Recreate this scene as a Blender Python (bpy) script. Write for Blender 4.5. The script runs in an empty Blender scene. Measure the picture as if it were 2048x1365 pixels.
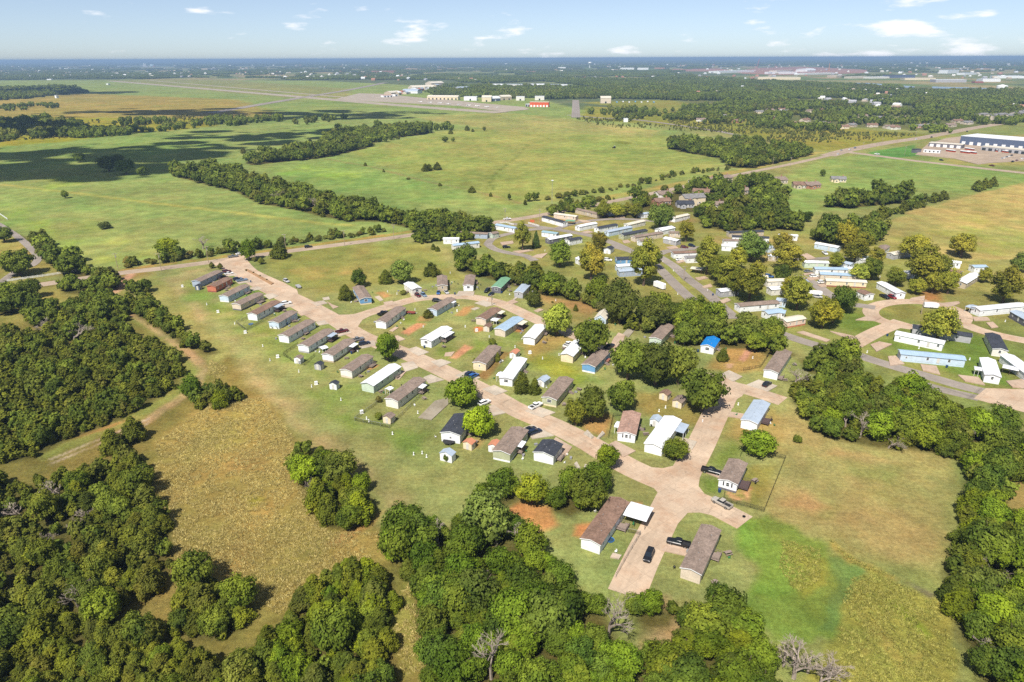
import bpy, math, random
import numpy as np
from mathutils import Vector, Matrix
from mathutils.geometry import tessellate_polygon
R = math.radians
rng = np.random.default_rng(7)
random.seed(7)
scene = bpy.context.scene
col = scene.collection

# ------------------------------------------------------------------ camera
CAM_H = 110.0
F_PX, CX, CY, HZ = 1365.0, 1024.0, 682.5, 117.0      # the photograph is 2048 x 1365
PITCH = math.atan((CY - HZ) / F_PX)
ROLL = R(0.22)
cam_d = bpy.data.cameras.new('camera')
cam_d.sensor_width = 36.0
cam_d.lens = 36.0 * F_PX / 2048.0
cam_d.clip_start = 1.0
cam_d.clip_end = 400000.0
cam = bpy.data.objects.new('camera', cam_d)
col.objects.link(cam)
cam.matrix_world = Matrix.Translation((0, 0, CAM_H)) @ (Matrix.Rotation(math.pi / 2 - PITCH, 3, 'X') @ Matrix.Rotation(-ROLL, 3, 'Z')).to_4x4()
scene.camera = cam

# ------------------------------------------------------------------ light
SUN_AZ, SUN_EL = R(245.0), R(54.0)                   # direction towards the sun (from +X, counter-clockwise)
SUN_DIR = Vector((math.cos(SUN_AZ) * math.cos(SUN_EL), math.sin(SUN_AZ) * math.cos(SUN_EL), math.sin(SUN_EL)))
sun_d = bpy.data.lights.new('sun', 'SUN')
sun_d.energy = 4.6
sun_d.angle = R(0.53)
sun_d.color = (1.0, 0.94, 0.85)
sun = bpy.data.objects.new('sun', sun_d)
sun.rotation_euler = (-SUN_DIR).to_track_quat('-Z', 'Y').to_euler()
sun.location = (0, 0, 500)
col.objects.link(sun)

world = bpy.data.worlds.new('World')
scene.world = world
world.use_nodes = True
wn, wl = world.node_tree.nodes, world.node_tree.links
wn.clear()
w_out = wn.new('ShaderNodeOutputWorld')
w_bg = wn.new('ShaderNodeBackground')
w_bg.inputs['Strength'].default_value = 0.08
w_sky = wn.new('ShaderNodeTexSky')
w_sky.sky_type = 'NISHITA'
w_sky.sun_disc = False
w_sky.sun_elevation = SUN_EL
w_sky.sun_rotation = math.pi / 2 - SUN_AZ
w_sky.altitude = 300.0
w_sky.air_density = 0.62
w_sky.dust_density = 0.42
w_sky.ozone_density = 4.0
# small fair-weather clouds low all round the sky
w_tc = wn.new('ShaderNodeTexCoord')
w_sep = wn.new('ShaderNodeSeparateXYZ')
wl.new(w_tc.outputs['Generated'], w_sep.inputs[0])
w_map = wn.new('ShaderNodeMapping')
w_map.inputs['Scale'].default_value = (1.0, 1.0, 4.2)
w_map.inputs['Location'].default_value = (3.3, 1.2, 0.4)
wl.new(w_tc.outputs['Generated'], w_map.inputs['Vector'])
w_n1 = wn.new('ShaderNodeTexNoise')
w_n1.inputs['Scale'].default_value = 15.0
w_n1.inputs['Detail'].default_value = 6.0
w_n1.inputs['Roughness'].default_value = 0.52
wl.new(w_map.outputs[0], w_n1.inputs['Vector'])
w_n2 = wn.new('ShaderNodeTexNoise')
w_n2.inputs['Scale'].default_value = 2.6
w_n2.inputs['Detail'].default_value = 2.0
wl.new(w_map.outputs[0], w_n2.inputs['Vector'])
w_add = wn.new('ShaderNodeMath'); w_add.operation = 'MULTIPLY_ADD'
wl.new(w_n2.outputs['Fac'], w_add.inputs[0]); w_add.inputs[1].default_value = 0.55
wl.new(w_n1.outputs['Fac'], w_add.inputs[2])
w_r = wn.new('ShaderNodeMapRange')
w_r.interpolation_type = 'SMOOTHSTEP'
wl.new(w_add.outputs[0], w_r.inputs['Value'])
w_r.inputs['From Min'].default_value = 0.84
w_r.inputs['From Max'].default_value = 1.0
w_r.inputs['To Max'].default_value = 0.95
w_mix = wn.new('ShaderNodeMix'); w_mix.data_type = 'RGBA'
wl.new(w_r.outputs['Result'], w_mix.inputs['Factor'])
w_hs = wn.new('ShaderNodeHueSaturation'); w_hs.inputs['Saturation'].default_value = 0.78
wl.new(w_sky.outputs['Color'], w_hs.inputs['Color'])
wl.new(w_hs.outputs['Color'], w_mix.inputs['A'])
w_mix.inputs['B'].default_value = (8.6, 8.7, 9.0, 1)
wl.new(w_mix.outputs['Result'], w_bg.inputs['Color'])
wl.new(w_bg.outputs[0], w_out.inputs[0])

vs = scene.view_settings
vs.view_transform = 'Standard'
vs.look = 'None'
vs.exposure = 0.67
vs.gamma = 1.0
vs.use_curve_mapping = False
scene.cycles.use_denoising = False
scene.cycles.max_bounces = 6
scene.cycles.diffuse_bounces = 2
scene.cycles.glossy_bounces = 2
scene.cycles.transmission_bounces = 2
scene.cycles.transparent_max_bounces = 8
scene.cycles.volume_bounces = 0
scene.cycles.use_adaptive_sampling = True

# ------------------------------------------------------------------ where things stand
# a spot read off the photograph is turned into the place on the ground where the thing stands
ZONES = {'1': (350, 480, 4.55), '2': (650, 480, 4.55), '3': (850, 480, 4.55), '4': (1150, 560, 4.551),
         '5': (650, 700, 4.55), '6': (950, 700, 4.55), '7': (1150, 800, 3.413), '8': (1550, 500, 3.791),
         '9': (1000, 400, 5.12), 'A': (1380, 440, 5.12), 'L': (0, 280, 2.926), 'M': (650, 240, 3.413),
         'N': (1150, 250, 4.096), 'R': (1600, 230, 4.549), 'E': (0, 0, 2.926), 'F': (680, 0, 2.926),
         'G': (1348, 0, 2.926), 'W': (0, 540, 3.25), 'V': (0, 900, 2.935), 'U': (350, 900, 2.936),
         'T': (1500, 780, 3.25), 'S': (750, 950, 3.29), 'D': (1650, 1050, 4.334), 'K': (1250, 1100, 4.551), '0': (0, 0, 1.0)}

def ground(x, y):
    x = np.asarray(x, float); y = np.asarray(y, float)
    u0 = (x - CX) / F_PX; v0 = (CY - y) / F_PX
    c, s = math.cos(ROLL), math.sin(ROLL)
    u = u0 * c + v0 * s; v = -u0 * s + v0 * c
    dy = math.cos(PITCH) + v * math.sin(PITCH)
    dz = -math.sin(PITCH) + v * math.cos(PITCH)
    t = -CAM_H / np.minimum(dz, -0.0026)
    return u * t, dy * t

def Q(z, x, y):
    ox, oy, s = ZONES[z]
    gx, gy = ground(ox + x / s, oy + y / s)
    return Vector((float(gx), float(gy), 0.0))

def QL(z, pts):
    return [Q(z, a, b) for a, b in pts]

def mpp(p, z='0'):
    """metres per picture pixel of zone z at ground point p"""
    depth = p.y * math.cos(PITCH) + CAM_H * math.sin(PITCH)
    return depth / F_PX / ZONES[z][2]

# ------------------------------------------------------------------ objects
def tag(o, label=None, cat=None, group=None, kind=None):
    if label: o['label'] = label
    if cat: o['category'] = cat
    if group: o['group'] = group
    if kind: o['kind'] = kind
    return o

def empty(name, loc, rz=0.0):
    o = bpy.data.objects.new(name, None)
    o.location = loc
    o.rotation_euler = (0, 0, rz)
    o.empty_display_size = 0.5
    col.objects.link(o)
    return o

def put(name, me, parent=None, loc=None, rz=None, mats=None):
    o = bpy.data.objects.new(name, me)
    if parent is not None: o.parent = parent
    if loc is not None: o.location = loc
    if rz is not None: o.rotation_euler = (0, 0, rz)
    col.objects.link(o)
    if mats:
        for i, m in enumerate(mats):
            if m is not None:
                o.material_slots[i].link = 'OBJECT'
                o.material_slots[i].material = m
    return o

class MB:
    def __init__(s):
        s.v = []; s.f = []; s.m = []
    def add(s, vs_, fs, mi=0):
        n = len(s.v)
        s.v.extend([tuple(v) for v in vs_])
        for f in fs:
            s.f.append(tuple(n + i for i in f)); s.m.append(mi)
        return s
    def box(s, x0, x1, y0, y1, z0, z1, mi=0):
        return s.add([(x0, y0, z0), (x1, y0, z0), (x1, y1, z0), (x0, y1, z0), (x0, y0, z1), (x1, y0, z1), (x1, y1, z1), (x0, y1, z1)],
                     [(3, 2, 1, 0), (4, 5, 6, 7), (0, 1, 5, 4), (1, 2, 6, 5), (2, 3, 7, 6), (3, 0, 4, 7)], mi)
    def prism(s, poly, x0, x1, mi=0, axis='x'):
        """poly of (a, z) extruded along axis"""
        n = len(poly)
        if axis == 'x':
            vv = [(x0, a, z) for a, z in poly] + [(x1, a, z) for a, z in poly]
        else:
            vv = [(a, x0, z) for a, z in poly] + [(a, x1, z) for a, z in poly]
        ff = [tuple(range(n))[::-1], tuple(range(n, 2 * n))] + [(i, (i + 1) % n, n + (i + 1) % n, n + i) for i in range(n)]
        if axis != 'x': ff = [f[::-1] for f in ff]
        return s.add(vv, ff, mi)
    def tube(s, p0, p1, r0, r1, n=6, mi=0, caps=True):
        p0, p1 = Vector(p0), Vector(p1)
        d = (p1 - p0)
        if d.length < 1e-6: return s
        d.normalize()
        a = d.orthogonal().normalized(); b = d.cross(a)
        vv = []
        for p, r in ((p0, r0), (p1, r1)):
            for i in range(n):
                t = 2 * math.pi * i / n
                vv.append(p + a * (r * math.cos(t)) + b * (r * math.sin(t)))
        ff = [(i, (i + 1) % n, n + (i + 1) % n, n + i) for i in range(n)]
        if caps: ff += [tuple(range(n))[::-1], tuple(range(n, 2 * n))]
        return s.add(vv, ff, mi)
    def loft(s, rings, mi=0, caps=True):
        n = len(rings[0]); vv = [p for r in rings for p in r]; ff = []
        for k in range(len(rings) - 1):
            for i in range(n):
                j = (i + 1) % n
                ff.append((k * n + i, k * n + j, (k + 1) * n + j, (k + 1) * n + i))
        if caps:
            ff.append(tuple(range(n))[::-1]); ff.append(tuple((len(rings) - 1) * n + i for i in range(n)))
        return s.add(vv, ff, mi)
    def mesh(s, name, mats, smooth=False):
        me = bpy.data.meshes.new(name)
        me.from_pydata(s.v, [], s.f)
        for m in mats: me.materials.append(m)
        if len(mats) > 1: me.polygons.foreach_set('material_index', s.m)
        if smooth: me.shade_smooth()
        me.update()
        return me
    def build(s, name, mats, parent=None, loc=None, rz=None, smooth=False):
        if not isinstance(mats, (list, tuple)): mats = [mats]
        return put(name, s.mesh(name, mats, smooth), parent, loc, rz)

def np_mesh(name, verts, faces, mats, mat_idx=None, smooth=False):
    """verts (N,3), faces (M,4) arrays -> mesh, fast"""
    me = bpy.data.meshes.new(name)
    nv, nf, k = len(verts), len(faces), faces.shape[1]
    me.vertices.add(nv); me.vertices.foreach_set('co', np.ascontiguousarray(verts, np.float32).ravel())
    me.loops.add(nf * k); me.loops.foreach_set('vertex_index', np.ascontiguousarray(faces, np.int32).ravel())
    me.polygons.add(nf)
    me.polygons.foreach_set('loop_start', np.arange(0, nf * k, k, dtype=np.int32))
    for m in mats: me.materials.append(m)
    if mat_idx is not None: me.polygons.foreach_set('material_index', np.ascontiguousarray(mat_idx, np.int32))
    me.update(calc_edges=True)
    if smooth: me.shade_smooth()
    return me

# ------------------------------------------------------------------ materials
def lin(c): return tuple((v / 255 / 12.92) if v / 255 <= 0.04045 else ((v / 255 + 0.055) / 1.055) ** 2.4 for v in c)
LIGHT_K = 1.85      # picture value of a sunlit level white, used to turn seen colours into base colours
def alb(r, g, b, k=1.0):
    return tuple(min(0.82, v / LIGHT_K * k) for v in lin((r, g, b)))

class NT:
    def __init__(s, name):
        s.m = bpy.data.materials.new(name); s.m.use_nodes = True
        s.n = s.m.node_tree.nodes; s.l = s.m.node_tree.links
        s.b = s.n['Principled BSDF']
        s.b.inputs['Roughness'].default_value = 0.85
        s.b.inputs['Specular IOR Level'].default_value = 0.25
    def new(s, t, **kw):
        nd = s.n.new('ShaderNode' + t)
        for k, v in kw.items(): setattr(nd, k, v)
        return nd
    def link(s, a, b): s.l.new(a, b)
    def noise(s, scale, detail=4, rough=0.55, vec=None, out='Fac'):
        nd = s.new('TexNoise'); nd.inputs['Scale'].default_value = scale
        nd.inputs['Detail'].default_value = detail; nd.inputs['Roughness'].default_value = rough
        if vec is not None: s.link(vec, nd.inputs['Vector'])
        return nd.outputs[out]
    def remap(s, v, a, b, c, d, smooth=True):
        nd = s.new('MapRange'); nd.interpolation_type = 'SMOOTHSTEP' if smooth else 'LINEAR'
        s.link(v, nd.inputs['Value'])
        for k, x in zip(('From Min', 'From Max', 'To Min', 'To Max'), (a, b, c, d)): nd.inputs[k].default_value = x
        return nd.outputs['Result']
    def math(s, op, a, b=None):
        nd = s.new('Math', operation=op)
        for i, x in enumerate((a, b)):
            if x is None: continue
            if isinstance(x, (int, float)): nd.inputs[i].default_value = x
            else: s.link(x, nd.inputs[i])
        return nd.outputs[0]
    def mix(s, f, a, b, blend='MIX'):
        nd = s.new('Mix', data_type='RGBA', blend_type=blend)
        for key, x in (('Factor', f), ('A', a), ('B', b)):
            if isinstance(x, (int, float)): nd.inputs[key].default_value = x
            elif isinstance(x, tuple): nd.inputs[key].default_value = (*x[:3], 1)
            else: s.link(x, nd.inputs[key])
        return nd.outputs['Result']
    def scale_col(s, c, v):
        """colour c times scalar v"""
        nd = s.new('VectorMath', operation='SCALE')
        if isinstance(c, tuple): nd.inputs[0].default_value = c[:3]
        else: s.link(c, nd.inputs[0])
        s.link(v, nd.inputs['Scale'])
        return nd.outputs[0]
    def obj(s): return s.new('TexCoord').outputs['Object']
    def pos(s): return s.new('NewGeometry').outputs['Position']
    def base(s, c):
        if isinstance(c, tuple): s.b.inputs['Base Color'].default_value = (*c[:3], 1)
        else: s.link(c, s.b.inputs['Base Color'])
    def bump(s, h, strength=0.3, dist=0.1):
        nd = s.new('Bump'); nd.inputs['Strength'].default_value = strength; nd.inputs['Distance'].default_value = dist
        s.link(h, nd.inputs['Height']); s.link(nd.outputs[0], s.b.inputs['Normal'])

_mats = {}
def mat_plain(name, c, rough=0.6, spec=0.3, metal=0.0, var=0.12, vscale=1.2):
    if name in _mats: return _mats[name]
    t = NT(name)
    p = t.obj()
    n = t.remap(t.noise(vscale, 5, 0.65, p), 0.3, 0.7, 1 - var, 1 + var)
    t.base(t.scale_col(c, n))
    t.b.inputs['Roughness'].default_value = rough
    t.b.inputs['Specular IOR Level'].default_value = spec
    t.b.inputs['Metallic'].default_value = metal
    _mats[name] = t.m
    return t.m

def mat_siding(name, c):
    """horizontal lap siding with faint dirt"""
    if name in _mats: return _mats[name]
    t = NT(name); p = t.obj()
    sx = t.new('SeparateXYZ'); t.link(p, sx.inputs[0])
    fr = t.math('FRACT', t.math('MULTIPLY', sx.outputs[2], 5.0))
    lap = t.remap(fr, 0.0, 0.18, 0.86, 1.0)
    n = t.remap(t.noise(0.7, 5, 0.6, p), 0.3, 0.7, 0.9, 1.06)
    low = t.remap(t.noise(3.0, 4, 0.7, p), 0.5, 0.85, 1.0, 0.86)
    t.base(t.scale_col(c, t.math('MULTIPLY', t.math('MULTIPLY', n, low), lap)))
    t.bump(fr, 0.25, 0.03)
    t.b.inputs['Roughness'].default_value = 0.55
    _mats[name] = t.m
    return t.m

def mat_shingle(name, c):
    if name in _mats: return _mats[name]
    t = NT(name); p = t.obj()
    v = t.new('TexVoronoi'); v.inputs['Scale'].default_value = 2.6; t.link(p, v.inputs['Vector'])
    sc = t.new('SeparateColor'); t.link(v.outputs['Color'], sc.inputs[0])
    tab = t.remap(sc.outputs[0], 0, 1, 0.80, 1.2, False)
    n = t.remap(t.noise(0.45, 5, 0.65, p), 0.3, 0.7, 0.82, 1.15)
    fine = t.remap(t.noise(9.0, 3, 0.7, p), 0.3, 0.7, 0.85, 1.15)
    sx = t.new('SeparateXYZ'); t.link(p, sx.inputs[0])
    row = t.remap(t.math('FRACT', t.math('MULTIPLY', sx.outputs[1], 3.4)), 0, 0.2, 0.9, 1.0)
    t.base(t.scale_col(c, t.math('MULTIPLY', t.math('MULTIPLY', t.math('MULTIPLY', tab, n), fine), row)))
    t.b.inputs['Roughness'].default_value = 0.92
    t.b.inputs['Specular IOR Level'].default_value = 0.15
    _mats[name] = t.m
    return t.m

def mat_metalroof(name, c):
    """standing-seam sheet roof with stains"""
    if name in _mats: return _mats[name]
    t = NT(name); p = t.obj()
    sx = t.new('SeparateXYZ'); t.link(p, sx.inputs[0])
    fr = t.math('FRACT', t.math('MULTIPLY', sx.outputs[0], 1.1))
    seam = t.remap(fr, 0.0, 0.08, 0.82, 1.0)
    n = t.remap(t.noise(0.5, 5, 0.65, p), 0.35, 0.75, 1.04, 0.86)
    st = t.remap(t.noise(2.5, 4, 0.7, p), 0.6, 0.8, 1.0, 0.85)
    t.base(t.scale_col(c, t.math('MULTIPLY', t.math('MULTIPLY', seam, n), st)))
    t.bump(seam, 0.3, 0.03)
    t.b.inputs['Roughness'].default_value = 0.5
    t.b.inputs['Specular IOR Level'].default_value = 0.3
    _mats[name] = t.m
    return t.m

def mat_concrete(name, c, joint=4.6, dirt=(0.42, 0.24, 0.14), dirt_amt=0.35, angle=50):
    if name in _mats: return _mats[name]
    t = NT(name); p = t.pos()
    mp = t.new('Mapping'); t.link(p, mp.inputs['Vector']); mp.inputs['Rotation'].default_value = (0, 0, R(angle))
    q = mp.outputs[0]
    sx = t.new('SeparateXYZ'); t.link(q, sx.inputs[0])
    j = None
    for k in (0, 1):
        fr = t.math('ABSOLUTE', t.math('SUBTRACT', t.math('FRACT', t.math('MULTIPLY', sx.outputs[k], 1 / joint)), 0.5))
        jj = t.remap(fr, 0.0, 0.022, 0.80, 1.0)
        j = jj if j is None else t.math('MULTIPLY', j, jj)
    n1 = t.remap(t.noise(0.07, 5, 0.65, p), 0.3, 0.7, 0.86, 1.12)
    n2 = t.remap(t.noise(0.9, 6, 0.7, p), 0.3, 0.7, 0.92, 1.07)
    n3 = t.remap(t.noise(7.0, 3, 0.7, p), 0.3, 0.7, 0.95, 1.05)
    # slab by slab tone
    wn_ = t.new('TexWhiteNoise', noise_dimensions='2D')
    fl = t.new('VectorMath', operation='FLOOR'); ad = t.new('VectorMath', operation='MULTIPLY_ADD')
    t.link(q, ad.inputs[0]); ad.inputs[1].default_value = (1 / joint, 1 / joint, 0); ad.inputs[2].default_value = (0.5, 0.5, 0)
    t.link(ad.outputs[0], fl.inputs[0]); t.link(fl.outputs[0], wn_.inputs['Vector'])
    slab = t.remap(wn_.outputs['Value'], 0, 1, 0.93, 1.05, False)
    v = t.math('MULTIPLY', t.math('MULTIPLY', t.math('MULTIPLY', n1, n2), t.math('MULTIPLY', n3, slab)), j)
    ac = t.new('Attribute', attribute_name='across').outputs['Fac']
    wob = t.math('ADD', ac, t.math('MULTIPLY', t.math('SUBTRACT', t.noise(0.06, 3, 0.5, p), 0.5), 0.22))
    tr_ = None
    for c_ in (0.30, 0.52, 0.72):
        e_ = t.remap(t.math('ABSOLUTE', t.math('SUBTRACT', wob, c_)), 0.0, 0.09, 1.0, 0.0)
        tr_ = e_ if tr_ is None else t.math('MAXIMUM', tr_, e_)
    tr_ = t.math('MULTIPLY', tr_, t.remap(t.noise(0.35, 5, 0.7, p), 0.35, 0.7, 0.15, 1.0))
    vo = t.new('TexVoronoi', feature='DISTANCE_TO_EDGE'); vo.inputs['Scale'].default_value = 0.17
    wp = t.new('VectorMath', operation='MULTIPLY_ADD'); t.link(t.noise(0.8, 4, 0.6, p, 'Color'), wp.inputs[0]); wp.inputs[1].default_value = (2.2, 2.2, 0); t.link(p, wp.inputs[2])
    t.link(wp.outputs[0], vo.inputs['Vector'])
    crack = t.math('MULTIPLY', t.remap(vo.outputs['Distance'], 0.0, 0.016, 0.30, 0.0), t.remap(t.noise(0.05, 3, 0.6, p), 0.45, 0.62, 0.0, 1.0))
    spot = t.math('MULTIPLY', t.remap(t.noise(0.55, 3, 0.5, p), 0.66, 0.76, 0.0, 1.0), 0.22)
    v = t.math('MULTIPLY', v, t.math('SUBTRACT', 1.0, t.math('ADD', t.math('ADD', crack, spot), t.math('MULTIPLY', tr_, 0.13))))
    d = t.math('MULTIPLY', t.remap(t.noise(0.11, 6, 0.7, p), 0.42, 0.72, 0.0, 1.0), dirt_amt)
    t.base(t.scale_col(t.mix(d, c, dirt), v))
    t.b.inputs['Roughness'].default_value = 0.9
    _mats[name] = t.m
    return t.m

def mat_leaf(name, c1, c2, dry=(0.16, 0.12, 0.035), transl=0.25):
    """foliage: tone varies from tree to tree (object random + colour) and from clump to clump"""
    t = NT(name); p = t.obj()
    oi = t.new('ObjectInfo')
    off = t.new('VectorMath', operation='MULTIPLY_ADD')
    cb = t.new('CombineXYZ'); t.link(oi.outputs['Random'], cb.inputs[0]); t.link(oi.outputs['Random'], cb.inputs[1])
    t.link(cb.outputs[0], off.inputs[0]); off.inputs[1].default_value = (37, 61, 0); t.link(p, off.inputs[2])
    q = off.outputs[0]
    n1 = t.noise(0.55, 4, 0.6, q)
    n2 = t.remap(t.noise(3.5, 3, 0.7, q), 0.3, 0.7, 0.72, 1.3)
    rnd = t.new('TexWhiteNoise', noise_dimensions='1D'); t.link(t.math('MULTIPLY', oi.outputs['Random'], 91.7), rnd.inputs['W'])
    tone = t.remap(rnd.outputs['Value'], 0, 1, 0.72, 1.28, False)
    base = t.mix(t.remap(n1, 0.35, 0.65, 0, 1), c1, c2)
    base = t.mix(t.math('MULTIPLY', t.remap(oi.outputs['Random'], 0.72, 1.0, 0.0, 0.55), t.remap(n1, 0.3, 0.6, 0.3, 1.0)), base, dry)
    base = t.mix(1.0, base, oi.outputs['Color'], 'MULTIPLY')
    cc = t.scale_col(base, t.math('MULTIPLY', n2, tone))
    t.base(cc)
    t.b.inputs['Roughness'].default_value = 0.75
    t.b.inputs['Specular IOR Level'].default_value = 0.12
    if transl > 0:
        tr = t.new('BsdfTranslucent'); t.link(t.scale_col(cc, t.remap(oi.outputs['Random'], 0, 1, 1.2, 1.2)), tr.inputs['Color'])
        ms = t.new('MixShader'); ms.inputs[0].default_value = transl
        t.link(t.b.outputs[0], ms.inputs[1]); t.link(tr.outputs[0], ms.inputs[2])
        t.link(ms.outputs[0], t.n['Material Output'].inputs['Surface'])
    return t.m

# ------------------------------------------------------------------ the ground
def vnoise(x, y, seed):
    xi = np.floor(x).astype(np.int64); yi = np.floor(y).astype(np.int64)
    xf = x - xi; yf = y - yi
    def h(a, b):
        n = (a * 374761393 + b * 668265263 + seed * 1442695041) & 0xffffffff
        n = ((n ^ (n >> 13)) * 1274126177) & 0xffffffff
        return ((n ^ (n >> 16)) & 0xffff) / 65535.0
    u = xf * xf * (3 - 2 * xf); v = yf * yf * (3 - 2 * yf)
    return (h(xi, yi) * (1 - u) + h(xi + 1, yi) * u) * (1 - v) + (h(xi, yi + 1) * (1 - u) + h(xi + 1, yi + 1) * u) * v

def fbm(x, y, seed, octs=4):
    a, s, t = 0.5, 0.0, 0.0
    for k in range(octs):
        s = s + a * vnoise(x * 2 ** k, y * 2 ** k, seed + k * 17); t += a; a *= 0.55
    return s / t

def sdist(px, py, poly):
    """signed distance to polygon, positive inside"""
    n = len(poly); d = np.full(px.shape, 1e18); ins = np.zeros(px.shape, bool)
    for i in range(n):
        ax, ay = poly[i][0], poly[i][1]; bx, by = poly[(i + 1) % n][0], poly[(i + 1) % n][1]
        ex, ey = bx - ax, by - ay
        t = np.clip(((px - ax) * ex + (py - ay) * ey) / max(ex * ex + ey * ey, 1e-9), 0, 1)
        d = np.minimum(d, (px - ax - ex * t) ** 2 + (py - ay - ey * t) ** 2)
        c = ((ay > py) != (by > py)) & (px < (bx - ax) * (py - ay) / (by - ay if by != ay else 1e-9) + ax)
        ins ^= c
    d = np.sqrt(d)
    return np.where(ins, d, -d)

def pdist(px, py, line):
    d = np.full(px.shape, 1e18)
    for i in range(len(line) - 1):
        ax, ay = line[i][0], line[i][1]; ex, ey = line[i + 1][0] - ax, line[i + 1][1] - ay
        t = np.clip(((px - ax) * ex + (py - ay) * ey) / max(ex * ex + ey * ey, 1e-9), 0, 1)
        d = np.minimum(d, (px - ax - ex * t) ** 2 + (py - ay - ey * t) ** 2)
    return np.sqrt(d)

yy = np.concatenate([[-9000, -3000, -800, -200, 0, 40], np.geomspace(66, 4200, 700), np.geomspace(4400, 150000, 64)])
tt = np.concatenate([[-600, -60, -12, -4, -1.7, -1.2], np.linspace(-0.97, 0.97, 400), [1.2, 1.7, 4, 12, 60, 600]])
GY, GT = np.meshgrid(yy, tt, indexing='ij')
GX = np.clip(GT * np.maximum(GY, 62.0), -140000, 140000)
# keep the clipped columns from collapsing onto one another
edge = np.abs(GX) >= 140000
GX = np.where(edge, np.sign(GX) * (140000 + np.abs(GT)), GX)
gx, gy = GX.ravel(), GY.ravel()
nrow, ncol = GY.shape

GRASS = alb(160, 164, 98); GREEN = alb(154, 170, 94); LUSH = alb(140, 162, 72); YELL = alb(183, 172, 78)
TAN = alb(186, 166, 104); MEADOW = alb(182, 164, 90); DIRT = alb(202, 150, 104); RED = alb(198, 132, 84)
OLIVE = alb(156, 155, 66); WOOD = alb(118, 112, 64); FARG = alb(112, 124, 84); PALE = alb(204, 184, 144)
gc = np.empty((len(gx), 3)); gc[:] = FARG; gc[gy < 1400] = alb(156, 162, 92)
rough = np.full(len(gx), 0.5)         # how tufty the grass is
wx = (fbm(gx / 14, gy / 14, 3) - 0.5); wy = (fbm(gx / 14, gy / 14, 9) - 0.5)
def _lerp(w, c, rg):
    global gc, rough
    gc += (np.asarray(c) - gc) * w[:, None]
    if rg is not None: rough = rough + (rg - rough) * w
def zone(z, pts, c, soft=4.0, warp=8.0, rg=None, amt=1.0, breakup=None):
    poly = QL(z, pts)
    xs = [p.x for p in poly]; ys = [p.y for p in poly]; pad = soft + warp + 4
    m = np.where((gx > min(xs) - pad) & (gx < max(xs) + pad) & (gy > min(ys) - pad) & (gy < max(ys) + pad))[0]
    if len(m) == 0: return
    d = sdist(gx[m] + wx[m] * warp, gy[m] + wy[m] * warp, poly)
    w = np.zeros(len(gx)); w[m] = np.clip(d / soft + 0.5, 0, 1) * amt
    if breakup:
        w[m] *= np.clip((fbm(gx[m] / breakup, gy[m] / breakup, 31) - 0.33) * 4.0, 0, 1)
    _lerp(w, c, rg)
def trail(z, pts, c, width, soft=1.2, warp=2.0, amt=1.0, rg=None):
    line = QL(z, pts)
    d = pdist(gx + wx * warp, gy + wy * warp, line)
    w = np.clip((width / 2 - d) / soft + 0.5, 0, 1) * amt
    w *= np.clip(0.45 + (fbm(gx / 5, gy / 5, 77) - 0.25) * 2.2, 0, 1)
    _lerp(w, c, rg)

# far country: fields between the woods
f1 = fbm(gx / 900, gy / 1400, 51, 3)
for lo, c in ((0.47, alb(140, 150, 92)), (0.56, alb(176, 164, 112)), (0.64, alb(120, 142, 80)), (0.72, alb(190, 160, 122))):
    w = np.clip((f1 - lo) * 30, 0, 1) * (gy > 2500)
    _lerp(w, c, None)
f2 = fbm(gx / 3500, gy / 7000, 151, 3)
for lo, c in ((0.50, alb(150, 158, 112)), (0.60, alb(186, 172, 134)), (0.68, alb(130, 146, 96))):
    w = np.clip((f2 - lo) * 30, 0, 1) * (gy > 9000)
    _lerp(w, c, None)
# airfield grass and the big pastures
zone('0', [(-900, 600), (-900, 166), (200, 160), (640, 162), (1010, 180), (1140, 214), (1350, 262), (1640, 305), (1500, 340), (1100, 420), (1000, 440), (700, 480), (240, 540), (-100, 560)], GREEN, 20, 30, 0.5)
zone('0', [(-600, 262), (-600, 205), (180, 188), (480, 200), (560, 230), (330, 262), (60, 275)], alb(176, 160, 84), 30, 60, 0.8)
zone('E', [(-300, 880), (-300, 720), (300, 690), (1200, 690), (1260, 740), (700, 790), (400, 830)], alb(172, 166, 60), 16, 40, 0.9)
zone('E', [(600, 470), (1500, 560), (2048, 590), (2048, 520), (1300, 470)], alb(158, 160, 92), 20, 30, 0.4)
zone('0', [(690, 300), (900, 262), (1130, 245), (1330, 270), (1460, 320), (1420, 345), (1180, 395), (1010, 410), (860, 360), (700, 310)], alb(164, 172, 90), 14, 20, 0.5)
zone('0', [(820, 235), (1010, 225), (1150, 240), (1320, 262), (1300, 275), (1000, 262)], alb(172, 172, 98), 14, 30, 0.4)
zone('0', [(530, 335), (700, 315), (860, 370), (1010, 412), (880, 412), (640, 375)], alb(152, 172, 92), 10, 14, 0.4)
for pts in ([(0, 410), (90, 440), (240, 520), (180, 530), (60, 460)], [(150, 440), (260, 470), (300, 520), (220, 500)],
            [(60, 345), (180, 365), (100, 380), (0, 370)], [(600, 330), (720, 345), (700, 365), (560, 350)]):
    zone('0', pts, alb(168, 190, 84), 14, 30, None, 0.8, 30)
trail('L', [(0, 262), (350, 300), (900, 370), (1400, 430), (1900, 490), (2048, 500)], alb(186, 186, 96), 6, 4, 4, 0.9)
trail('M', [(0, 265), (330, 325), (700, 425), (1000, 480), (1340, 570)], alb(170, 150, 98), 4, 3, 3, 0.9)
for dx in (-6, 6):
    trail('M', [(1140 + dx, 480), (1130 + dx, 420), (1170 + dx, 360), (1260 + dx, 290), (1330 + dx, 240), (1350 + dx, 195), (1390 + dx, 165)], alb(112, 126, 58), 1.3, 1.0, 2, 0.75)
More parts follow.
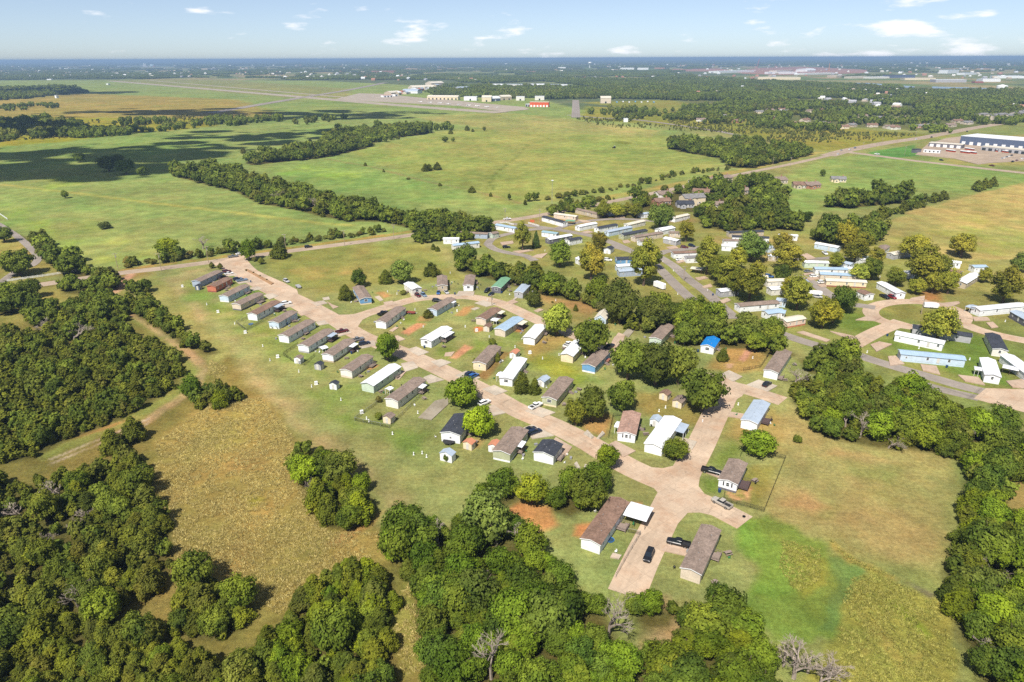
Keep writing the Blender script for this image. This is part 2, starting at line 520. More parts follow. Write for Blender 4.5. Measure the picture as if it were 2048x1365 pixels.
zone('N', [(300, 130), (440, 140), (430, 160), (330, 158)], alb(128, 134, 56), 6, 10, None, 0.8)
trail('F', [(960, 680), (1400, 760), (1900, 790), (2300, 800)], alb(190, 180, 112), 8, 6, 10, 0.8)
# scrub field by the main road, and the residential ground behind it
zone('0', [(1170, 212), (1500, 235), (1760, 262), (1900, 272), (1700, 300), (1640, 302), (1480, 268), (1300, 248), (1160, 240)], OLIVE, 14, 20, 0.9)
zone('0', [(1160, 205), (1340, 200), (1500, 225), (1300, 222)], alb(150, 152, 70), 14, 20, 0.8)
zone('0', [(1330, 190), (1700, 170), (2100, 180), (2100, 235), (1900, 262), (1700, 255), (1450, 228)], alb(120, 126, 72), 20, 30, 0.5)
zone('0', [(1640, 322), (1740, 306), (2060, 352), (2060, 366), (1900, 395), (1700, 420), (1560, 430), (1580, 345)], alb(150, 170, 90), 8, 12, 0.5)
zone('0', [(1590, 400), (1760, 392), (1900, 380), (1850, 410), (1650, 430)], alb(164, 168, 96), 14, 24, None, 0.7, 40)
zone('0', [(1735, 305), (1830, 290), (1840, 312), (1760, 318)], alb(112, 158, 76), 4, 4, 0.3)
zone('0', [(1850, 285), (2060, 268), (2060, 330), (1900, 330)], alb(178, 168, 96), 10, 12, 0.4)
zone('0', [(1720, 470), (1830, 420), (2060, 362), (2200, 360), (2200, 540), (2040, 520), (1900, 520), (1760, 500)], alb(196, 182, 108), 4, 8, 0.8)
zone('0', [(1780, 480), (1950, 430), (2060, 470), (2000, 510)], alb(178, 184, 84), 14, 30, None, 0.6, 18)
# right-hand park lawns
zone('0', [(880, 470), (1080, 430), (1300, 420), (1560, 440), (1720, 470), (1900, 520), (2150, 540), (2150, 860), (1900, 780), (1700, 700), (1500, 660), (1300, 600), (1100, 540)], alb(160, 160, 88), 8, 10, 0.45)
zone('0', [(1380, 470), (1560, 470), (1700, 500), (1560, 530)], alb(178, 160, 96), 8, 10, None, 0.7, 16)
zone('8', [(780, 440), (900, 425), (1100, 425), (1300, 480), (1380, 545), (1250, 570), (950, 520)], alb(170, 160, 88), 3, 3, 0.4)
zone('8', [(460, 470), (620, 470), (850, 540), (700, 650), (500, 600)], alb(140, 152, 70), 4, 5, 0.4)
zone('8', [(1240, 620), (1560, 650), (1640, 800), (1800, 1040), (1620, 1010), (1240, 900), (800, 690)], alb(140, 156, 72), 4, 6, 0.4)
zone('8', [(1100, 310), (1250, 300), (1260, 380), (1120, 390)], RED, 5, 6, None, 0.8)
zone('0', [(1050, 440), (1380, 430), (1390, 445), (1060, 452)], alb(176, 150, 100), 6, 8, None, 0.7, 14)
# the near park: lawns
zone('0', [(300, 545), (480, 520), (760, 480), (880, 480), (920, 540), (1100, 570), (1250, 640), (1620, 700), (1600, 800), (1680, 900), (1600, 1050), (1500, 1250), (1180, 1180), (1050, 1080), (900, 1060), (830, 1070), (720, 960), (560, 830), (430, 690)], GRASS, 5, 6, 0.35)
zone('0', [(510, 525), (640, 490), (850, 485), (930, 560), (760, 570), (640, 590)], alb(158, 160, 84), 8, 8, 0.35)
zone('0', [(520, 520), (700, 540), (760, 520), (640, 570)], alb(188, 168, 96), 10, 14, None, 0.6, 10)
zone('0', [(310, 550), (430, 535), (470, 700), (640, 860), (760, 960), (840, 1000), (820, 1060), (700, 960), (560, 830), (430, 690), (340, 600)], alb(184, 168, 112), 6, 10, 0.35, 0.85, 22)
for pts in ([(370, 560), (470, 620), (430, 630), (375, 590)], [(470, 620), (560, 660), (600, 690), (540, 690)], [(470, 560), (540, 580), (520, 600)],
            [(640, 790), (740, 850), (720, 870), (650, 820)], [(740, 820), (850, 900), (820, 900)], [(990, 650), (1100, 690), (1060, 720), (980, 700)], [(1110, 720), (1200, 760), (1120, 780)],
            [(860, 690), (940, 660), (980, 690), (900, 720)], [(750, 600), (860, 640), (840, 660), (760, 630)]):
    zone('0', pts, alb(132, 156, 62), 6, 8, None, 0.75, 9)
zone('3', [(940, 1060), (1100, 1060), (1400, 1150), (1420, 1260), (1150, 1240), (960, 1160)], alb(172, 176, 64), 6, 8, 0.8, 0.8)
zone('0', [(1060, 560), (1160, 590), (1210, 620), (1180, 640), (1080, 600)], alb(186, 146, 92), 5, 8, None, 0.8)
zone('0', [(1070, 600), (1200, 640), (1230, 660), (1120, 640)], alb(180, 158, 92), 6, 8, None, 0.7)
zone('3', [(880, 950), (1100, 880), (1300, 870), (1330, 930), (1180, 1020), (960, 1090)], alb(182, 152, 88), 5, 6, None, 0.8)
zone('4', [(1420, 590), (1800, 650), (1700, 830), (1450, 860), (1200, 800)], alb(194, 158, 92), 4, 5, 0.5, 0.9)
zone('4', [(560, 1040), (900, 1030), (1300, 1180), (1180, 1340), (850, 1280), (600, 1220)], alb(172, 150, 82), 4, 5, None, 0.8)
zone('7', [(1100, 160), (1330, 60), (1560, 200), (1400, 380), (1000, 270)], alb(184, 160, 92), 6, 8, None, 0.8)
zone('7', [(900, 420), (1060, 280), (1150, 350), (980, 480)], alb(136, 156, 68), 4, 5, None, 0.8)
zone('7', [(850, 540), (980, 540), (1000, 640), (900, 640)], alb(126, 152, 60), 3, 4, None, 0.8)
zone('7', [(1140, 470), (1420, 420), (1300, 740), (1080, 660)], alb(158, 150, 74), 4, 5, None, 0.85)
zone('7', [(1030, 640), (1160, 560), (1215, 600), (1200, 720), (1110, 690)], alb(226, 172, 124), 1.6, 3, None, 0.95, 1.6)
zone('6', [(960, 640), (1200, 560), (1260, 640), (1200, 780), (1060, 760), (980, 720)], alb(212, 158, 100), 3, 3, None, 0.95)
zone('2', [(690, 850), (850, 750), (930, 765), (760, 868)], alb(226, 160, 118), 1.2, 2, None, 0.9)
zone('2', [(1140, 1075), (1270, 950), (1345, 975), (1200, 1085)], alb(228, 172, 128), 1.0, 2, None, 0.9)
zone('2', [(1180, 690), (1260, 610), (1360, 610), (1270, 700)], alb(198, 146, 92), 1.6, 2, None, 0.85)
zone('2', [(460, 480), (540, 470), (600, 510), (540, 530)], alb(200, 152, 98), 1.6, 2, None, 0.9)
zone('2', [(860, 690), (1000, 690), (960, 740), (840, 740)], alb(196, 150, 98), 1.6, 2, None, 0.8)
zone('2', [(1280, 610), (1360, 600), (1330, 640)], alb(190, 160, 100), 1.6, 2, None, 0.8)
zone('3', [(470, 1240), (700, 1010), (770, 1030), (560, 1280)], alb(168, 128, 78), 1.6, 2, None, 0.8)
zone('3', [(450, 790), (530, 790), (530, 830), (450, 840)], alb(214, 134, 84), 1.0, 1, None, 0.95)
zone('3', [(820, 810), (920, 800), (900, 840), (830, 840)], alb(206, 140, 88), 1.0, 1, None, 0.9)
zone('4', [(1490, 735), (1560, 635), (1625, 645), (1545, 745)], alb(224, 172, 136), 1.0, 1.5, None, 0.95)
zone('4', [(1370, 770), (1450, 760), (1430, 810), (1390, 800)], alb(220, 176, 140), 1.0, 1.0, None, 0.9)
zone('7', [(360, 700), (460, 700), (440, 750), (370, 750)], alb(220, 160, 108), 1.0, 1, None, 0.95)
zone('7', [(0, 860), (130, 840), (60, 950), (-20, 930)], alb(222, 150, 98), 1.5, 1.5, None, 0.95)
zone('S', [(860, 230), (960, 160), (1160, 210), (1200, 340), (1100, 380), (960, 280)], alb(212, 146, 94), 2.0, 3, None, 0.9)
zone('1', [(500, 440), (550, 430), (540, 460), (480, 465)], alb(206, 168, 116), 1, 1, None, 0.8)
zone('5', [(360, 170), (440, 130), (500, 140), (400, 190)], alb(206, 150, 104), 1, 1, None, 0.9)
zone('5', [(1280, 900), (1340, 800), (1460, 830), (1400, 900)], alb(196, 160, 98), 2, 3, None, 0.8)
zone('0', [(1555, 790), (1700, 880), (1900, 900), (1925, 980), (1900, 1040), (1880, 1150), (1740, 1110), (1600, 1060), (1530, 1040), (1560, 960)], alb(180, 170, 104), 5, 8, 0.5)
for pts in ([(1590, 870), (1640, 900), (1600, 930), (1570, 900)], [(1650, 920), (1800, 950), (1780, 1000), (1660, 960)], [(1640, 1000), (1760, 1030), (1740, 1060), (1640, 1040)]):
    zone('0', pts, alb(150, 158, 84), 7, 10, None, 0.7, 10)
zone('T', [(510, 430), (660, 410), (960, 480), (920, 500), (640, 460)], alb(204, 160, 108), 3, 9, None, 0.45)
zone('T', [(200, 720), (330, 640), (500, 760), (380, 790)], alb(204, 160, 108), 4, 9, None, 0.55, 8)
zone('0', [(1490, 1040), (1560, 1020), (1640, 1090), (1700, 1150), (1690, 1290), (1560, 1290), (1470, 1180)], LUSH, 3, 22, 0.6)
zone('0', [(1478, 1050), (1530, 1040), (1570, 1110), (1530, 1200), (1480, 1180)], alb(136, 166, 70), 2.5, 16, 0.4)
zone('0', [(1560, 1075), (1640, 1095), (1640, 1160), (1590, 1190), (1555, 1140)], alb(160, 166, 72), 1.5, 10, 0.9, 0.9, 6)
zone('D', [(60, 150), (260, 300), (430, 370), (640, 470), (600, 480), (400, 420), (200, 330), (30, 180)], alb(190, 174, 92), 1.2, 4, 0.8)
zone('D', [(-20, 220), (120, 240), (400, 410), (220, 450), (160, 620), (100, 900), (-60, 900)], alb(126, 154, 78), 1.6, 14, 0.6)
zone('D', [(150, 620), (230, 450), (480, 420), (760, 560), (960, 640), (1060, 880), (1190, 1150), (1150, 1450), (0, 1450), (120, 900)], alb(176, 174, 84), 1.6, 12, 1.0)
zone('D', [(540, 640), (720, 740), (920, 960), (880, 980), (650, 760)], alb(142, 172, 48), 2, 4, None, 0.85)
zone('D', [(300, 760), (560, 1000), (900, 1150), (700, 1300), (300, 1100)], alb(190, 172, 92), 3, 6, None, 0.8, 4)
zone('D', [(700, 490), (860, 560), (960, 600), (900, 640), (790, 570)], alb(128, 122, 90), 1.2, 1.5, 0.2)
zone('0', [(2000, 950), (2080, 940), (2080, 1060), (2010, 1030)], alb(186, 162, 96), 4, 6, 0.8)
# left: meadow, track, glades
zone('0', [(-120, 620), (-40, 575), (300, 540), (430, 690), (570, 840), (700, 980), (760, 1060), (840, 1200), (860, 1450), (-200, 1450)], alb(150, 140, 74), 5, 8, 0.6)
zone('0', [(240, 560), (310, 545), (460, 700), (420, 740), (330, 640), (250, 620)], alb(164, 162, 92), 4, 6, 0.4)
zone('0', [(310, 880), (420, 800), (520, 790), (580, 860), (620, 980), (660, 1060), (760, 1060), (820, 1080), (760, 1140), (640, 1160), (560, 1230), (480, 1250), (320, 1300), (280, 1250), (340, 1150), (300, 980)], MEADOW, 4, 6, 1.0)
zone('0', [(480, 990), (520, 1000), (500, 1015)], alb(190, 190, 70), 3, 5, None, 0.8)
zone('0', [(400, 850), (520, 800), (560, 870), (470, 900)], alb(194, 172, 92), 6, 8, None, 0.7, 6)
zone('U', [(880, 560), (1100, 420), (1230, 360), (1180, 440), (980, 560)], alb(204, 160, 96), 2, 3, None, 0.8)
zone('S', [(80, 860), (280, 640), (330, 700), (400, 1250), (160, 1330)], alb(168, 166, 84), 2.5, 3, 0.9)
trail('S', [(310, 680), (300, 800), (330, 900), (310, 1050), (360, 1180), (400, 1300)], alb(214, 164, 112), 1.9, 1.2, 1.5, 1.0)
zone('0', [(0, 590), (150, 570), (250, 585), (200, 625), (60, 640), (-80, 650)], alb(158, 154, 82), 5, 8, 0.4)
zone('0', [(0, 470), (60, 490), (160, 545), (60, 560), (0, 570), (-90, 500)], alb(166, 160, 86), 5, 6, 0.4)
zone('W', [(820, 310), (900, 290), (1100, 430), (1270, 570), (1330, 700), (1150, 850), (900, 970), (700, 1060), (500, 1150), (280, 1240), (250, 1210), (600, 1040), (900, 910), (1180, 760), (1200, 620), (1050, 440)], alb(152, 156, 80), 3, 3, 0.4)
trail('0', [(262, 548), (240, 572), (222, 590), (245, 618), (262, 632)], alb(206, 172, 132), 5.0, 1.5, 2.5, 1.0)
trail('W', [(810, 270), (880, 295), (1000, 375), (1120, 455), (1210, 530), (1290, 600), (1310, 660), (1250, 770), (1150, 850), (1030, 930), (950, 985)], alb(196, 168, 118), 4.0, 1.6, 2.5, 0.9)
for dx in (-14, 14):
    trail('W', [(960, 985 + dx), (820, 1045 + dx), (700, 1095 + dx), (560, 1150 + dx), (430, 1205 + dx), (330, 1245 + dx)], alb(214, 196, 158), 1.1, 0.6, 0.8, 1.0)
zone('W', [(440, 1100), (700, 1030), (860, 960), (700, 1010), (480, 1080)], alb(188, 138, 84), 2, 3, None, 0.8)
zone('0', [(1250, 1195), (1330, 1190), (1400, 1300), (1420, 1400), (1300, 1400), (1290, 1260)], alb(196, 168, 118), 4, 6, 0.8)
# road verges
trail('0', [(246, 541), (410, 519), (560, 499), (700, 481), (830, 462)], alb(196, 164, 88), 5, 3, 4, 0.9, 0.9)
trail('0', [(1190, 400), (1300, 380), (1420, 355), (1640, 305)], alb(194, 176, 96), 12, 5, 6, 0.9)

zone('0', [(372, 560), (440, 585), (560, 680), (700, 780), (800, 850), (900, 890), (860, 910), (760, 890), (640, 805), (520, 705), (420, 625), (375, 595)], alb(140, 160, 76), 6, 14, None, 0.75, 12)
zone('0', [(450, 545), (560, 600), (680, 660), (800, 730), (880, 790), (820, 800), (700, 720), (560, 640), (470, 590)], alb(142, 160, 78), 5, 10, None, 0.6, 9)
# uneven growth everywhere: dry, lush and worn spots of all sizes
for sc_, sd_, am_ in ((160, 201, .30), (46, 211, .34), (13, 221, .30)):
    q_ = np.clip((fbm(gx / sc_, gy / (sc_ * 1.5), sd_, 4) - 0.5) * 3.2, -1, 1) * am_ * np.clip(1.4 - gy / 4000, 0.2, 1)
    gc *= 1 + q_[:, None] * np.array([0.42, 0.16, 0.30]) 
    q_ = np.clip((fbm(gx / sc_, gy / (sc_ * 1.3), sd_ + 5, 4) - 0.5) * 3.2, -1, 1) * am_
    gc *= 1 + q_[:, None] * np.array([0.16, 0.20, 0.12])
gc *= np.array([1.07, 1.05, 1.13])
# woods floor is set further down once the woods are known
WOODS = []

def finish_ground():
    verts = np.stack([gx, gy, np.zeros_like(gx)], 1)
    i = np.arange(nrow - 1)[:, None] * ncol + np.arange(ncol - 1)[None, :]
    faces = np.stack([i, i + 1, i + ncol + 1, i + ncol], -1).reshape(-1, 4)
    t = NT('grass_ground')
    a = t.new('Attribute', attribute_name='tone')
    ar = t.new('Attribute', attribute_name='tuft')
    p = t.pos()
    n0 = t.remap(t.noise(0.012, 4, 0.6, p), 0.3, 0.7, 0.86, 1.13)
    n1 = t.remap(t.noise(0.10, 5, 0.62, p), 0.3, 0.7, 0.80, 1.18)
    n2 = t.remap(t.noise(0.9, 6, 0.72, p), 0.3, 0.7, 0.76, 1.22)
    n3 = t.noise(4.5, 4, 0.75, p)
    n3b = t.remap(n3, 0.3, 0.7, 0.68, 1.30)
    # mowing streaks
    mp = t.new('Mapping'); t.link(p, mp.inputs['Vector']); mp.inputs['Rotation'].default_value = (0, 0, R(52)); mp.inputs['Scale'].default_value = (0.08, 0.7, 1)
    n4 = t.remap(t.noise(1.0, 4, 0.6, mp.outputs[0]), 0.3, 0.7, 0.94, 1.06)
    v = t.math('MULTIPLY', t.math('MULTIPLY', t.math('MULTIPLY', n0, n1), t.math('MULTIPLY', n2, n3b)), n4)
    hue = t.remap(t.noise(0.045, 5, 0.65, p), 0.35, 0.65, 0, 1)
    hue2 = t.remap(t.noise(0.35, 5, 0.7, p), 0.4, 0.68, 0, 1)
    c = t.mix(1.0, a.outputs['Color'], t.mix(hue, (1.05, 0.99, 0.97), (0.93, 1.02, 0.95)), 'MULTIPLY')
    c = t.mix(t.math('MULTIPLY', hue2, 0.6), c, t.mix(1.0, c, (1.09, 0.99, 0.90), 'MULTIPLY'))
    t.base(t.scale_col(c, v))
    t.b.inputs['Roughness'].default_value = 1.0
    t.b.inputs['Specular IOR Level'].default_value = 0.0
    hgt = t.math('MULTIPLY', t.math('ADD', t.math('MULTIPLY', t.noise(1.3, 5, 0.75, p), 0.7), t.math('MULTIPLY', n3, 0.5)), ar.outputs['Fac'])
    t.bump(hgt, 0.75, 0.9)
    me = np_mesh('ground', verts, faces, [t.m])
    ca = me.attributes.new('tone', 'FLOAT_COLOR', 'POINT')
    ca.data.foreach_set('color', np.concatenate([gc, np.ones((len(gc), 1))], 1).astype(np.float32).ravel())
    ra = me.attributes.new('tuft', 'FLOAT', 'POINT')
    ra.data.foreach_set('value', rough.astype(np.float32))
    o = put('ground', me)
    tag(o, 'grass fields, lawns and meadows reaching to the horizon', kind='structure')

# ------------------------------------------------------------------ roads and slabs
CONC = mat_concrete('street_concrete', alb(232, 206, 178), dirt=alb(214, 168, 132), dirt_amt=0.6, angle=50)
PAD = mat_concrete('driveway_concrete', alb(226, 212, 192), joint=3.1, dirt=alb(214, 176, 146), dirt_amt=0.5, angle=24)
PINKPAD = mat_concrete('old_slab_concrete', alb(226, 200, 176), joint=3.1, dirt=alb(212, 172, 142), dirt_amt=0.6, angle=24)
ASPH = mat_concrete('aged_asphalt', alb(184, 172, 160), joint=40, dirt=alb(158, 148, 140), dirt_amt=0.5)
COUNTRY = mat_concrete('country_road_chipseal', alb(208, 186, 162), joint=60, dirt=alb(190, 166, 142), dirt_amt=0.5)
RUNWAY = mat_concrete('runway_concrete', alb(206, 192, 172), joint=24, dirt=alb(184, 166, 146), dirt_amt=0.5)
GRAVEL = mat_concrete('gravel', alb(196, 184, 164), joint=90, dirt=alb(160, 146, 118), dirt_amt=0.8)
_zs = [0.02]
def slab(name, pts, m, thick=0.02, label=None):
    """flat paved area: its own height, 4 mm above the one laid before"""
    _zs[0] += 0.004
    z = _zs[0] + thick
    tris = tessellate_polygon([[Vector((p.x, p.y, 0)) for p in pts]])
    n = len(pts)
    area = sum(pts[i].x * pts[(i + 1) % n].y - pts[(i + 1) % n].x * pts[i].y for i in range(n))
    order = list(range(n)) if area > 0 else list(range(n))[::-1]
    pp = [pts[i] for i in order]
    tris = tessellate_polygon([[Vector((p.x, p.y, 0)) for p in pp]])
    vv = [(p.x, p.y, z) for p in pp] + [(p.x, p.y, -0.05) for p in pp]
    ff = []
    for a, b, c in tris:
        nz = (pp[b] - pp[a]).cross(pp[c] - pp[a]).z
        ff.append((a, b, c) if nz > 0 else (a, c, b))
    ff += [(i, n + i, n + (i + 1) % n, (i + 1) % n) for i in range(n)]
    o = MB().add(vv, ff).build(name, m)
    tag(o, label, kind='structure')
    return o

def smooth_line(line, sub=6):
    out = []
    P_ = [line[0] * 2 - line[1]] + list(line) + [line[-1] * 2 - line[-2]]
    for i in range(1, len(P_) - 2):
        p0, p1, p2, p3 = P_[i - 1], P_[i], P_[i + 1], P_[i + 2]
        for k in range(sub):
            t = k / sub
            out.append(0.5 * ((2 * p1) + (p2 - p0) * t + (2 * p0 - 5 * p1 + 4 * p2 - p3) * t * t + (3 * p1 - p0 - 3 * p2 + p3) * t ** 3))
    out.append(line[-1].copy())
    return out

ROAD_LINES = []
def road(name, z, pts, width, m, label=None, closed=False, sub=6):
    line = smooth_line(QL(z, pts), sub)
    ROAD_LINES.append((line, width))
    _zs[0] += 0.004
    zt = _zs[0] + 0.02
    vv, ff = [], []
    n = len(line)
    for i, p in enumerate(line):
        d = (line[min(i + 1, n - 1)] - line[max(i - 1, 0)]).normalized()
        nrm = Vector((-d.y, d.x, 0)) * (width / 2)
        for q, h in ((p + nrm, -0.05), (p + nrm, zt), (p - nrm, zt), (p - nrm, -0.05)):
            vv.append((q.x, q.y, h))
    for i in range(n - 1):
        a, b = i * 4, i * 4 + 4
        ff += [(a, a + 1, b + 1, b), (a + 1, a + 2, b + 2, b + 1), (a + 2, a + 3, b + 3, b + 2)]
    o = MB().add(vv, [f[::-1] for f in ff]).build(name, m)
    at_ = o.data.attributes.new('across', 'FLOAT', 'POINT')
    at_.data.foreach_set('value', np.tile(np.array([0.0, 0.0, 1.0, 1.0], np.float32), n))
    tag(o, label, kind='structure')
    return o

road('country_road', '0', [(-60, 592), (40, 576), (115, 565), (246, 546), (325, 537), (410, 526), (478, 516), (560, 505), (700, 487), (820, 471), (972, 448), (1075, 432), (1200, 408), (1320, 384), (1420, 362), (1499, 345), (1580, 329), (1660, 311)], 8.5, COUNTRY, 'pale two lane country road passing the park entrance')
road('main_road', '0', [(1655, 312), (1700, 300), (1780, 285), (1850, 275), (1950, 256), (2048, 241), (2160, 226)], 19, COUNTRY, 'wide main road running past the warehouse')
road('side_road', '0', [(1690, 304), (1760, 313), (1830, 322), (1900, 330), (1990, 340), (2120, 354)], 13, COUNTRY, 'side road passing the bus yard')
road('park_street', '0', [(470, 512), (500, 545), (560, 582), (608, 606), (655, 631), (716, 669), (770, 692), (826, 714), (903, 750), (970, 784), (1038, 822), (1104, 850), (1170, 883), (1214, 909), (1270, 940), (1345, 972)], 8.8, CONC, 'pinkish concrete street running through the mobile home park')
slab('street_entrance', QL('1', [(345, 220), (430, 270), (540, 330), (690, 420), (880, 520), (1010, 590), (1270, 740), (1430, 770), (1240, 570), (1130, 520), (1110, 455), (990, 390), (840, 325), (700, 255), (600, 190), (480, 175)]), CONC, label='wide concrete entrance of the park street')
road('loop_street', '0', [(672, 636), (710, 634), (745, 624), (785, 611), (830, 599), (870, 595), (903, 594), (936, 594), (968, 599), (1003, 608), (1044, 626), (1085, 645), (1140, 667), (1230, 702), (1310, 733), (1380, 752), (1440, 768), (1500, 782), (1566, 803)], 7.6, CONC, 'curved concrete loop street between the homes')
slab('street_corner', QL('2', [(-40, 650), (60, 700), (300, 690), (480, 640), (420, 690), (340, 730), (300, 790), (330, 850), (260, 860), (120, 780), (-40, 700)]), CONC, label='flared concrete street corner at the loop')
road('cross_street', '0', [(1470, 765), (1452, 790), (1430, 830), (1404, 885), (1380, 930), (1350, 985), (1318, 1050), (1285, 1115), (1252, 1190)], 8.4, CONC, 'concrete cross street running down past the parked trucks')
road('stub_street', '0', [(1330, 965), (1380, 993), (1440, 1020), (1490, 1046)], 7.4, CONC, 'short concrete stub street ending in the grass')
slab('street_junction', QL('7', [(300, 385), (470, 458), (600, 468), (700, 445), (760, 395), (830, 300), (930, 330), (860, 480), (843, 590), (900, 665), (1000, 730), (960, 795), (850, 770), (770, 772), (700, 850), (545, 770), (582, 700), (570, 640), (500, 560), (330, 450)]), CONC, label='flared concrete street junction')
slab('street_corner', QL('4', [(1200, 845), (1330, 880), (1500, 945), (1560, 1010), (1520, 1060), (1470, 1090), (1440, 1170), (1330, 1160), (1350, 1050)]), CONC, label='flared concrete street corner by the big oaks')
# the other park
road('park_road', '8', [(-70, 600), (60, 642), (200, 690), (360, 735), (500, 765), (620, 797), (750, 840), (950, 900), (1200, 972), (1400, 1030), (1620, 1085)], 6.4, ASPH, 'grey asphalt road along the lower edge of the far park')
road('park_road', '8', [(1080, 1008), (1200, 1042), (1320, 1075), (1540, 1125)], 5.2, ASPH, 'short grey asphalt lane beside the grass median')
slab('concrete_apron', QL('8', [(1600, 1050), (1880, 1060), (2100, 1090), (2100, 1290), (1880, 1230), (1505, 1130)]), CONC, label='broad pinkish concrete apron at the park gate')
road('circle_street', '8', [(520, 755), (600, 715), (700, 660), (800, 610), (900, 570), (960, 545)], 7.5, CONC, 'concrete street leading to the oval green')
ring = [(1080 + 355 * math.cos(a) - 15 * math.sin(a), 492 + 96 * math.sin(a) + 26 * math.cos(a)) for a in [i * math.pi / 12 for i in range(25)]]
road('circle_street', '8', ring, 7.0, CONC, 'concrete street round the oval green', sub=4)
road('circle_street', '8', [(1420, 560), (1550, 610), (1700, 650), (1900, 690), (2100, 720)], 7.5, CONC, 'concrete street leaving the oval green past the dark roofed home')
road('circle_street', '8', [(760, 440), (660, 425), (560, 410), (420, 345), (300, 260), (180, 190)], 6.2, ASPH, 'grey lane between parked cars')
road('park_road', '0', [(1420, 632), (1403, 615), (1372, 590), (1341, 560), (1322, 541), (1300, 522), (1262, 503), (1220, 492)], 6.2, ASPH, 'left asphalt carriageway beside the curved median')
road('park_road', '0', [(1470, 638), (1442, 613), (1414, 586), (1378, 560), (1352, 536), (1330, 521), (1312, 511)], 6.2, ASPH, 'right asphalt carriageway beside the curved median')
road('park_road', '0', [(1312, 512), (1330, 504), (1360, 500), (1420, 494)], 6.0, ASPH, 'asphalt side lane behind the sycamores')
road('park_road', '0', [(1262, 503), (1230, 488), (1190, 474), (1150, 466), (1110, 459), (1060, 452), (1020, 448)], 6.5, ASPH, 'asphalt park road between rows of white homes')
road('park_road', '0', [(1110, 459), (1150, 447), (1200, 440), (1260, 439), (1330, 445)], 5.5, ASPH, 'asphalt lane past the tan homes')
road('park_road', '0', [(975, 489), (990, 499), (1015, 506), (1050, 512), (1070, 522)], 5.5, ASPH, 'asphalt bend by the shrubs')
road('park_road', '0', [(975, 489), (985, 478), (1010, 470), (1060, 460), (1100, 458)], 5.5, ASPH, 'asphalt lane leading to the park gate')
road('park_road', '0', [(1590, 520), (1640, 518), (1690, 514)], 5, ASPH, 'dark asphalt lane between white homes')
road('curved_drive', 'L', [(-60, 470), (0, 500), (100, 565), (185, 640), (222, 690), (190, 735), (90, 775), (0, 840), (-60, 880)], 4.5, ASPH, 'narrow curved drive bending past the trees')
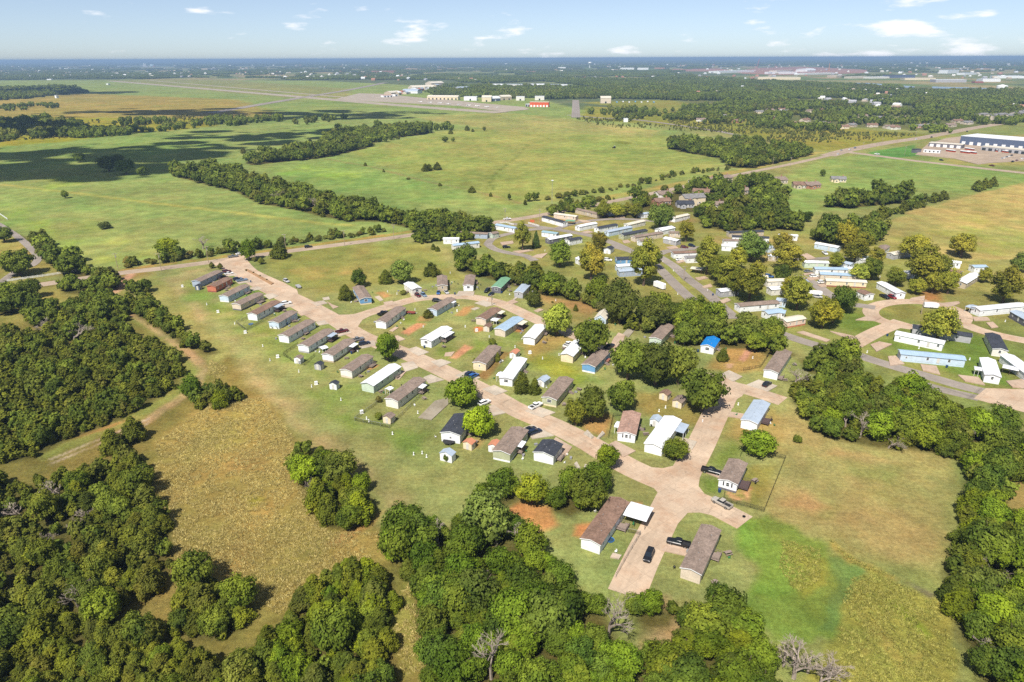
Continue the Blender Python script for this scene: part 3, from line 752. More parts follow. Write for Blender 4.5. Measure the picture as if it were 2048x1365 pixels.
for z, pts, m in (('1', [(805, 505), (890, 488), (945, 512), (860, 545)], PAD), ('1', [(1440, 828), (1560, 798), (1612, 848), (1482, 885)], PAD),
                  ('1', [(680, 438), (755, 424), (795, 450), (705, 466)], PAD), ('1', [(1110, 662), (1180, 640), (1235, 670), (1150, 695)], PINKPAD),
                  ('1', [(1280, 752), (1360, 735), (1405, 765), (1310, 782)], PAD), ('1', [(1670, 965), (1800, 915), (1850, 960), (1700, 992)], PAD),
                  ('1', [(950, 590), (1050, 575), (1090, 605), (985, 625)], PAD), ('1', [(440, 310), (540, 298), (570, 325), (470, 335)], PAD), ('1', [(540, 370), (660, 355), (690, 385), (580, 402)], PAD),
                  ('1', [(1340, 530), (1400, 520), (1410, 545), (1355, 552)], PAD), ('1', [(1230, 575), (1350, 555), (1390, 580), (1290, 605)], PAD), ('1', [(1380, 560), (1430, 590), (1490, 612), (1440, 630)], PINKPAD),
                  ('2', [(740, 1003), (830, 975), (948, 1025), (850, 1060)], PAD), ('2', [(960, 1108), (1060, 1088), (1152, 1118), (1040, 1165)], PAD),
                  ('2', [(1185, 1238), (1285, 1195), (1415, 1258), (1310, 1292)], PAD), ('2', [(690, 1130), (800, 1105), (850, 1165), (730, 1205)], PAD),
                  ('2', [(895, 1255), (965, 1228), (1085, 1278), (945, 1312)], PAD), ('2', [(1218, 470), (1362, 474), (1350, 512), (1192, 512)], PAD),
                  ('2', [(1360, 578), (1440, 553), (1562, 590), (1470, 612)], PAD), ('2', [(770, 500), (920, 500), (952, 532), (820, 556)], PAD),
                  ('2', [(530, 572), (610, 558), (662, 590), (560, 612)], PINKPAD), ('2', [(450, 522), (495, 512), (532, 552), (502, 562)], PAD),
                  ('2', [(588, 893), (660, 873), (732, 908), (640, 937)], PINKPAD), ('2', [(1095, 1032), (1182, 1020), (1150, 1062), (1085, 1062)], PINKPAD),
                  ('2', [(585, 830), (640, 795), (672, 802), (620, 838)], PINKPAD), ('2', [(1325, 632), (1380, 615), (1410, 625), (1365, 643)], PAD),
                  ('5', [(1430, 362), (1540, 325), (1662, 380), (1550, 420)], PAD), ('5', [(1450, 530), (1530, 505), (1645, 578), (1500, 612)], PAD),
                  ('5', [(848, 622), (1000, 470), (1118, 440), (1122, 500), (970, 642)], GRAVEL), ('5', [(640, 270), (700, 190), (740, 200), (680, 272)], PINKPAD),
                  ('6', [(450, 562), (560, 515), (732, 575), (612, 622)], PAD), ('6', [(440, 715), (520, 685), (720, 785), (520, 815)], PAD),
                  ('6', [(690, 858), (735, 800), (885, 888), (825, 972), (790, 960)], PINKPAD), ('6', [(1168, 892), (1280, 833), (1462, 925), (1350, 982)], PINKPAD),
                  ('4', [(1308, 872), (1400, 828), (1525, 885), (1440, 932)], PAD), ('4', [(1558, 962), (1672, 913), (1842, 970), (1752, 1022)], PAD),
                  ('7', [(1055, 85), (1182, 105), (1160, 136), (1038, 116)], PINKPAD), ('7', [(588, 1032), (640, 985), (800, 1030), (770, 1072)], PINKPAD),
                  ('7', [(738, 262), (832, 290), (800, 345), (765, 325)], PAD), ('4', [(430, 502), (540, 385), (592, 400), (490, 527)], GRAVEL),
                  ('4', [(325, 592), (360, 520), (450, 592), (400, 645)], PINKPAD), ('7', [(240, 1080), (258, 1050), (318, 1066), (300, 1092)], PAD), ('7', [(868, 490), (890, 460), (1010, 490), (990, 540)], PINKPAD),
                  ('3', [(990, 650), (1040, 628), (1080, 640), (1030, 662)], PINKPAD), ('3', [(735, 575), (800, 548), (850, 570), (790, 590)], PINKPAD), ('3', [(800, 545), (850, 508), (862, 516), (815, 552)], PAD),
                  ('3', [(1250, 470), (1330, 480), (1470, 520), (1390, 535)], GRAVEL), ('3', [(1520, 600), (1620, 590), (1650, 625), (1560, 620)], GRAVEL), ('3', [(1700, 930), (1760, 850), (1820, 870), (1800, 950)], PINKPAD),
                  ('8', [(165, 628), (212, 620), (420, 688), (390, 702)], PINKPAD), ('8', [(415, 620), (520, 640), (652, 672), (600, 702)], PINKPAD),
                  ('8', [(610, 535), (700, 505), (805, 520), (760, 542)], PINKPAD), ('8', [(722, 722), (790, 700), (888, 720), (770, 777)], PINKPAD),
                  ('8', [(855, 812), (912, 808), (982, 870), (872, 882)], PINKPAD), ('8', [(1100, 872), (1222, 885), (1252, 950), (1120, 920)], PINKPAD),
                  ('8', [(1385, 953), (1540, 970), (1592, 1030), (1440, 1000)], PINKPAD), ('8', [(1498, 512), (1610, 515), (1632, 540), (1510, 542)], PINKPAD),
                  ('8', [(1600, 557), (1650, 550), (1692, 590), (1640, 597)], PINKPAD), ('8', [(1018, 395), (1028, 370), (1135, 352), (1132, 388)], PINKPAD),
                  ('8', [(1228, 412), (1392, 395), (1402, 410), (1320, 442)], PINKPAD), ('8', [(1750, 1000), (1900, 985), (1900, 1057), (1800, 1047)], PINKPAD),
                  ('9', [(320, 590), (380, 565), (490, 550), (430, 600)], PINKPAD), ('9', [(130, 530), (300, 515), (350, 520), (200, 552)], PINKPAD), ('9', [(0, 440), (130, 425), (140, 450), (20, 470)], PINKPAD),
                  ('9', [(1170, 180), (1260, 165), (1280, 185), (1190, 195)], PINKPAD), ('9', [(1700, 490), (1790, 475), (1830, 500), (1740, 510)], PINKPAD), ('9', [(1250, 425), (1310, 415), (1340, 440), (1270, 450)], PINKPAD),
                  ('9', [(830, 335), (900, 320), (960, 335), (880, 350)], PINKPAD), ('9', [(780, 205), (880, 215), (940, 235), (860, 240)], PINKPAD), ('A', [(50, 600), (150, 585), (190, 605), (80, 625)], PINKPAD),
                  ('A', [(120, 690), (210, 660), (230, 690), (150, 705)], PINKPAD), ('A', [(290, 840), (380, 805), (420, 830), (340, 865)], PINKPAD), ('A', [(1120, 360), (1200, 350), (1290, 400), (1190, 415)], PINKPAD),
                  ('A', [(1150, 560), (1240, 545), (1270, 555), (1180, 575)], PINKPAD), ('A', [(1180, 600), (1300, 590), (1330, 610), (1230, 625)], PINKPAD), ('A', [(1300, 670), (1390, 660), (1400, 690), (1340, 695)], PINKPAD), ('9', [(1800, 640), (1870, 620), (1900, 635), (1830, 655)], PINKPAD)):
    slab('driveway_slab', QL(z, pts), m, label='concrete or gravel parking slab beside a home')
# airfield
road('runway', '0', [(222, 162.5), (480, 184), (700, 203), (860, 216), (1003, 226)], 46, RUNWAY, 'long pale runway crossing the airfield grass', sub=3)
road('taxiway', '0', [(300, 161.5), (480, 177), (640, 191), (700, 196), (800, 203), (900, 209)], 20, RUNWAY, 'taxiway parallel to the runway', sub=3)
road('crossing_runway', '0', [(420, 227), (560, 203), (640, 190), (700, 180), (770, 166)], 30, ASPH, 'darker runway crossing the pale one', sub=3)
slab('airfield_apron', QL('F', [(-20, 580), (110, 548), (250, 552), (520, 578), (700, 592), (830, 607), (1080, 628), (1110, 642), (960, 657), (700, 622), (400, 606), (60, 590)]), RUNWAY, label='pale concrete aircraft apron')
road('airfield_road', 'F', [(1379, 588), (1380, 640), (1380, 690)], 18, ASPH, 'straight reddish road running to the airfield', sub=3)
road('airfield_road', 'F', [(1340, 675), (1500, 690), (1750, 705), (2048, 745), (2250, 775)], 10, ASPH, 'perimeter road of the airfield', sub=3)
road('airfield_road', 'N', [(880, 10), (1080, 40), (1250, 70), (1400, 100)], 9, ASPH, 'perimeter road behind the grove', sub=3)
slab('bus_yard', QL('R', [(1050, 365), (1160, 270), (1330, 215), (1460, 200), (2100, 300), (2100, 420), (1740, 440), (1620, 455), (1400, 400)]), COUNTRY, label='pale gravel yard with parked buses')

# ------------------------------------------------------------------ mobile homes and sheds
WALL = {'white': (236, 238, 240), 'offwhite': (228, 224, 216), 'cream': (226, 210, 178), 'beige': (212, 198, 180), 'tan': (190, 176, 154), 'greyblue': (166, 178, 196),
        'lightblue': (196, 212, 228), 'blue': (112, 158, 200), 'sage': (196, 210, 192), 'olive': (176, 180, 150), 'rust': (196, 120, 96), 'dark': (110, 108, 116), 'grey': (172, 172, 176), 'pink': (232, 206, 190), 'red': (150, 90, 78), 'orange': (214, 96, 52), 'navy': (92, 104, 128), 'brick': (176, 130, 108)}
def wallm(k): return mat_siding('siding_' + k, alb(*WALL[k], k=1.7))
ROOFC = {'taupe': (158, 140, 128), 'brown': (150, 122, 106), 'dark': (74, 78, 88), 'pinkish': (188, 154, 138), 'greyshingle': (148, 146, 146)}
SHEET = {'white': (240, 243, 248), 'greymetal': (176, 190, 206), 'bluemetal': (166, 190, 212), 'blue': (30, 130, 210), 'green': (122, 168, 136), 'cream': (226, 218, 200), 'rust': (206, 140, 110), 'teal': (150, 180, 190)}
def roofm(k): return mat_shingle('shingle_' + k, alb(*ROOFC[k], k=1.18)) if k in ROOFC else mat_metalroof('sheet_roof_' + k, alb(*SHEET[k], k=1.45))
FRAME = mat_plain('window_frame_white', (0.75, 0.75, 0.74), 0.5)
GLASS = mat_plain('window_glass', (0.03, 0.04, 0.05), 0.12, 0.6, var=0.3)
WOODM = mat_plain('weathered_deck_wood', alb(176, 158, 146), 0.85, 0.1, var=0.25, vscale=3)
DARKW = mat_plain('dark_deck_wood', alb(112, 94, 92), 0.85, 0.1, var=0.25, vscale=3)
SHUT = mat_plain('dark_shutter', (0.03, 0.03, 0.035), 0.6)
STEEL = mat_plain('galvanised_steel', (0.42, 0.43, 0.44), 0.5, 0.5, 0.6)
BLACKM = mat_plain('black_metal', (0.015, 0.015, 0.017), 0.5)
DOORM = mat_plain('door_paint', (0.55, 0.53, 0.50), 0.5)

def _win_mesh(name, w, h):
    m = MB(); t = 0.09
    m.box(-w / 2, w / 2, -0.07, 0.02, 0, t); m.box(-w / 2, w / 2, -0.07, 0.02, h - t, h)
    m.box(-w / 2, -w / 2 + t, -0.07, 0.02, t, h - t); m.box(w / 2 - t, w / 2, -0.07, 0.02, t, h - t)
    m.box(-w / 2 + t, w / 2 - t, -0.055, 0.0, h / 2 - 0.03, h / 2 + 0.03)
    fr = m.mesh(name, [FRAME])
    p = MB().box(-w / 2 + t, w / 2 - t, -0.035, 0.01, t, h - t).mesh(name + '_pane', [GLASS])
    m.box(-w / 2 + t, w / 2 - t, -0.035, 0.01, t, h - t, 1)
    return fr, p, m.mesh(name + '_far', [FRAME, GLASS])
WIN = {'s': _win_mesh('window', 0.95, 1.25), 'w': _win_mesh('window', 1.6, 1.25), 't': _win_mesh('window', 0.7, 0.8)}
DOORME = MB().box(-0.48, 0.48, -0.06, 0.02, 0, 2.05).mesh('door', [DOORM])
SHUTME = MB().box(-0.17, 0.17, -0.05, 0.01, 0, 1.3).mesh('shutter', [SHUT])
VENTME = MB().tube((0, 0, 0), (0, 0, 0.22), 0.06, 0.06, 6).tube((0, 0, 0.22), (0, 0, 0.30), 0.11, 0.08, 6).mesh('vent_pipe', [mat_plain('vent_grey', (0.35, 0.34, 0.33), 0.6)])
STEPME = None
def _steps():
    m = MB()
    for k in range(4): m.box(-0.6, 0.6, -0.3 * (k + 1) - 0.9, -0.3 * k - 0.9, 0.0, 0.62 - 0.16 * k)
    m.box(-0.75, 0.75, -0.9, -0.02, 0.5, 0.66)
    for x in (-0.7, 0.66):
        m.box(x, x + 0.05, -0.9, -0.85, 0, 1.5); m.box(x, x + 0.05, -0.9, -0.02, 1.45, 1.5); m.box(x, x + 0.05, -2.05, -2.0, 0, 0.95)
        m.add([(x, -2.05, 0.92), (x + 0.05, -2.05, 0.92), (x + 0.05, -0.88, 1.5), (x, -0.88, 1.5), (x, -2.05, 0.86), (x + 0.05, -2.05, 0.86), (x + 0.05, -0.88, 1.44), (x, -0.88, 1.44)],
              [(0, 1, 2, 3), (7, 6, 5, 4), (0, 3, 7, 4), (1, 5, 6, 2)])
    return m.mesh('steps', [WOODM])
STEPME = _steps()

def add_window(root, x, y, z, face, kind='s', near=True):
    """face 0: front long side, 1: start gable, 2: end gable, 3: back"""
    rz = {0: 0, 1: -math.pi / 2, 2: math.pi / 2, 3: math.pi}[face]
    fr, p, far = WIN[kind]
    if near:
        w = put('window', fr, root, (x, y, z), rz); put('pane', p, w)
    else:
        w = put('window', far, root, (x, y, z), rz)
    return w

def awning(root, x0, x1, depth, zt, m, deck=None, name='awning'):
    """porch roof on posts along the front side, over an optional deck"""
    r = MB()
    r.add([(x0, -0.01, zt + 0.12), (x1, -0.01, zt + 0.12), (x1, -depth, zt - 0.06), (x0, -depth, zt - 0.06),
           (x0, -0.01, zt + 0.04), (x1, -0.01, zt + 0.04), (x1, -depth, zt - 0.14), (x0, -depth, zt - 0.14)],
          [(0, 3, 2, 1), (4, 5, 6, 7), (0, 1, 5, 4), (1, 2, 6, 5), (2, 3, 7, 6), (3, 0, 4, 7)])
    a = r.build(name, m, root)
    for x in (x0 + 0.12, (x0 + x1) / 2, x1 - 0.12):
        MB().box(x - 0.05, x + 0.05, -depth + 0.06, -depth + 0.16, 0, zt - 0.1).build('post', FRAME if deck is None else deck, a)
    if deck is not None: add_deck(root, x0, x1, depth - 0.05, deck)

def add_deck(root, x0, x1, depth, m, h=0.68):
    d = MB().box(x0, x1, -depth, -0.03, h - 0.1, h).build('deck', m, root)
    f = MB()
    for x in (x0 + 0.08, x1 - 0.18):
        f.box(x, x + 0.1, -depth + 0.05, -depth + 0.15, 0, h - 0.1)
    n = max(2, int((x1 - x0) / 0.9))
    for k in range(n + 1):
        x = x0 + (x1 - x0 - 0.07) * k / n
        f.box(x, x + 0.07, -depth, -depth + 0.07, h, h + 0.95)
    f.box(x0, x1, -depth, -depth + 0.07, h + 0.95, h + 1.02); f.box(x0, x1, -depth, -depth + 0.05, h + 0.45, h + 0.52)
    for x in (x0, x1 - 0.06):
        f.box(x, x + 0.06, -depth + 0.08, -0.05, h + 0.95, h + 1.02); f.box(x, x + 0.06, -depth + 0.08, -0.05, h + 0.45, h + 0.52)
    f.build('railing', m, d)
    s = MB()
    for k in range(4): s.box(x1 + 0.02 + 0.3 * k, x1 + 0.32 + 0.3 * k, -depth + 0.2, -depth + 1.3, 0, 0.6 - 0.15 * k)
    s.build('steps', m, d)

HOME_BOXES = []
def home(z, x0, y0, x1, y1, w, wall, roof, label, skirt=None, near=True, h=3.05, win=True, door=None, porch=None, deck=None, gable=None, shutters=False, group=None, slope=0.24, name='mobile_home', cat='mobile home', length=None, trim=None):
    p0, p1 = Q(z, x0, y0), Q(z, x1, y1)
    d = p1 - p0
    L = length or d.length
    root = empty(name, p0, math.atan2(d.y, d.x))
    tag(root, label, cat, group)
    HOME_BOXES.append((p0, d.normalized(), L, w))
    wm = wallm(wall)
    sk = 0.68 if cat == 'mobile home' else 0.12
    ridge = h + w / 2 * slope
    prof = [(0, sk), (w, sk), (w, h), (w / 2, ridge), (0, h)]
    MB().prism(prof, 0, L).build('wall', wm, root)
    skm = wallm(skirt) if skirt else wm
    MB().box(0.04, L - 0.04, 0.04, w - 0.04, -0.02, sk - 0.002).build('skirting' if cat == 'mobile home' else 'footing', skm, root)
    rm = roofm(roof)
    o, t = (0.28, 0.10) if cat == 'mobile home' else (0.2, 0.08)
    ey = h - o * slope + 0.015
    rp = [(-o, ey), (w / 2, ridge + 0.015), (w + o, ey), (w + o, ey + t), (w / 2, ridge + t + 0.015), (-o, ey + t)]
    ro = MB().prism(rp, -o, L + o).build('roof', rm, root)
    if cat == 'mobile home' or w > 4:
        MB().prism([(w / 2 - 0.22, ridge + t - 0.02), (w / 2 + 0.22, ridge + t - 0.02), (w / 2, ridge + t + 0.07)], -o + 0.02, L + o - 0.02).build('ridge_cap', rm, ro)
        fm = wallm(trim or ('white' if roof != 'white' else 'grey'))
        for xx in (-o - 0.035, L + o - 0.002):
            f = MB()
            f.add([(xx, -o, ey - 0.12), (xx, w / 2, ridge - 0.10), (xx, w + o, ey - 0.12), (xx, w + o, ey + t - 0.01), (xx, w / 2, ridge + t), (xx, -o, ey + t - 0.01),
                   (xx + 0.03, -o, ey - 0.12), (xx + 0.03, w / 2, ridge - 0.10), (xx + 0.03, w + o, ey - 0.12), (xx + 0.03, w + o, ey + t - 0.01), (xx + 0.03, w / 2, ridge + t), (xx + 0.03, -o, ey + t - 0.01)],
                  [(0, 1, 4, 5), (1, 2, 3, 4), (11, 10, 7, 6), (10, 9, 8, 7), (0, 6, 7, 1), (1, 7, 8, 2), (5, 4, 10, 11), (4, 3, 9, 10), (0, 5, 11, 6), (2, 8, 9, 3)])
            f.build('barge_board', fm, ro)
    if near and cat == 'mobile home':
        for fx, fy in ((0.22, 0.3), (0.55, 0.72), (0.8, 0.28)):
            yv = w * fy; zz = ridge - abs(yv - w / 2) * slope + t - 0.02
            put('vent_pipe', VENTME, ro, (L * fx, yv, zz))
    if win and cat == 'mobile home':
        n = max(3, int(L / 3.4))
        dk = int(n * (door if door is not None else 0.62))
        for k in range(n):
            x = L * (k + 0.55) / n
            if k == dk:
                put('door', DOORME, root, (x, 0, sk + 0.03))
                if near and not porch and not deck: put('steps', STEPME, root, (x, 0, 0))
            elif near or k % 2 == 0:
                add_window(root, x, 0, sk + 0.82, 0, 's' if k % 3 else 't', near)
        if gable:
            add_window(root, 0, w * 0.5, sk + 0.8, 1, gable, near)
            add_window(root, L, w * 0.5, sk + 0.8, 2, gable, near)
        if near:
            for k in range(max(2, int(L / 5))):
                add_window(root, L * (k + 0.5) / max(2, int(L / 5)), w, sk + 0.82, 3, 's', False)
        if shutters:
            for s in (-1.12, 1.12): put('shutter', SHUTME, root, (0, w * 0.5 + s, sk + 0.78), -math.pi / 2)
    if near and cat == 'mobile home':
        MB().box(L * .5, L * .5 + .9, w + .3, w + 1.2, 0, .95).build('air_conditioner', STEEL, root)
        MB().box(L * .33, L * .33 + .12, w / 2 - .1, w / 2 + .1, ridge + t, ridge + t + .25).build('flue', STEEL, ro)
    if cat == 'shed':
        put('door', DOORME, root, (L * 0.5, 0, 0.15)) if w < 3.6 else None
        for k, fx in enumerate((0.5,)): put('door', DOORME, root, (0, w * 0.5, 0.15), -math.pi / 2)
    if porch: awning(root, L * porch[0], L * porch[1], porch[2], 2.75, roofm(porch[3]), porch[4] if len(porch) > 4 else None)
    if deck: add_deck(root, L * deck[0], L * deck[1], deck[2], deck[3] if len(deck) > 3 else WOODM)
    return root

# the row along the street, from the entrance downwards
home('1', 238, 432, 436, 338, 5.0, 'greyblue', 'taupe', 'grey-blue mobile home with taupe roof next to the small blue shed', trim='lightblue', porch=(0.72, 0.98, 2.0, 'dark', DARKW))
home('1', 378, 480, 528, 402, 5.0, 'rust', 'brown', 'rust coloured mobile home with brown roof beside the entrance street', skirt='red', trim='rust')
home('1', 492, 570, 686, 470, 5.0, 'lightblue', 'taupe', 'pale blue mobile home with taupe roof just below the rust coloured one', skirt='white', deck=(0.7, 0.88, 1.8))
home('1', 605, 648, 812, 548, 5.0, 'beige', 'taupe', 'beige mobile home with dark skirting and a wooden deck facing the street', skirt='dark', deck=(0.62, 0.86, 2.4))
home('1', 752, 738, 968, 622, 5.0, 'white', 'brown', 'white mobile home with brown roof and a grey porch awning next to the white car', porch=(0.66, 0.95, 2.8, 'greymetal', DARKW))
home('1', 950, 815, 1118, 716, 5.0, 'lightblue', 'taupe', 'light blue mobile home with satellite dishes on its back gable', skirt='white', deck=(0.6, 0.75, 1.5))
home('1', 1040, 942, 1282, 802, 5.0, 'white', 'taupe', 'long white mobile home with taupe roof standing across from the loop street corner', deck=(0.5, 0.62, 1.5))
home('1', 1222, 1035, 1452, 888, 5.0, 'white', 'taupe', 'white mobile home with a grey porch awning beside the dark red truck', skirt='grey', porch=(0.68, 0.94, 2.6, 'greymetal', DARKW))
home('1', 1445, 1120, 1645, 982, 5.0, 'white', 'taupe', 'white mobile home with white porch awning next to the navy car', skirt='tan', porch=(0.66, 0.92, 2.4, 'white', DARKW))
home('5', 250, 265, 442, 128, 5.0, 'offwhite', 'taupe', 'off-white mobile home with taupe roof behind the round oak by the street', skirt='beige', deck=(0.72, 0.92, 2.0))
home('5', 447, 397, 694, 222, 5.2, 'sage', 'white', 'long pale green mobile home with a bright white sheet roof', skirt='sage', slope=0.3, deck=(0.74, 0.84, 1.2))
home('5', 668, 540, 920, 345, 5.0, 'offwhite', 'taupe', 'long off-white mobile home in a fenced yard with white porch awning', porch=(0.68, 0.86, 2.2, 'white', WOODM))
home('5', 1230, 858, 1345, 690, 6.2, 'white', 'dark', 'white mobile home with dark roof half hidden by the bright oak', gable='t', h=3.3)
home('6', 318, 1030, 480, 812, 5.4, 'olive', 'taupe', 'mobile home with mottled taupe roof beside the two black cars', skirt='white', porch=(0.35, 0.6, 1.8, 'white', WOODM))
home('6', 712, 1050, 792, 940, 6.2, 'white', 'dark', 'short white mobile home with slate dark roof at the wood edge', deck=(0.3, 0.7, 1.6))
# between street and loop
home('2', 558, 812, 737, 676, 5.0, 'white', 'taupe', 'white mobile home with taupe roof on the inside of the loop corner')
home('2', 1020, 697, 1192, 594, 4.8, 'lightblue', 'taupe', 'pale blue mobile home beside the round bush on the loop street', gable='t', porch=(0.72, 0.9, 1.4, 'white'))
home('2', 970, 985, 1157, 868, 5.2, 'white', 'white', 'white mobile home with white roof and covered porch in the middle of the lawn', gable='w', porch=(0.42, 0.86, 2.7, 'white', WOODM))
home('2', 1465, 785, 1605, 690, 5.0, 'beige', 'brown', 'beige mobile home with brown roof and small carport beside the loop street', porch=(0.68, 0.98, 2.4, 'cream', DARKW))
home('2', 1640, 888, 1805, 778, 5.2, 'beige', 'bluemetal', 'beige mobile home with a pale blue metal roof', porch=(0.62, 0.95, 2.8, 'cream', DARKW))
home('3', 998, 962, 1100, 846, 5.0, 'white', 'white', 'white mobile home with white metal roof beside the pale green tree', deck=(0.75, 0.95, 1.5))
home('3', 555, 1195, 692, 1042, 5.2, 'cream', 'taupe', 'cream mobile home with taupe roof behind the two blue cars', gable='t', trim='white')
home('3', 795, 1338, 925, 1150, 4.8, 'white', 'white', 'narrow white mobile home with rounded white roof behind the paired junipers', gable='w', slope=0.16)
home('3', 1345, 1125, 1462, 996, 5.0, 'cream', 'white', 'cream mobile home with white sheet roof and blue tarp under the oak', slope=0.3)
home('3', 1545, 1222, 1682, 1082, 5.2, 'blue', 'taupe', 'blue mobile home with white skirting and taupe roof', skirt='white', gable=None)
home('6', 740, 527, 892, 340, 5.2, 'olive', 'taupe', 'olive mobile home with mottled roof behind the white pickup', skirt='cream', gable='w')
home('4', 780, 608, 897, 482, 5.0, 'sage', 'taupe', 'pale green mobile home with taupe roof at the tree belt', skirt='white', gable='t')
home('4', 1258, 682, 1310, 604, 5.2, 'white', 'blue', 'small white home with a vivid blue sheet roof and front porch', gable='w', slope=0.34)
home('4', 1838, 915, 1960, 724, 5.0, 'white', 'taupe', 'white mobile home with taupe roof at the end of the loop street', deck=(0.0, 0.15, 1.8))
home('7', 1237, 220, 1320, 82, 5.0, 'white', 'greymetal', 'white mobile home with a blue-grey metal roof beside the cross street', gable=None, deck=(0.35, 0.62, 2.4, DARKW))
home('7', 408, 297, 442, 152, 5.4, 'white', 'pinkish', 'white mobile home with a faded pink roof and dark shutters', gable='s', shutters=True)
home('7', 590, 387, 718, 196, 5.4, 'white', 'white', 'white mobile home with bright white roof at the street junction', skirt='white', gable=None, trim='white', porch=(0.62, 0.95, 3.0, 'greymetal'))
home('7', 1098, 640, 1164, 498, 4.9, 'white', 'taupe', 'pale mobile home with dark shutters inside the black fenced yard', gable='s', skirt='dark', shutters=True, deck=(0.18, 0.55, 2.6, DARKW))
home('7', 168, 1058, 358, 768, 4.9, 'white', 'brown', 'white mobile home with brown roof beside the white carport', skirt='white', deck=(0.55, 0.7, 2.6))
home('7', 850, 1262, 982, 962, 4.5, 'beige', 'taupe', 'beige mobile home with mottled roof beside the black truck, half behind the wood edge', deck=(0.52, 0.68, 2.0))
# far side of the loop
home('3', 205, 467, 200, 378, 5.0, 'tan', 'taupe', 'tan mobile home with taupe roof above the two small cars', gable='s')
home('3', 440, 467, 458, 374, 5.0, 'white', 'taupe', 'white mobile home with taupe roof behind the empty white driveway', gable='w', deck=(0.6, 0.8, 1.6))
home('3', 690, 490, 777, 402, 4.9, 'dark', 'green', 'dark mobile home with a green sheet roof and white front porch', gable='w', trim='white')
home('3', 890, 535, 957, 462, 4.4, 'grey', 'greymetal', 'small grey mobile home with white posts beside the dark tree', gable='s')
home('2', 258, 485, 325, 595, 5.4, 'blue', 'taupe', 'blue mobile home with taupe roof tucked beside the round juniper', gable='w', skirt='cream', trim='white')
home('2', 722, 452, 797, 505, 5.0, 'offwhite', 'white', 'white mobile home with blue tarps on its roof below the grey-green tree', gable='w')
home('4', 278, 418, 322, 358, 5.2, 'lightblue', 'cream', 'little pale blue cottage with steep gable under the big dark oak', name='cottage', cat='house', slope=0.7)

# sheds
for z, a, b, c, d, w, wl_, rf, lb in (
        ('1', 228, 460, 250, 446, 2.4, 'navy', 'dark', 'small blue shed at the gable of the grey-blue home'),
        ('1', 1145, 1132, 1175, 1110, 2.8, 'white', 'taupe', 'white garden shed with taupe roof at the fenced back yard'),
        ('1', 1330, 1190, 1360, 1168, 2.8, 'grey', 'dark', 'small grey shed with dark barrel roof on the lawn'),
        ('5', 108, 368, 134, 345, 2.8, 'white', 'dark', 'white shed with dark roof standing alone on the back lawn'),
        ('5', 600, 682, 642, 648, 3.0, 'cream', 'taupe', 'cream shed with brown roof at the end of the fenced yard'),
        ('5', 1335, 922, 1370, 890, 3.0, 'cream', 'rust', 'cream shed with rusty striped roof beside the dark roofed home'),
        ('5', 1155, 1035, 1190, 1000, 4.0, 'white', 'greymetal', 'white shed with grey barrel roof behind a small bush'),
        ('6', 205, 945, 240, 900, 3.0, 'white', 'rust', 'white shed with rusty roof and open front next to the mottled roof home'),
        ('3', 585, 842, 615, 815, 2.8, 'beige', 'brown', 'beige shed beside the beige home with carport'),
        ('3', 825, 1088, 862, 1055, 2.6, 'white', 'rust', 'white and rust tin shed near the tall grass'),
        ('6', 628, 345, 682, 305, 3.0, 'white', 'greymetal', 'white barn shaped shed with grey roof by the paired junipers'),
        ('6', 1745, 470, 1782, 440, 3.0, 'cream', 'brown', 'small cream shed with brown roof under the big oaks'),
        ('4', 965, 1178, 1010, 1130, 3.2, 'cream', 'taupe', 'cream shed half hidden under the spreading oak'),
        ('6', 1665, 710, 1695, 670, 2.8, 'white', 'greymetal', 'white tin shed with shiny grey roof beside the bright white roof'),
        ('9', 1130, 557, 1166, 530, 4.2, 'white', 'dark', 'white garage with dark gable roof beside the sycamores')):
    home(z, a, b, c, d, w, wl_, rf, lb, near=False, h=2.3 if w < 3.5 else 2.6, slope=0.45, name='shed', cat='shed')

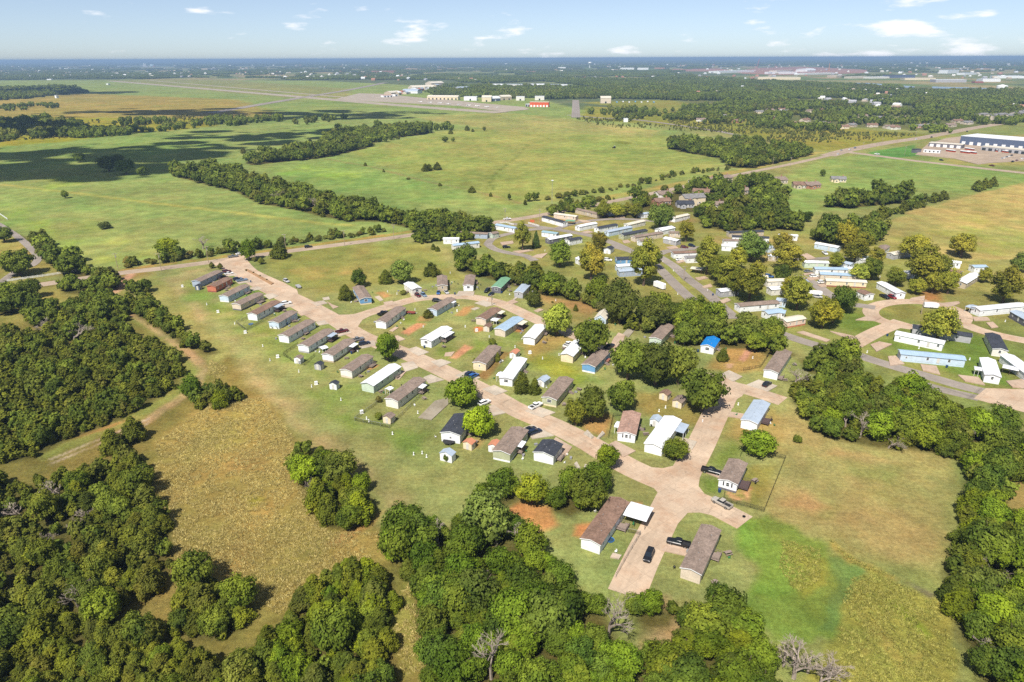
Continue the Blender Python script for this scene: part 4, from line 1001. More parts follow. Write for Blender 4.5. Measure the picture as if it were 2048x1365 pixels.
# the other park
GP = 'mobile homes of the far park'
for z, a, b, c, d, w, wl_, rf, ex in (
        ('8', 900, 692, 1262, 770, 4.8, 'white', 'white', 'with dark skirting beside the open lawn'), ('8', 945, 845, 1430, 893, 4.8, 'lightblue', 'bluemetal', 'beside the grey asphalt road'),
        ('8', 1035, 642, 1478, 712, 4.6, 'grey', 'dark', 'behind the pale yellow tree'), ('8', 1580, 685, 1637, 803, 5.0, 'offwhite', 'dark', 'with wooden steps near the oval green'),
        ('8', 1540, 875, 1577, 1003, 4.8, 'white', 'white', 'with a small covered porch at the road bend'), ('8', 1695, 852, 1900, 1008, 4.8, 'white', 'white', 'with dark porch near the park gate'),
        ('8', 1545, 507, 1895, 472, 4.8, 'white', 'white', 'with a grey carport beyond the oval green'), ('8', 1770, 515, 1900, 590, 4.8, 'dark', 'greymetal', 'with red steps beyond the oval green'),
        ('8', 1440, 299, 1548, 232, 4.8, 'tan', 'white', 'with white porch under the yellow trees'), ('8', 765, 292, 912, 374, 4.6, 'white', 'white', 'beside the red and black cars'),
        ('8', 610, 357, 676, 387, 5.0, 'white', 'brown', 'short one with deck beside the dark round tree'), ('8', 385, 278, 688, 293, 4.6, 'cream', 'cream', 'with dark red skirting in the lane of parked cars'),
        ('8', 340, 228, 642, 243, 4.6, 'beige', 'bluemetal', 'in the lane of parked cars'), ('8', 302, 188, 547, 193, 4.6, 'white', 'bluemetal', 'in the lane of parked cars'),
        ('8', 220, 137, 402, 142, 4.6, 'sage', 'white', 'at the head of the lane'), ('8', 480, 133, 562, 153, 4.8, 'lightblue', 'greymetal', 'at the head of the lane'),
        ('A', 985, 1112, 1178, 1078, 4.8, 'pink', 'cream', 'with rust red skirting under the golden sycamore'), ('A', 505, 952, 908, 918, 4.8, 'white', 'taupe', 'long one above the tree belt'),
        ('A', 795, 1029, 965, 1006, 4.8, 'white', 'bluemetal', 'next to the pink home'), ('A', 312, 797, 495, 778, 4.6, 'grey', 'white', 'with steps beside the curved road'),
        ('A', 830, 777, 1010, 762, 4.6, 'offwhite', 'white', 'between two sycamores'), ('A', 400, 182, 752, 168, 4.6, 'tan', 'dark', 'at the upper edge of the park'),
        ('A', 430, 222, 804, 238, 4.6, 'white', 'dark', 'at the upper edge of the park'), ('A', 345, 264, 570, 266, 4.6, 'white', 'taupe', 'behind the grey-green tree'),
        ('A', 322, 317, 530, 330, 4.6, 'white', 'white', 'behind the grey-green tree'), ('A', 905, 207, 1097, 217, 4.4, 'white', 'white', 'low one at the edge of the pasture'),
        ('A', 1270, 293, 1502, 337, 4.6, 'lightblue', 'white', 'with red awning beside the white pickup'), ('A', 1748, 462, 1806, 455, 4.6, 'white', 'white', 'small one between sycamores'),
        ('A', 1965, 372, 2038, 322, 5.0, 'white', 'taupe', 'short one below the tan field'), ('R', 850, 1320, 1034, 1286, 5.0, 'grey', 'cream', 'with a wide carport below the tan field'),
        ('A', 790, 338, 885, 333, 4.6, 'lightblue', 'greymetal', 'half behind an autumn tree'), ('A', 790, 422, 905, 432, 4.6, 'tan', 'white', 'half behind an autumn tree'),
        ('9', 1775, 602, 2020, 592, 4.6, 'white', 'brown', 'beside the curved median road'), ('9', 1910, 650, 2070, 642, 4.6, 'white', 'greyshingle', 'beside the white sedan'),
        ('A', 790, 692, 1010, 682, 4.6, 'offwhite', 'cream', 'between two sycamores'), ('8', 1240, 124, 1400, 144, 4.6, 'white', 'white', 'behind the yellow trees'),
        ('8', 1505, 174, 1604, 172, 4.6, 'white', 'bluemetal', 'beneath the tan field'), ('8', 990, 222, 1054, 217, 4.6, 'white', 'white', 'small one under the yellow trees'),
        ('8', 1165, 174, 1392, 218, 4.6, 'tan', 'brown', 'behind the yellow trees'),
        ('9', 770, 138, 990, 190, 4.8, 'tan', 'taupe', 'with white skirting by the upper lane'), ('9', 1095, 167, 1172, 162, 5.0, 'lightblue', 'greyshingle', 'beside the red car'),
        ('9', 425, 218, 642, 279, 4.6, 'white', 'dark', 'long one by the hedge'), ('9', 550, 188, 772, 218, 4.6, 'beige', 'cream', 'with green canopy by the hedge'),
        ('9', 815, 322, 995, 286, 4.6, 'white', 'white', 'first of the slanting row'), ('9', 1010, 340, 1206, 302, 4.6, 'white', 'dark', 'second of the slanting row'),
        ('9', 1115, 377, 1354, 327, 4.6, 'lightblue', 'greymetal', 'third of the slanting row'), ('9', 1320, 302, 1488, 262, 4.6, 'offwhite', 'cream', 'behind the slanting row'),
        ('9', 1265, 411, 1510, 360, 4.6, 'olive', 'dark', 'fourth of the slanting row'), ('9', 1385, 434, 1668, 388, 4.6, 'beige', 'taupe', 'last of the slanting row'),
        ('9', 1660, 362, 1790, 332, 6.5, 'white', 'white', 'wide one under the big grey-green tree'), ('9', 1450, 192, 1530, 182, 4.8, 'white', 'greymetal', 'short one by the upper lane'),
        ('9', 1790, 232, 1940, 197, 4.6, 'white', 'cream', 'below the dark woods'), ('9', 1668, 442, 1802, 472, 4.8, 'grey', 'white', 'with porch behind the sycamores'),
        ('9', 1735, 387, 1845, 387, 4.6, 'beige', 'taupe', 'behind the sycamores'), ('9', 425, 377, 575, 397, 4.6, 'white', 'teal', 'beside the blue spruce'),
        ('9', 510, 457, 740, 412, 4.6, 'dark', 'white', 'beside the blue spruce'), ('9', 715, 469, 842, 442, 4.6, 'white', 'dark', 'short one with steps near the spruce'),
        ('9', 1200, 667, 1382, 662, 6.0, 'blue', 'dark', 'wide one beside the white car'), ('9', 1200, 738, 1490, 723, 4.4, 'lightblue', 'white', 'in front of the wide blue one'),
        ('9', 1225, 792, 1490, 775, 4.6, 'greyblue', 'greymetal', 'with wooden porch below the wide blue one'),
        ('M', 808, 848, 914, 848, 4.6, 'white', 'white', 'at the grass edge behind the shrubs'), ('M', 880, 893, 1055, 873, 4.6, 'offwhite', 'bluemetal', 'behind the shrub row'),
        ('M', 900, 803, 1108, 813, 4.6, 'greyblue', 'taupe', 'behind the leaning autumn tree'), ('M', 1145, 811, 1188, 802, 4.8, 'sage', 'taupe', 'beside the black car'),
        ('M', 1160, 748, 1292, 773, 4.6, 'white', 'bluemetal', 'behind a white fence and two small pines'), ('8', 1095, 106, 1175, 118, 4.6, 'white', 'white', 'glimpsed between two autumn trees'), ('8', 630, 98, 702, 104, 4.8, 'white', 'greymetal', 'gable end glimpsed behind a green oak'), ('A', 1090, 702, 1205, 692, 4.6, 'offwhite', 'greymetal', 'beside the grey lane'), ('A', 660, 645, 790, 652, 4.6, 'grey', 'cream', 'in the shade of the golden row'), ('8', 5, 430, 75, 440, 4.6, 'lightblue', 'greymetal', 'short one above the pink home'), ('8', 0, 520, 65, 530, 4.6, 'white', 'bluemetal', 'above the tree belt near the pink home'), ('9', 1440, 476, 1560, 462, 4.4, 'white', 'taupe', 'below the slanting row'), ('A', 1580, 560, 1720, 566, 4.6, 'white', 'white', 'right of the lane of parked cars'), ('9', 770, 650, 840, 680, 4.4, 'white', 'white', 'small one peeping out between the green and golden trees')):
    rn = {'taupe': 'taupe shingle', 'greymetal': 'grey metal', 'bluemetal': 'pale blue metal', 'greyshingle': 'grey shingle'}.get(rf, rf)
    home(z, a, b, c, d, w, wl_, rf, f'{wl_} mobile home with {rn} roof {ex}', near=False, group=GP, skirt={'pink': 'rust', 'cream': 'red'}.get(wl_), gable='s')

# free-standing carport and canopies
def canopy(z, x, y, x2, y2, depth, h, rf, label, post=FRAME, name='carport'):
    p0, p1 = Q(z, x, y), Q(z, x2, y2); d = p1 - p0; L = d.length
    root = empty(name, p0, math.atan2(d.y, d.x)); tag(root, label, 'carport')
    MB().prism([(-0.2, h), (depth / 2, h + 0.35), (depth + 0.2, h), (depth + 0.2, h + 0.07), (depth / 2, h + 0.42), (-0.2, h + 0.07)], -0.2, L + 0.2).build('roof', roofm(rf), root)
    for fx in (0.02, 0.5, 0.98):
        for y_ in (0.05, depth - 0.05):
            MB().box(L * fx - 0.05, L * fx + 0.05, y_ - 0.05, y_ + 0.05, 0, h).build('post', post, root)
    b = MB().box(0, L, -0.02, 0.02, h - 0.25, h - 0.02); b.build('beam', post, root)
canopy('7', 330, 845, 478, 890, 6.0, 2.7, 'white', 'bright white carport with dark posts beside the cross street', BLACKM)
canopy('7', 268, 230, 310, 238, 3.6, 2.4, 'white', 'small white canopy on the left of the pink roofed home')
canopy('3', 652, 1290, 700, 1300, 3.4, 2.5, 'white', 'white canopy beside the narrow white home')
canopy('3', 600, 770, 650, 780, 3.4, 2.0, 'white', 'low white canopy below the beige home')
canopy('8', 1435, 470, 1500, 490, 5.5, 2.6, 'greymetal', 'grey carport attached beside the long white home beyond the oval green')
canopy('9', 670, 250, 760, 255, 4.5, 2.3, 'green', 'green canopy beside the beige home by the hedge', BLACKM)
canopy('A', 0, 545, 115, 560, 5.0, 2.4, 'cream', 'cream roofed carport with dark red front at the curved road', mat_plain('maroon_paint', (0.12, 0.03, 0.03)))
canopy('8', 1505, 955, 1565, 965, 3.2, 2.5, 'white', 'white porch canopy at the road bend')
canopy('8', 1715, 940, 1830, 965, 3.6, 2.5, 'white', 'pale porch canopy over dark wooden deck near the park gate', DARKW)
canopy('1', 1345, 1030, 1395, 1015, 3.0, 1.6, 'white', 'low white canopy on the lawn between two homes')
canopy('5', 590, 420, 625, 400, 2.0, 2.2, 'white', 'tiny white canopy behind the long off-white home')

# ------------------------------------------------------------------ vehicles
TYRE = mat_plain('tyre_rubber', (0.012, 0.012, 0.012), 0.9, 0.1)
RIM = mat_plain('wheel_rim', (0.35, 0.36, 0.37), 0.35, 0.5, 0.7)
CARGLASS = mat_plain('car_glass', (0.014, 0.020, 0.028), 0.12, 0.35, var=0.05)
HEADL = mat_plain('headlight_lens', (0.7, 0.72, 0.74), 0.1, 0.6)
TAILL = mat_plain('taillight_lens', (0.35, 0.01, 0.01), 0.2, 0.6)
BEDM = mat_plain('truck_bed_liner', (0.02, 0.02, 0.022), 0.8)
def paint(k):
    c = {'white': (0.78, 0.78, 0.77), 'black': (0.010, 0.011, 0.013), 'navy': (0.012, 0.020, 0.045), 'blue': (0.02, 0.09, 0.28), 'silver': (0.42, 0.42, 0.42), 'red': (0.22, 0.015, 0.02), 'maroon': (0.10, 0.012, 0.016), 'grey': (0.17, 0.18, 0.19), 'bronze': (0.36, 0.33, 0.29), 'steel': (0.16, 0.22, 0.30)}[k]
    nm = 'car_paint_' + k
    if nm in _mats: return _mats[nm]
    t = NT(nm); t.base(c); t.b.inputs['Roughness'].default_value = 0.35; t.b.inputs['Specular IOR Level'].default_value = 0.5
    t.b.inputs['Coat Weight'].default_value = 0.25; t.b.inputs['Coat Roughness'].default_value = 0.05
    _mats[nm] = t.m
    return t.m
PH = paint('white')
def ring(x, hw, z0, z1, tuck=0.12):
    """rounded car section at x"""
    r = 0.12
    return [(x, -hw + tuck * 0.6, z0), (x, hw - tuck * 0.6, z0), (x, hw, z0 + 0.22), (x, hw, z1 - r), (x, hw - r, z1), (x, -hw + r, z1), (x, -hw, z1 - r), (x, -hw, z0 + 0.22)]
def cab_ring(x, hwb, hwt, z0, z1):
    return [(x, -hwb, z0), (x, hwb, z0), (x, hwt, z1), (x, -hwt, z1)]
def car_meshes(kind):
    out = {}
    if kind == 'sedan':
        L, hw = 4.7, 0.9
        b = MB().loft([ring(-2.35, .72, .35, .72), ring(-2.2, .84, .25, .92), ring(-1.5, hw, .22, .98), ring(0, hw, .2, .95), ring(1.2, hw, .22, .93), ring(2.1, .84, .25, .80), ring(2.35, .68, .33, .66)])
        g = MB().loft([cab_ring(-1.95, .74, .70, .93, .95), cab_ring(-1.15, .78, .62, .93, 1.36), cab_ring(0.15, .80, .64, .93, 1.42), cab_ring(1.15, .78, .72, .93, .97)])
        r = MB().loft([cab_ring(-1.12, .64, .58, 1.36, 1.40), cab_ring(-0.4, .66, .60, 1.41, 1.46), cab_ring(0.12, .66, .60, 1.42, 1.46)])
        wx_ = 1.42
    elif kind == 'suv':
        L, hw = 4.8, 0.95
        b = MB().loft([ring(-2.4, .80, .42, .95), ring(-2.3, .90, .30, 1.06), ring(-1.5, hw, .28, 1.10), ring(0, hw, .28, 1.08), ring(1.2, hw, .28, 1.06), ring(2.2, .88, .30, .96), ring(2.42, .74, .40, .82)])
        g = MB().loft([cab_ring(-2.28, .80, .74, 1.05, 1.12), cab_ring(-1.95, .82, .70, 1.05, 1.66), cab_ring(0.2, .84, .72, 1.05, 1.70), cab_ring(1.15, .82, .76, 1.04, 1.10)])
        r = MB().loft([cab_ring(-2.0, .72, .66, 1.66, 1.71), cab_ring(-0.8, .74, .68, 1.69, 1.76), cab_ring(0.18, .73, .67, 1.70, 1.74)])
        wx_ = 1.45
    else:
        L, hw = 5.7, 0.98
        b = MB().loft([ring(-0.72, hw, .40, 1.18), ring(0.3, hw, .38, 1.16), ring(1.3, hw, .38, 1.14), ring(2.55, .93, .40, 1.08), ring(2.85, .80, .46, .95)])
        b.box(-2.85, -0.70, -hw + .02, hw - .02, .48, .72)
        b.box(-2.85, -0.70, -hw, -hw + .12, .55, 1.18); b.box(-2.85, -0.70, hw - .12, hw, .55, 1.18); b.box(-2.88, -2.76, -hw + .05, hw - .05, .52, 1.16)
        g = MB().loft([cab_ring(-0.74, .84, .74, 1.12, 1.74), cab_ring(0.45, .86, .76, 1.12, 1.76), cab_ring(1.25, .84, .78, 1.10, 1.16)])
        r = MB().loft([cab_ring(-0.78, .77, .70, 1.73, 1.79), cab_ring(-0.1, .78, .72, 1.76, 1.82), cab_ring(0.42, .77, .71, 1.76, 1.80)])
        out['bed'] = MB().box(-2.75, -0.74, -hw + .13, hw - .13, .721, .74).mesh('truck_bed', [BEDM])
        wx_ = 1.75
    out['body'] = b.mesh('car_body', [PH]); out['window'] = g.mesh('car_window', [CARGLASS]); out['roof'] = r.mesh('car_roof', [PH])
    wr = 0.34 if kind == 'sedan' else 0.40
    wh = MB().tube((0, -0.12, 0), (0, 0.12, 0), wr, wr, 12, 0)
    wh.tube((0, -0.135, 0), (0, 0.135, 0), wr * .6, wr * .6, 8, 1)
    out['wheel'] = wh.mesh('wheel', [TYRE, RIM]); out['wx'] = wx_; out['wr'] = wr; out['hw'] = hw; out['L'] = L
    zz = {'sedan': .62, 'suv': .80, 'pickup': .85}[kind]
    out['headlight'] = MB().box(-0.03, 0.06, -0.2, 0.2, -0.09, 0.09).mesh('headlight', [HEADL])
    out['taillight'] = MB().box(-0.06, 0.03, -0.16, 0.16, -0.10, 0.10).mesh('taillight', [TAILL])
    out['zz'] = zz
    return out
CARS = {k: car_meshes(k) for k in ('sedan', 'suv', 'pickup')}
def car(z, x, y, dx, dy, kind, colour, label, group=None, near=True, sc=1.0):
    p = Q(z, x, y); d = Q(z, x + dx, y + dy) - p
    C_ = CARS[kind]
    root = empty('parked_' + {'sedan': 'car', 'suv': 'car', 'pickup': 'pickup_truck'}[kind], (p.x, p.y, 0.05), math.atan2(d.y, d.x))
    root.scale = (sc, sc, sc)
    tag(root, label, {'sedan': 'car', 'suv': 'car', 'pickup': 'pickup truck'}[kind], group)
    pm = paint(colour)
    put('body', C_['body'], root, mats=[pm]); put('window', C_['window'], root); put('roof', C_['roof'], root, mats=[pm])
    if 'bed' in C_: put('truck_bed', C_['bed'], root)
    for sx in (-1, 1):
        for sy in (-1, 1):
            put('wheel', C_['wheel'], root, (sx * C_['wx'], sy * (C_['hw'] - 0.08), C_['wr']))
    if near:
        L = C_['L'] / 2
        for sy in (-1, 1):
            put('headlight', C_['headlight'], root, (L - 0.10, sy * 0.58, C_['zz']))
            put('taillight', C_['taillight'], root, (-L + 0.06, sy * 0.62, C_['zz']))
    return root
for a in (('7', 930, 500, 100, 25, 'pickup', 'black', 'black pickup truck parked on the slab beside the fenced yard'),
          ('7', 1000, 718, -100, -52, 'pickup', 'bronze', 'silver-beige crew cab pickup standing on the stub street'),
          ('7', 705, 992, -100, -25, 'pickup', 'black', 'black pickup truck parked beside the beige home with mottled roof'),
          ('7', 503, 1076, -30, 70, 'suv', 'black', 'black car parked on the lower end of the cross street'),
          ('4', 1745, 965, 60, -40, 'suv', 'black', 'black car on the white driveway at the end of the loop street'),
          ('6', 553, 525, 60, -30, 'pickup', 'white', 'white pickup truck on the driveway of the olive home'),
          ('6', 500, 738, 60, -20, 'sedan', 'black', 'black car parked nearest to the mottled roof home'),
          ('6', 545, 762, 60, -22, 'suv', 'navy', 'dark car parked on the street side of another black car'),
          ('5', 1450, 495, 60, -25, 'suv', 'white', 'white car half hidden behind the bright oak'),
          ('2', 1318, 1236, 60, -32, 'suv', 'navy', 'dark blue car on the driveway of the cream home'),
          ('2', 1352, 1254, 60, -30, 'suv', 'blue', 'bright blue car on the driveway of the cream home'),
          ('1', 1520, 845, 60, -12, 'pickup', 'maroon', 'dark red truck on the driveway in the street row'),
          ('1', 1662, 920, 60, -14, 'pickup', 'grey', 'grey pickup truck beside the white porch awning'),
          ('1', 1725, 955, 60, -14, 'suv', 'navy', 'navy car at the street side of the grey pickup'),
          ('1', 1015, 587, 60, -10, 'suv', 'white', 'white car at the street end of the home with grey awning'),
          ('1', 470, 297, 60, -8, 'suv', 'maroon', 'dark red car at the first home by the entrance'),
          ('1', 492, 315, 60, -10, 'sedan', 'white', 'white sedan beside the dark red car at the entrance'),
          ('1', 572, 367, 60, -12, 'suv', 'navy', 'dark blue car beside the blue pickup at the entrance'),
          ('1', 612, 378, 60, -10, 'pickup', 'steel', 'steel blue pickup at the rust coloured home'),
          ('1', 530, 160, 60, -8, 'pickup', 'grey', 'grey pickup truck turning out of the park entrance'),
          ('1', 590, 134, 60, -8, 'sedan', 'white', 'white car driving on the country road at the entrance'),
          ('1', 1215, 72, 60, -8, 'suv', 'black', 'black car driving on the country road'),
          ('1', 1015, 385, 60, 30, 'suv', 'silver', 'silver car standing at the kerb of the entrance street'),
          ('2', 527, 680, 60, -25, 'pickup', 'black', 'black pickup behind the white home on the loop corner'),
          ('2', 845, 518, 30, 20, 'suv', 'maroon', 'maroon car below the grey-green tree'),
          ('2', 898, 514, 30, 20, 'suv', 'steel', 'grey-blue car beside the maroon one'),
          ('2', 1033, 490, -5, 20, 'sedan', 'blue', 'small blue car in front of the tan home'),
          ('2', 1105, 486, 20, 20, 'sedan', 'silver', 'small silver car in front of the tan home'),
          ('2', 1475, 474, -40, 30, 'suv', 'black', 'black car beside the green roofed home'),
          ('2', 1512, 504, -40, 25, 'sedan', 'navy', 'small dark car at the street below the green roofed home'),
          ('2', 1020, 565, 60, 5, 'suv', 'black', 'black car behind the pale blue home on the loop'),
          ('4', 312, 620, 60, -30, 'pickup', 'navy', 'dark pickup in the shade behind the blue home'),
          ('4', 712, 605, 60, 0, 'sedan', 'black', 'black car under the pale green home'),
          ('3', 1300, 965, 40, -30, 'pickup', 'white', 'white pickup beside the cream home with tarp')):
    car(*a)
for a in (('8', 830, 366, 50, 22, 'pickup', 'black', 'black pickup by the white home above the oval green'), ('8', 886, 368, 50, 22, 'suv', 'red', 'red car by the white home above the oval green'),
          ('8', 295, 209, 60, -2, 'suv', 'white', 'upper white car in the grey lane of homes'), ('8', 355, 254, 60, -2, 'suv', 'white', 'lower white car in the grey lane of homes'), ('8', 250, 170, 60, -2, 'sedan', 'grey', 'grey car in the grey lane of homes'),
          ('9', 75, 205, 60, -5, 'pickup', 'white', 'white pickup at the far park gate on the country road'), ('9', 65, 494, 60, -4, 'suv', 'black', 'black car beside the shrub row bend'), ('9', 1105, 626, 60, 5, 'suv', 'white', 'white car beside the wide blue home'),
          ('9', 1085, 170, 50, 12, 'suv', 'red', 'red car beside the pale blue home at the upper lane'), ('9', 1886, 495, 60, 4, 'suv', 'maroon', 'maroon car in tree shade by the side lane'), ('9', 1962, 480, 40, 10, 'suv', 'navy', 'navy car in tree shade by the side lane'),
          ('9', 1840, 622, 60, -6, 'sedan', 'white', 'white sedan beside the curved median road'), ('A', 1380, 352, 40, 30, 'pickup', 'white', 'white pickup by the home with red awning'), ('A', 890, 1080, 50, 8, 'sedan', 'bronze', 'beige car beside the pink home'),
          ('A', 1300, 800, 50, 8, 'suv', 'silver', 'silver car beside the boat under the golden trees'), ('A', 810, 590, 50, 8, 'suv', 'blue', 'blue car in the shade behind the sycamores'),
          ('R', 346, 362, 60, -14, 'suv', 'white', 'white car waiting at the main road crossing'), ('R', 452, 322, 60, -14, 'suv', 'white', 'white car driving on the main road'), ('R', 700, 362, 60, 4, 'pickup', 'white', 'white truck on the side road'),
          ('R', 500, 306, 60, -14, 'suv', 'steel', 'blue car driving on the main road'), ('R', 1285, 418, 60, 8, 'suv', 'black', 'dark car on the side road by the bus yard'), ('R', 1746, 468, 60, 8, 'pickup', 'maroon', 'dark red truck on the side road'),
          ('R', 1196, 208, 60, -12, 'suv', 'black', 'black car on the main road above the lawn'), ('R', 1056, 226, 60, -12, 'suv', 'white', 'white car on the main road above the lawn'), ('R', 1520, 155, 60, -12, 'suv', 'black', 'black car on the main road behind the warehouse'), ('R', 1960, 95, 60, -10, 'suv', 'navy', 'dark car on the main road by the apartments'),
          ('R', 1935, 432, 60, -12, 'suv', 'black', 'black car at the corner of the bus yard'), ('R', 1972, 422, 60, -12, 'suv', 'maroon', 'maroon car at the corner of the bus yard'), ('R', 2022, 405, 60, -12, 'suv', 'white', 'white car at the corner of the bus yard'), ('R', 375, 328, 60, -14, 'suv', 'silver', 'silver car turning at the main road crossing')):
    car(*a, near=False)
for k, c in enumerate(('silver', 'white', 'grey', 'white', 'black')):
    car('R', 1838 + 22 * k, 404 - 7 * k, 60, -14, 'suv', c, f'{c} car parked in the line of cars in the bus yard', 'cars lined up in the bus yard', near=False)

# buses
def bus(z, x, y, dx, dy, label):
    p = Q(z, x, y); d = Q(z, x + dx, y + dy) - p
    root = empty('city_bus', (p.x, p.y, 0.06), math.atan2(d.y, d.x)); tag(root, label, 'bus', 'buses in the yard')
    orange = mat_plain('bus_orange', alb(226, 84, 48), 0.4); white = mat_plain('bus_white', (0.75, 0.75, 0.75), 0.4)
    MB().loft([[(xx, -hw, .5), (xx, hw, .5), (xx, hw, 1.5), (xx, -hw, 1.5)] for xx, hw in ((-6, 1.2), (-5.9, 1.25), (5.8, 1.25), (6, 1.1))]).build('body', orange, root)
    MB().box(-5.9, 5.8, -1.22, 1.22, 1.502, 2.45).build('window', CARGLASS, root)
    MB().loft([[(xx, -hw, 2.452), (xx, hw, 2.452), (xx, hw - .15, 3.05), (xx, -hw + .15, 3.05)] for xx, hw in ((-6, 1.2), (-5.8, 1.25), (5.8, 1.25), (6, 1.15))]).build('roof', white, root)
    for sx in (-3.6, 3.4):
        for sy in (-1, 1): put('wheel', CARS['pickup']['wheel'], root, (sx, sy * 1.15, 0.42))
for x, y in ((1370, 340), (1500, 352), (1560, 355), (1760, 335), (1850, 345), (1540, 325)):
    bus('R', x, y, 60, 8, 'orange and white bus parked in the gravel yard')

# trailers, boat, tractor
def trailer(z, x, y, dx, dy, L, w, h, m, label, name='cargo_trailer', cat='trailer'):
    p = Q(z, x, y); d = Q(z, x + dx, y + dy) - p
    root = empty(name, (p.x, p.y, 0.05), math.atan2(d.y, d.x)); tag(root, label, cat)
    MB().loft([[(xx, -hw, .5), (xx, hw, .5), (xx, hw, z1), (xx, -hw, z1)] for xx, hw, z1 in ((-L / 2, w / 2, h), (L * .38, w / 2, h), (L / 2, w * .3, h * .9))]).build('body', m, root)
    MB().tube((L / 2, 0, .55), (L / 2 + 1.1, 0, .5), .05, .05).build('tow_bar', STEEL, root)
    for sx in (-.45, .45):
        for sy in (-1, 1): put('wheel', CARS['sedan']['wheel'], root, (sx, sy * (w / 2 + .1), .36))
    return root
WHITEP = mat_plain('white_panel', (0.78, 0.78, 0.78), 0.4)
trailer('8', 1180, 440, 60, 4, 6.5, 2.4, 2.3, WHITEP, 'white panelled trailer standing on the ring street')
trailer('1', 1125, 435, 30, 25, 5.0, 2.0, 1.0, mat_plain('grey_trailer', (.3, .3, .31)), 'low grey trailer standing at the street edge')
trailer('8', 1880, 115, 40, 10, 6, 2.4, 2.6, WHITEP, 'white trailer under the trees below the tan field')
trailer('9', 1635, 905, 40, 15, 7, 2.5, 3.0, WHITEP, 'white travel trailer in deep shade under the sycamore', 'travel_trailer')
trailer('2', 780, 672, 50, 4, 4.6, 2.0, 0.9, mat_plain('red_trailer', (.22, .05, .04)), 'red flat trailer with load behind the white home')
trailer('3', 1660, 1110, 20, -20, 3.0, 1.8, 1.0, mat_plain('rusty_trailer', (.3, .12, .08)), 'rusty utility trailer beside the blue home')
trailer('A', 1280, 770, 50, 4, 6.5, 2.4, 2.0, WHITEP, 'white covered boat under the golden trees', 'covered_boat', 'boat')
for k in range(7):
    trailer('F', 1620 + 36 * k, 603 - (k % 2) * 3, 10, 3, 10, 3, 3.2, mat_plain('rv_white' if k % 3 else 'rv_blue', (.75, .76, .78) if k % 3 else (.2, .4, .6)), 'travel trailer parked in the storage lot past the airfield road' if k % 3 else 'blue covered trailer parked in the storage lot past the airfield road', 'travel_trailer')['group'] = 'storage lot trailers'
tr = empty('tractor', Q('N', 320, 192), 2.6); tag(tr, 'dark farm tractor alone in the big pasture', 'tractor')
TRM = mat_plain('tractor_paint', (.05, .02, .02), .5)
MB().loft([[(x, -w, z0), (x, w, z0), (x, w, z1), (x, -w, z1)] for x, w, z0, z1 in ((-1.6, .6, .9, 1.5), (0, .55, .8, 1.7), (1.8, .45, .8, 1.5), (2.2, .35, .9, 1.3))]).build('body', TRM, tr)
MB().loft([cab_ring(-1.5, .8, .65, 1.5, 2.9), cab_ring(0.2, .8, .65, 1.6, 2.9)]).build('cab', CARGLASS, tr)
MB().box(-1.6, .3, -.75, .75, 2.902, 3.0).build('roof', mat_plain('tractor_roof', (.6, .6, .58)), tr)
for x, r_, w_ in ((-1.0, .95, .35), (1.6, .6, .25)):
    for s in (-1, 1): MB().tube((x, s * .9 - w_ / 2, r_), (x, s * .9 + w_ / 2, r_), r_, r_, 14).build('wheel', TYRE, tr)

# ------------------------------------------------------------------ trees
LEAF = {'cedar': mat_leaf('juniper_foliage', (0.078, 0.096, 0.012), (0.165, 0.178, 0.018), (0.17, 0.15, 0.035)),
        'oak': mat_leaf('oak_foliage', (0.075, 0.108, 0.014), (0.168, 0.205, 0.024), (0.19, 0.17, 0.035)),
        'sycamore': mat_leaf('sycamore_autumn_foliage', (0.150, 0.178, 0.026), (0.285, 0.288, 0.040), (0.34, 0.26, 0.05)),
        'shrub': mat_leaf('shrub_foliage', (0.080, 0.095, 0.020), (0.16, 0.165, 0.030), (0.20, 0.15, 0.05))}
BARK = mat_plain('bark', (0.115, 0.085, 0.062), 0.95, 0.05, var=0.35, vscale=4)
DEADW = mat_plain('bleached_dead_wood', (0.30, 0.25, 0.21), 0.95, 0.05, var=0.3, vscale=3)

def unit(n):
    v = rng.normal(size=(n, 3)); return v / np.linalg.norm(v, axis=1)[:, None]

def leaf_quads(c, nrm, size, jit):
    """one bent leaf spray per centre"""
    n = len(c)
    nn = nrm + unit(n) * jit; nn /= np.linalg.norm(nn, axis=1)[:, None]
    a = np.cross(nn, unit(n)); a /= np.linalg.norm(a, axis=1)[:, None] + 1e-9
    b = np.cross(nn, a)
    sz = (size * rng.uniform(0.6, 1.35, n))[:, None]
    el = rng.uniform(0.65, 1.0, n)[:, None]
    v = np.stack([c - a * sz - b * sz * el * 0.4, c - a * sz * 0.2 + b * sz * el, c + a * sz + b * sz * el * 0.25 + nn * sz * 0.25, c + a * sz * 0.25 - b * sz * el - nn * sz * 0.2], 1)
    return v.reshape(-1, 3), np.arange(4 * n).reshape(n, 4)

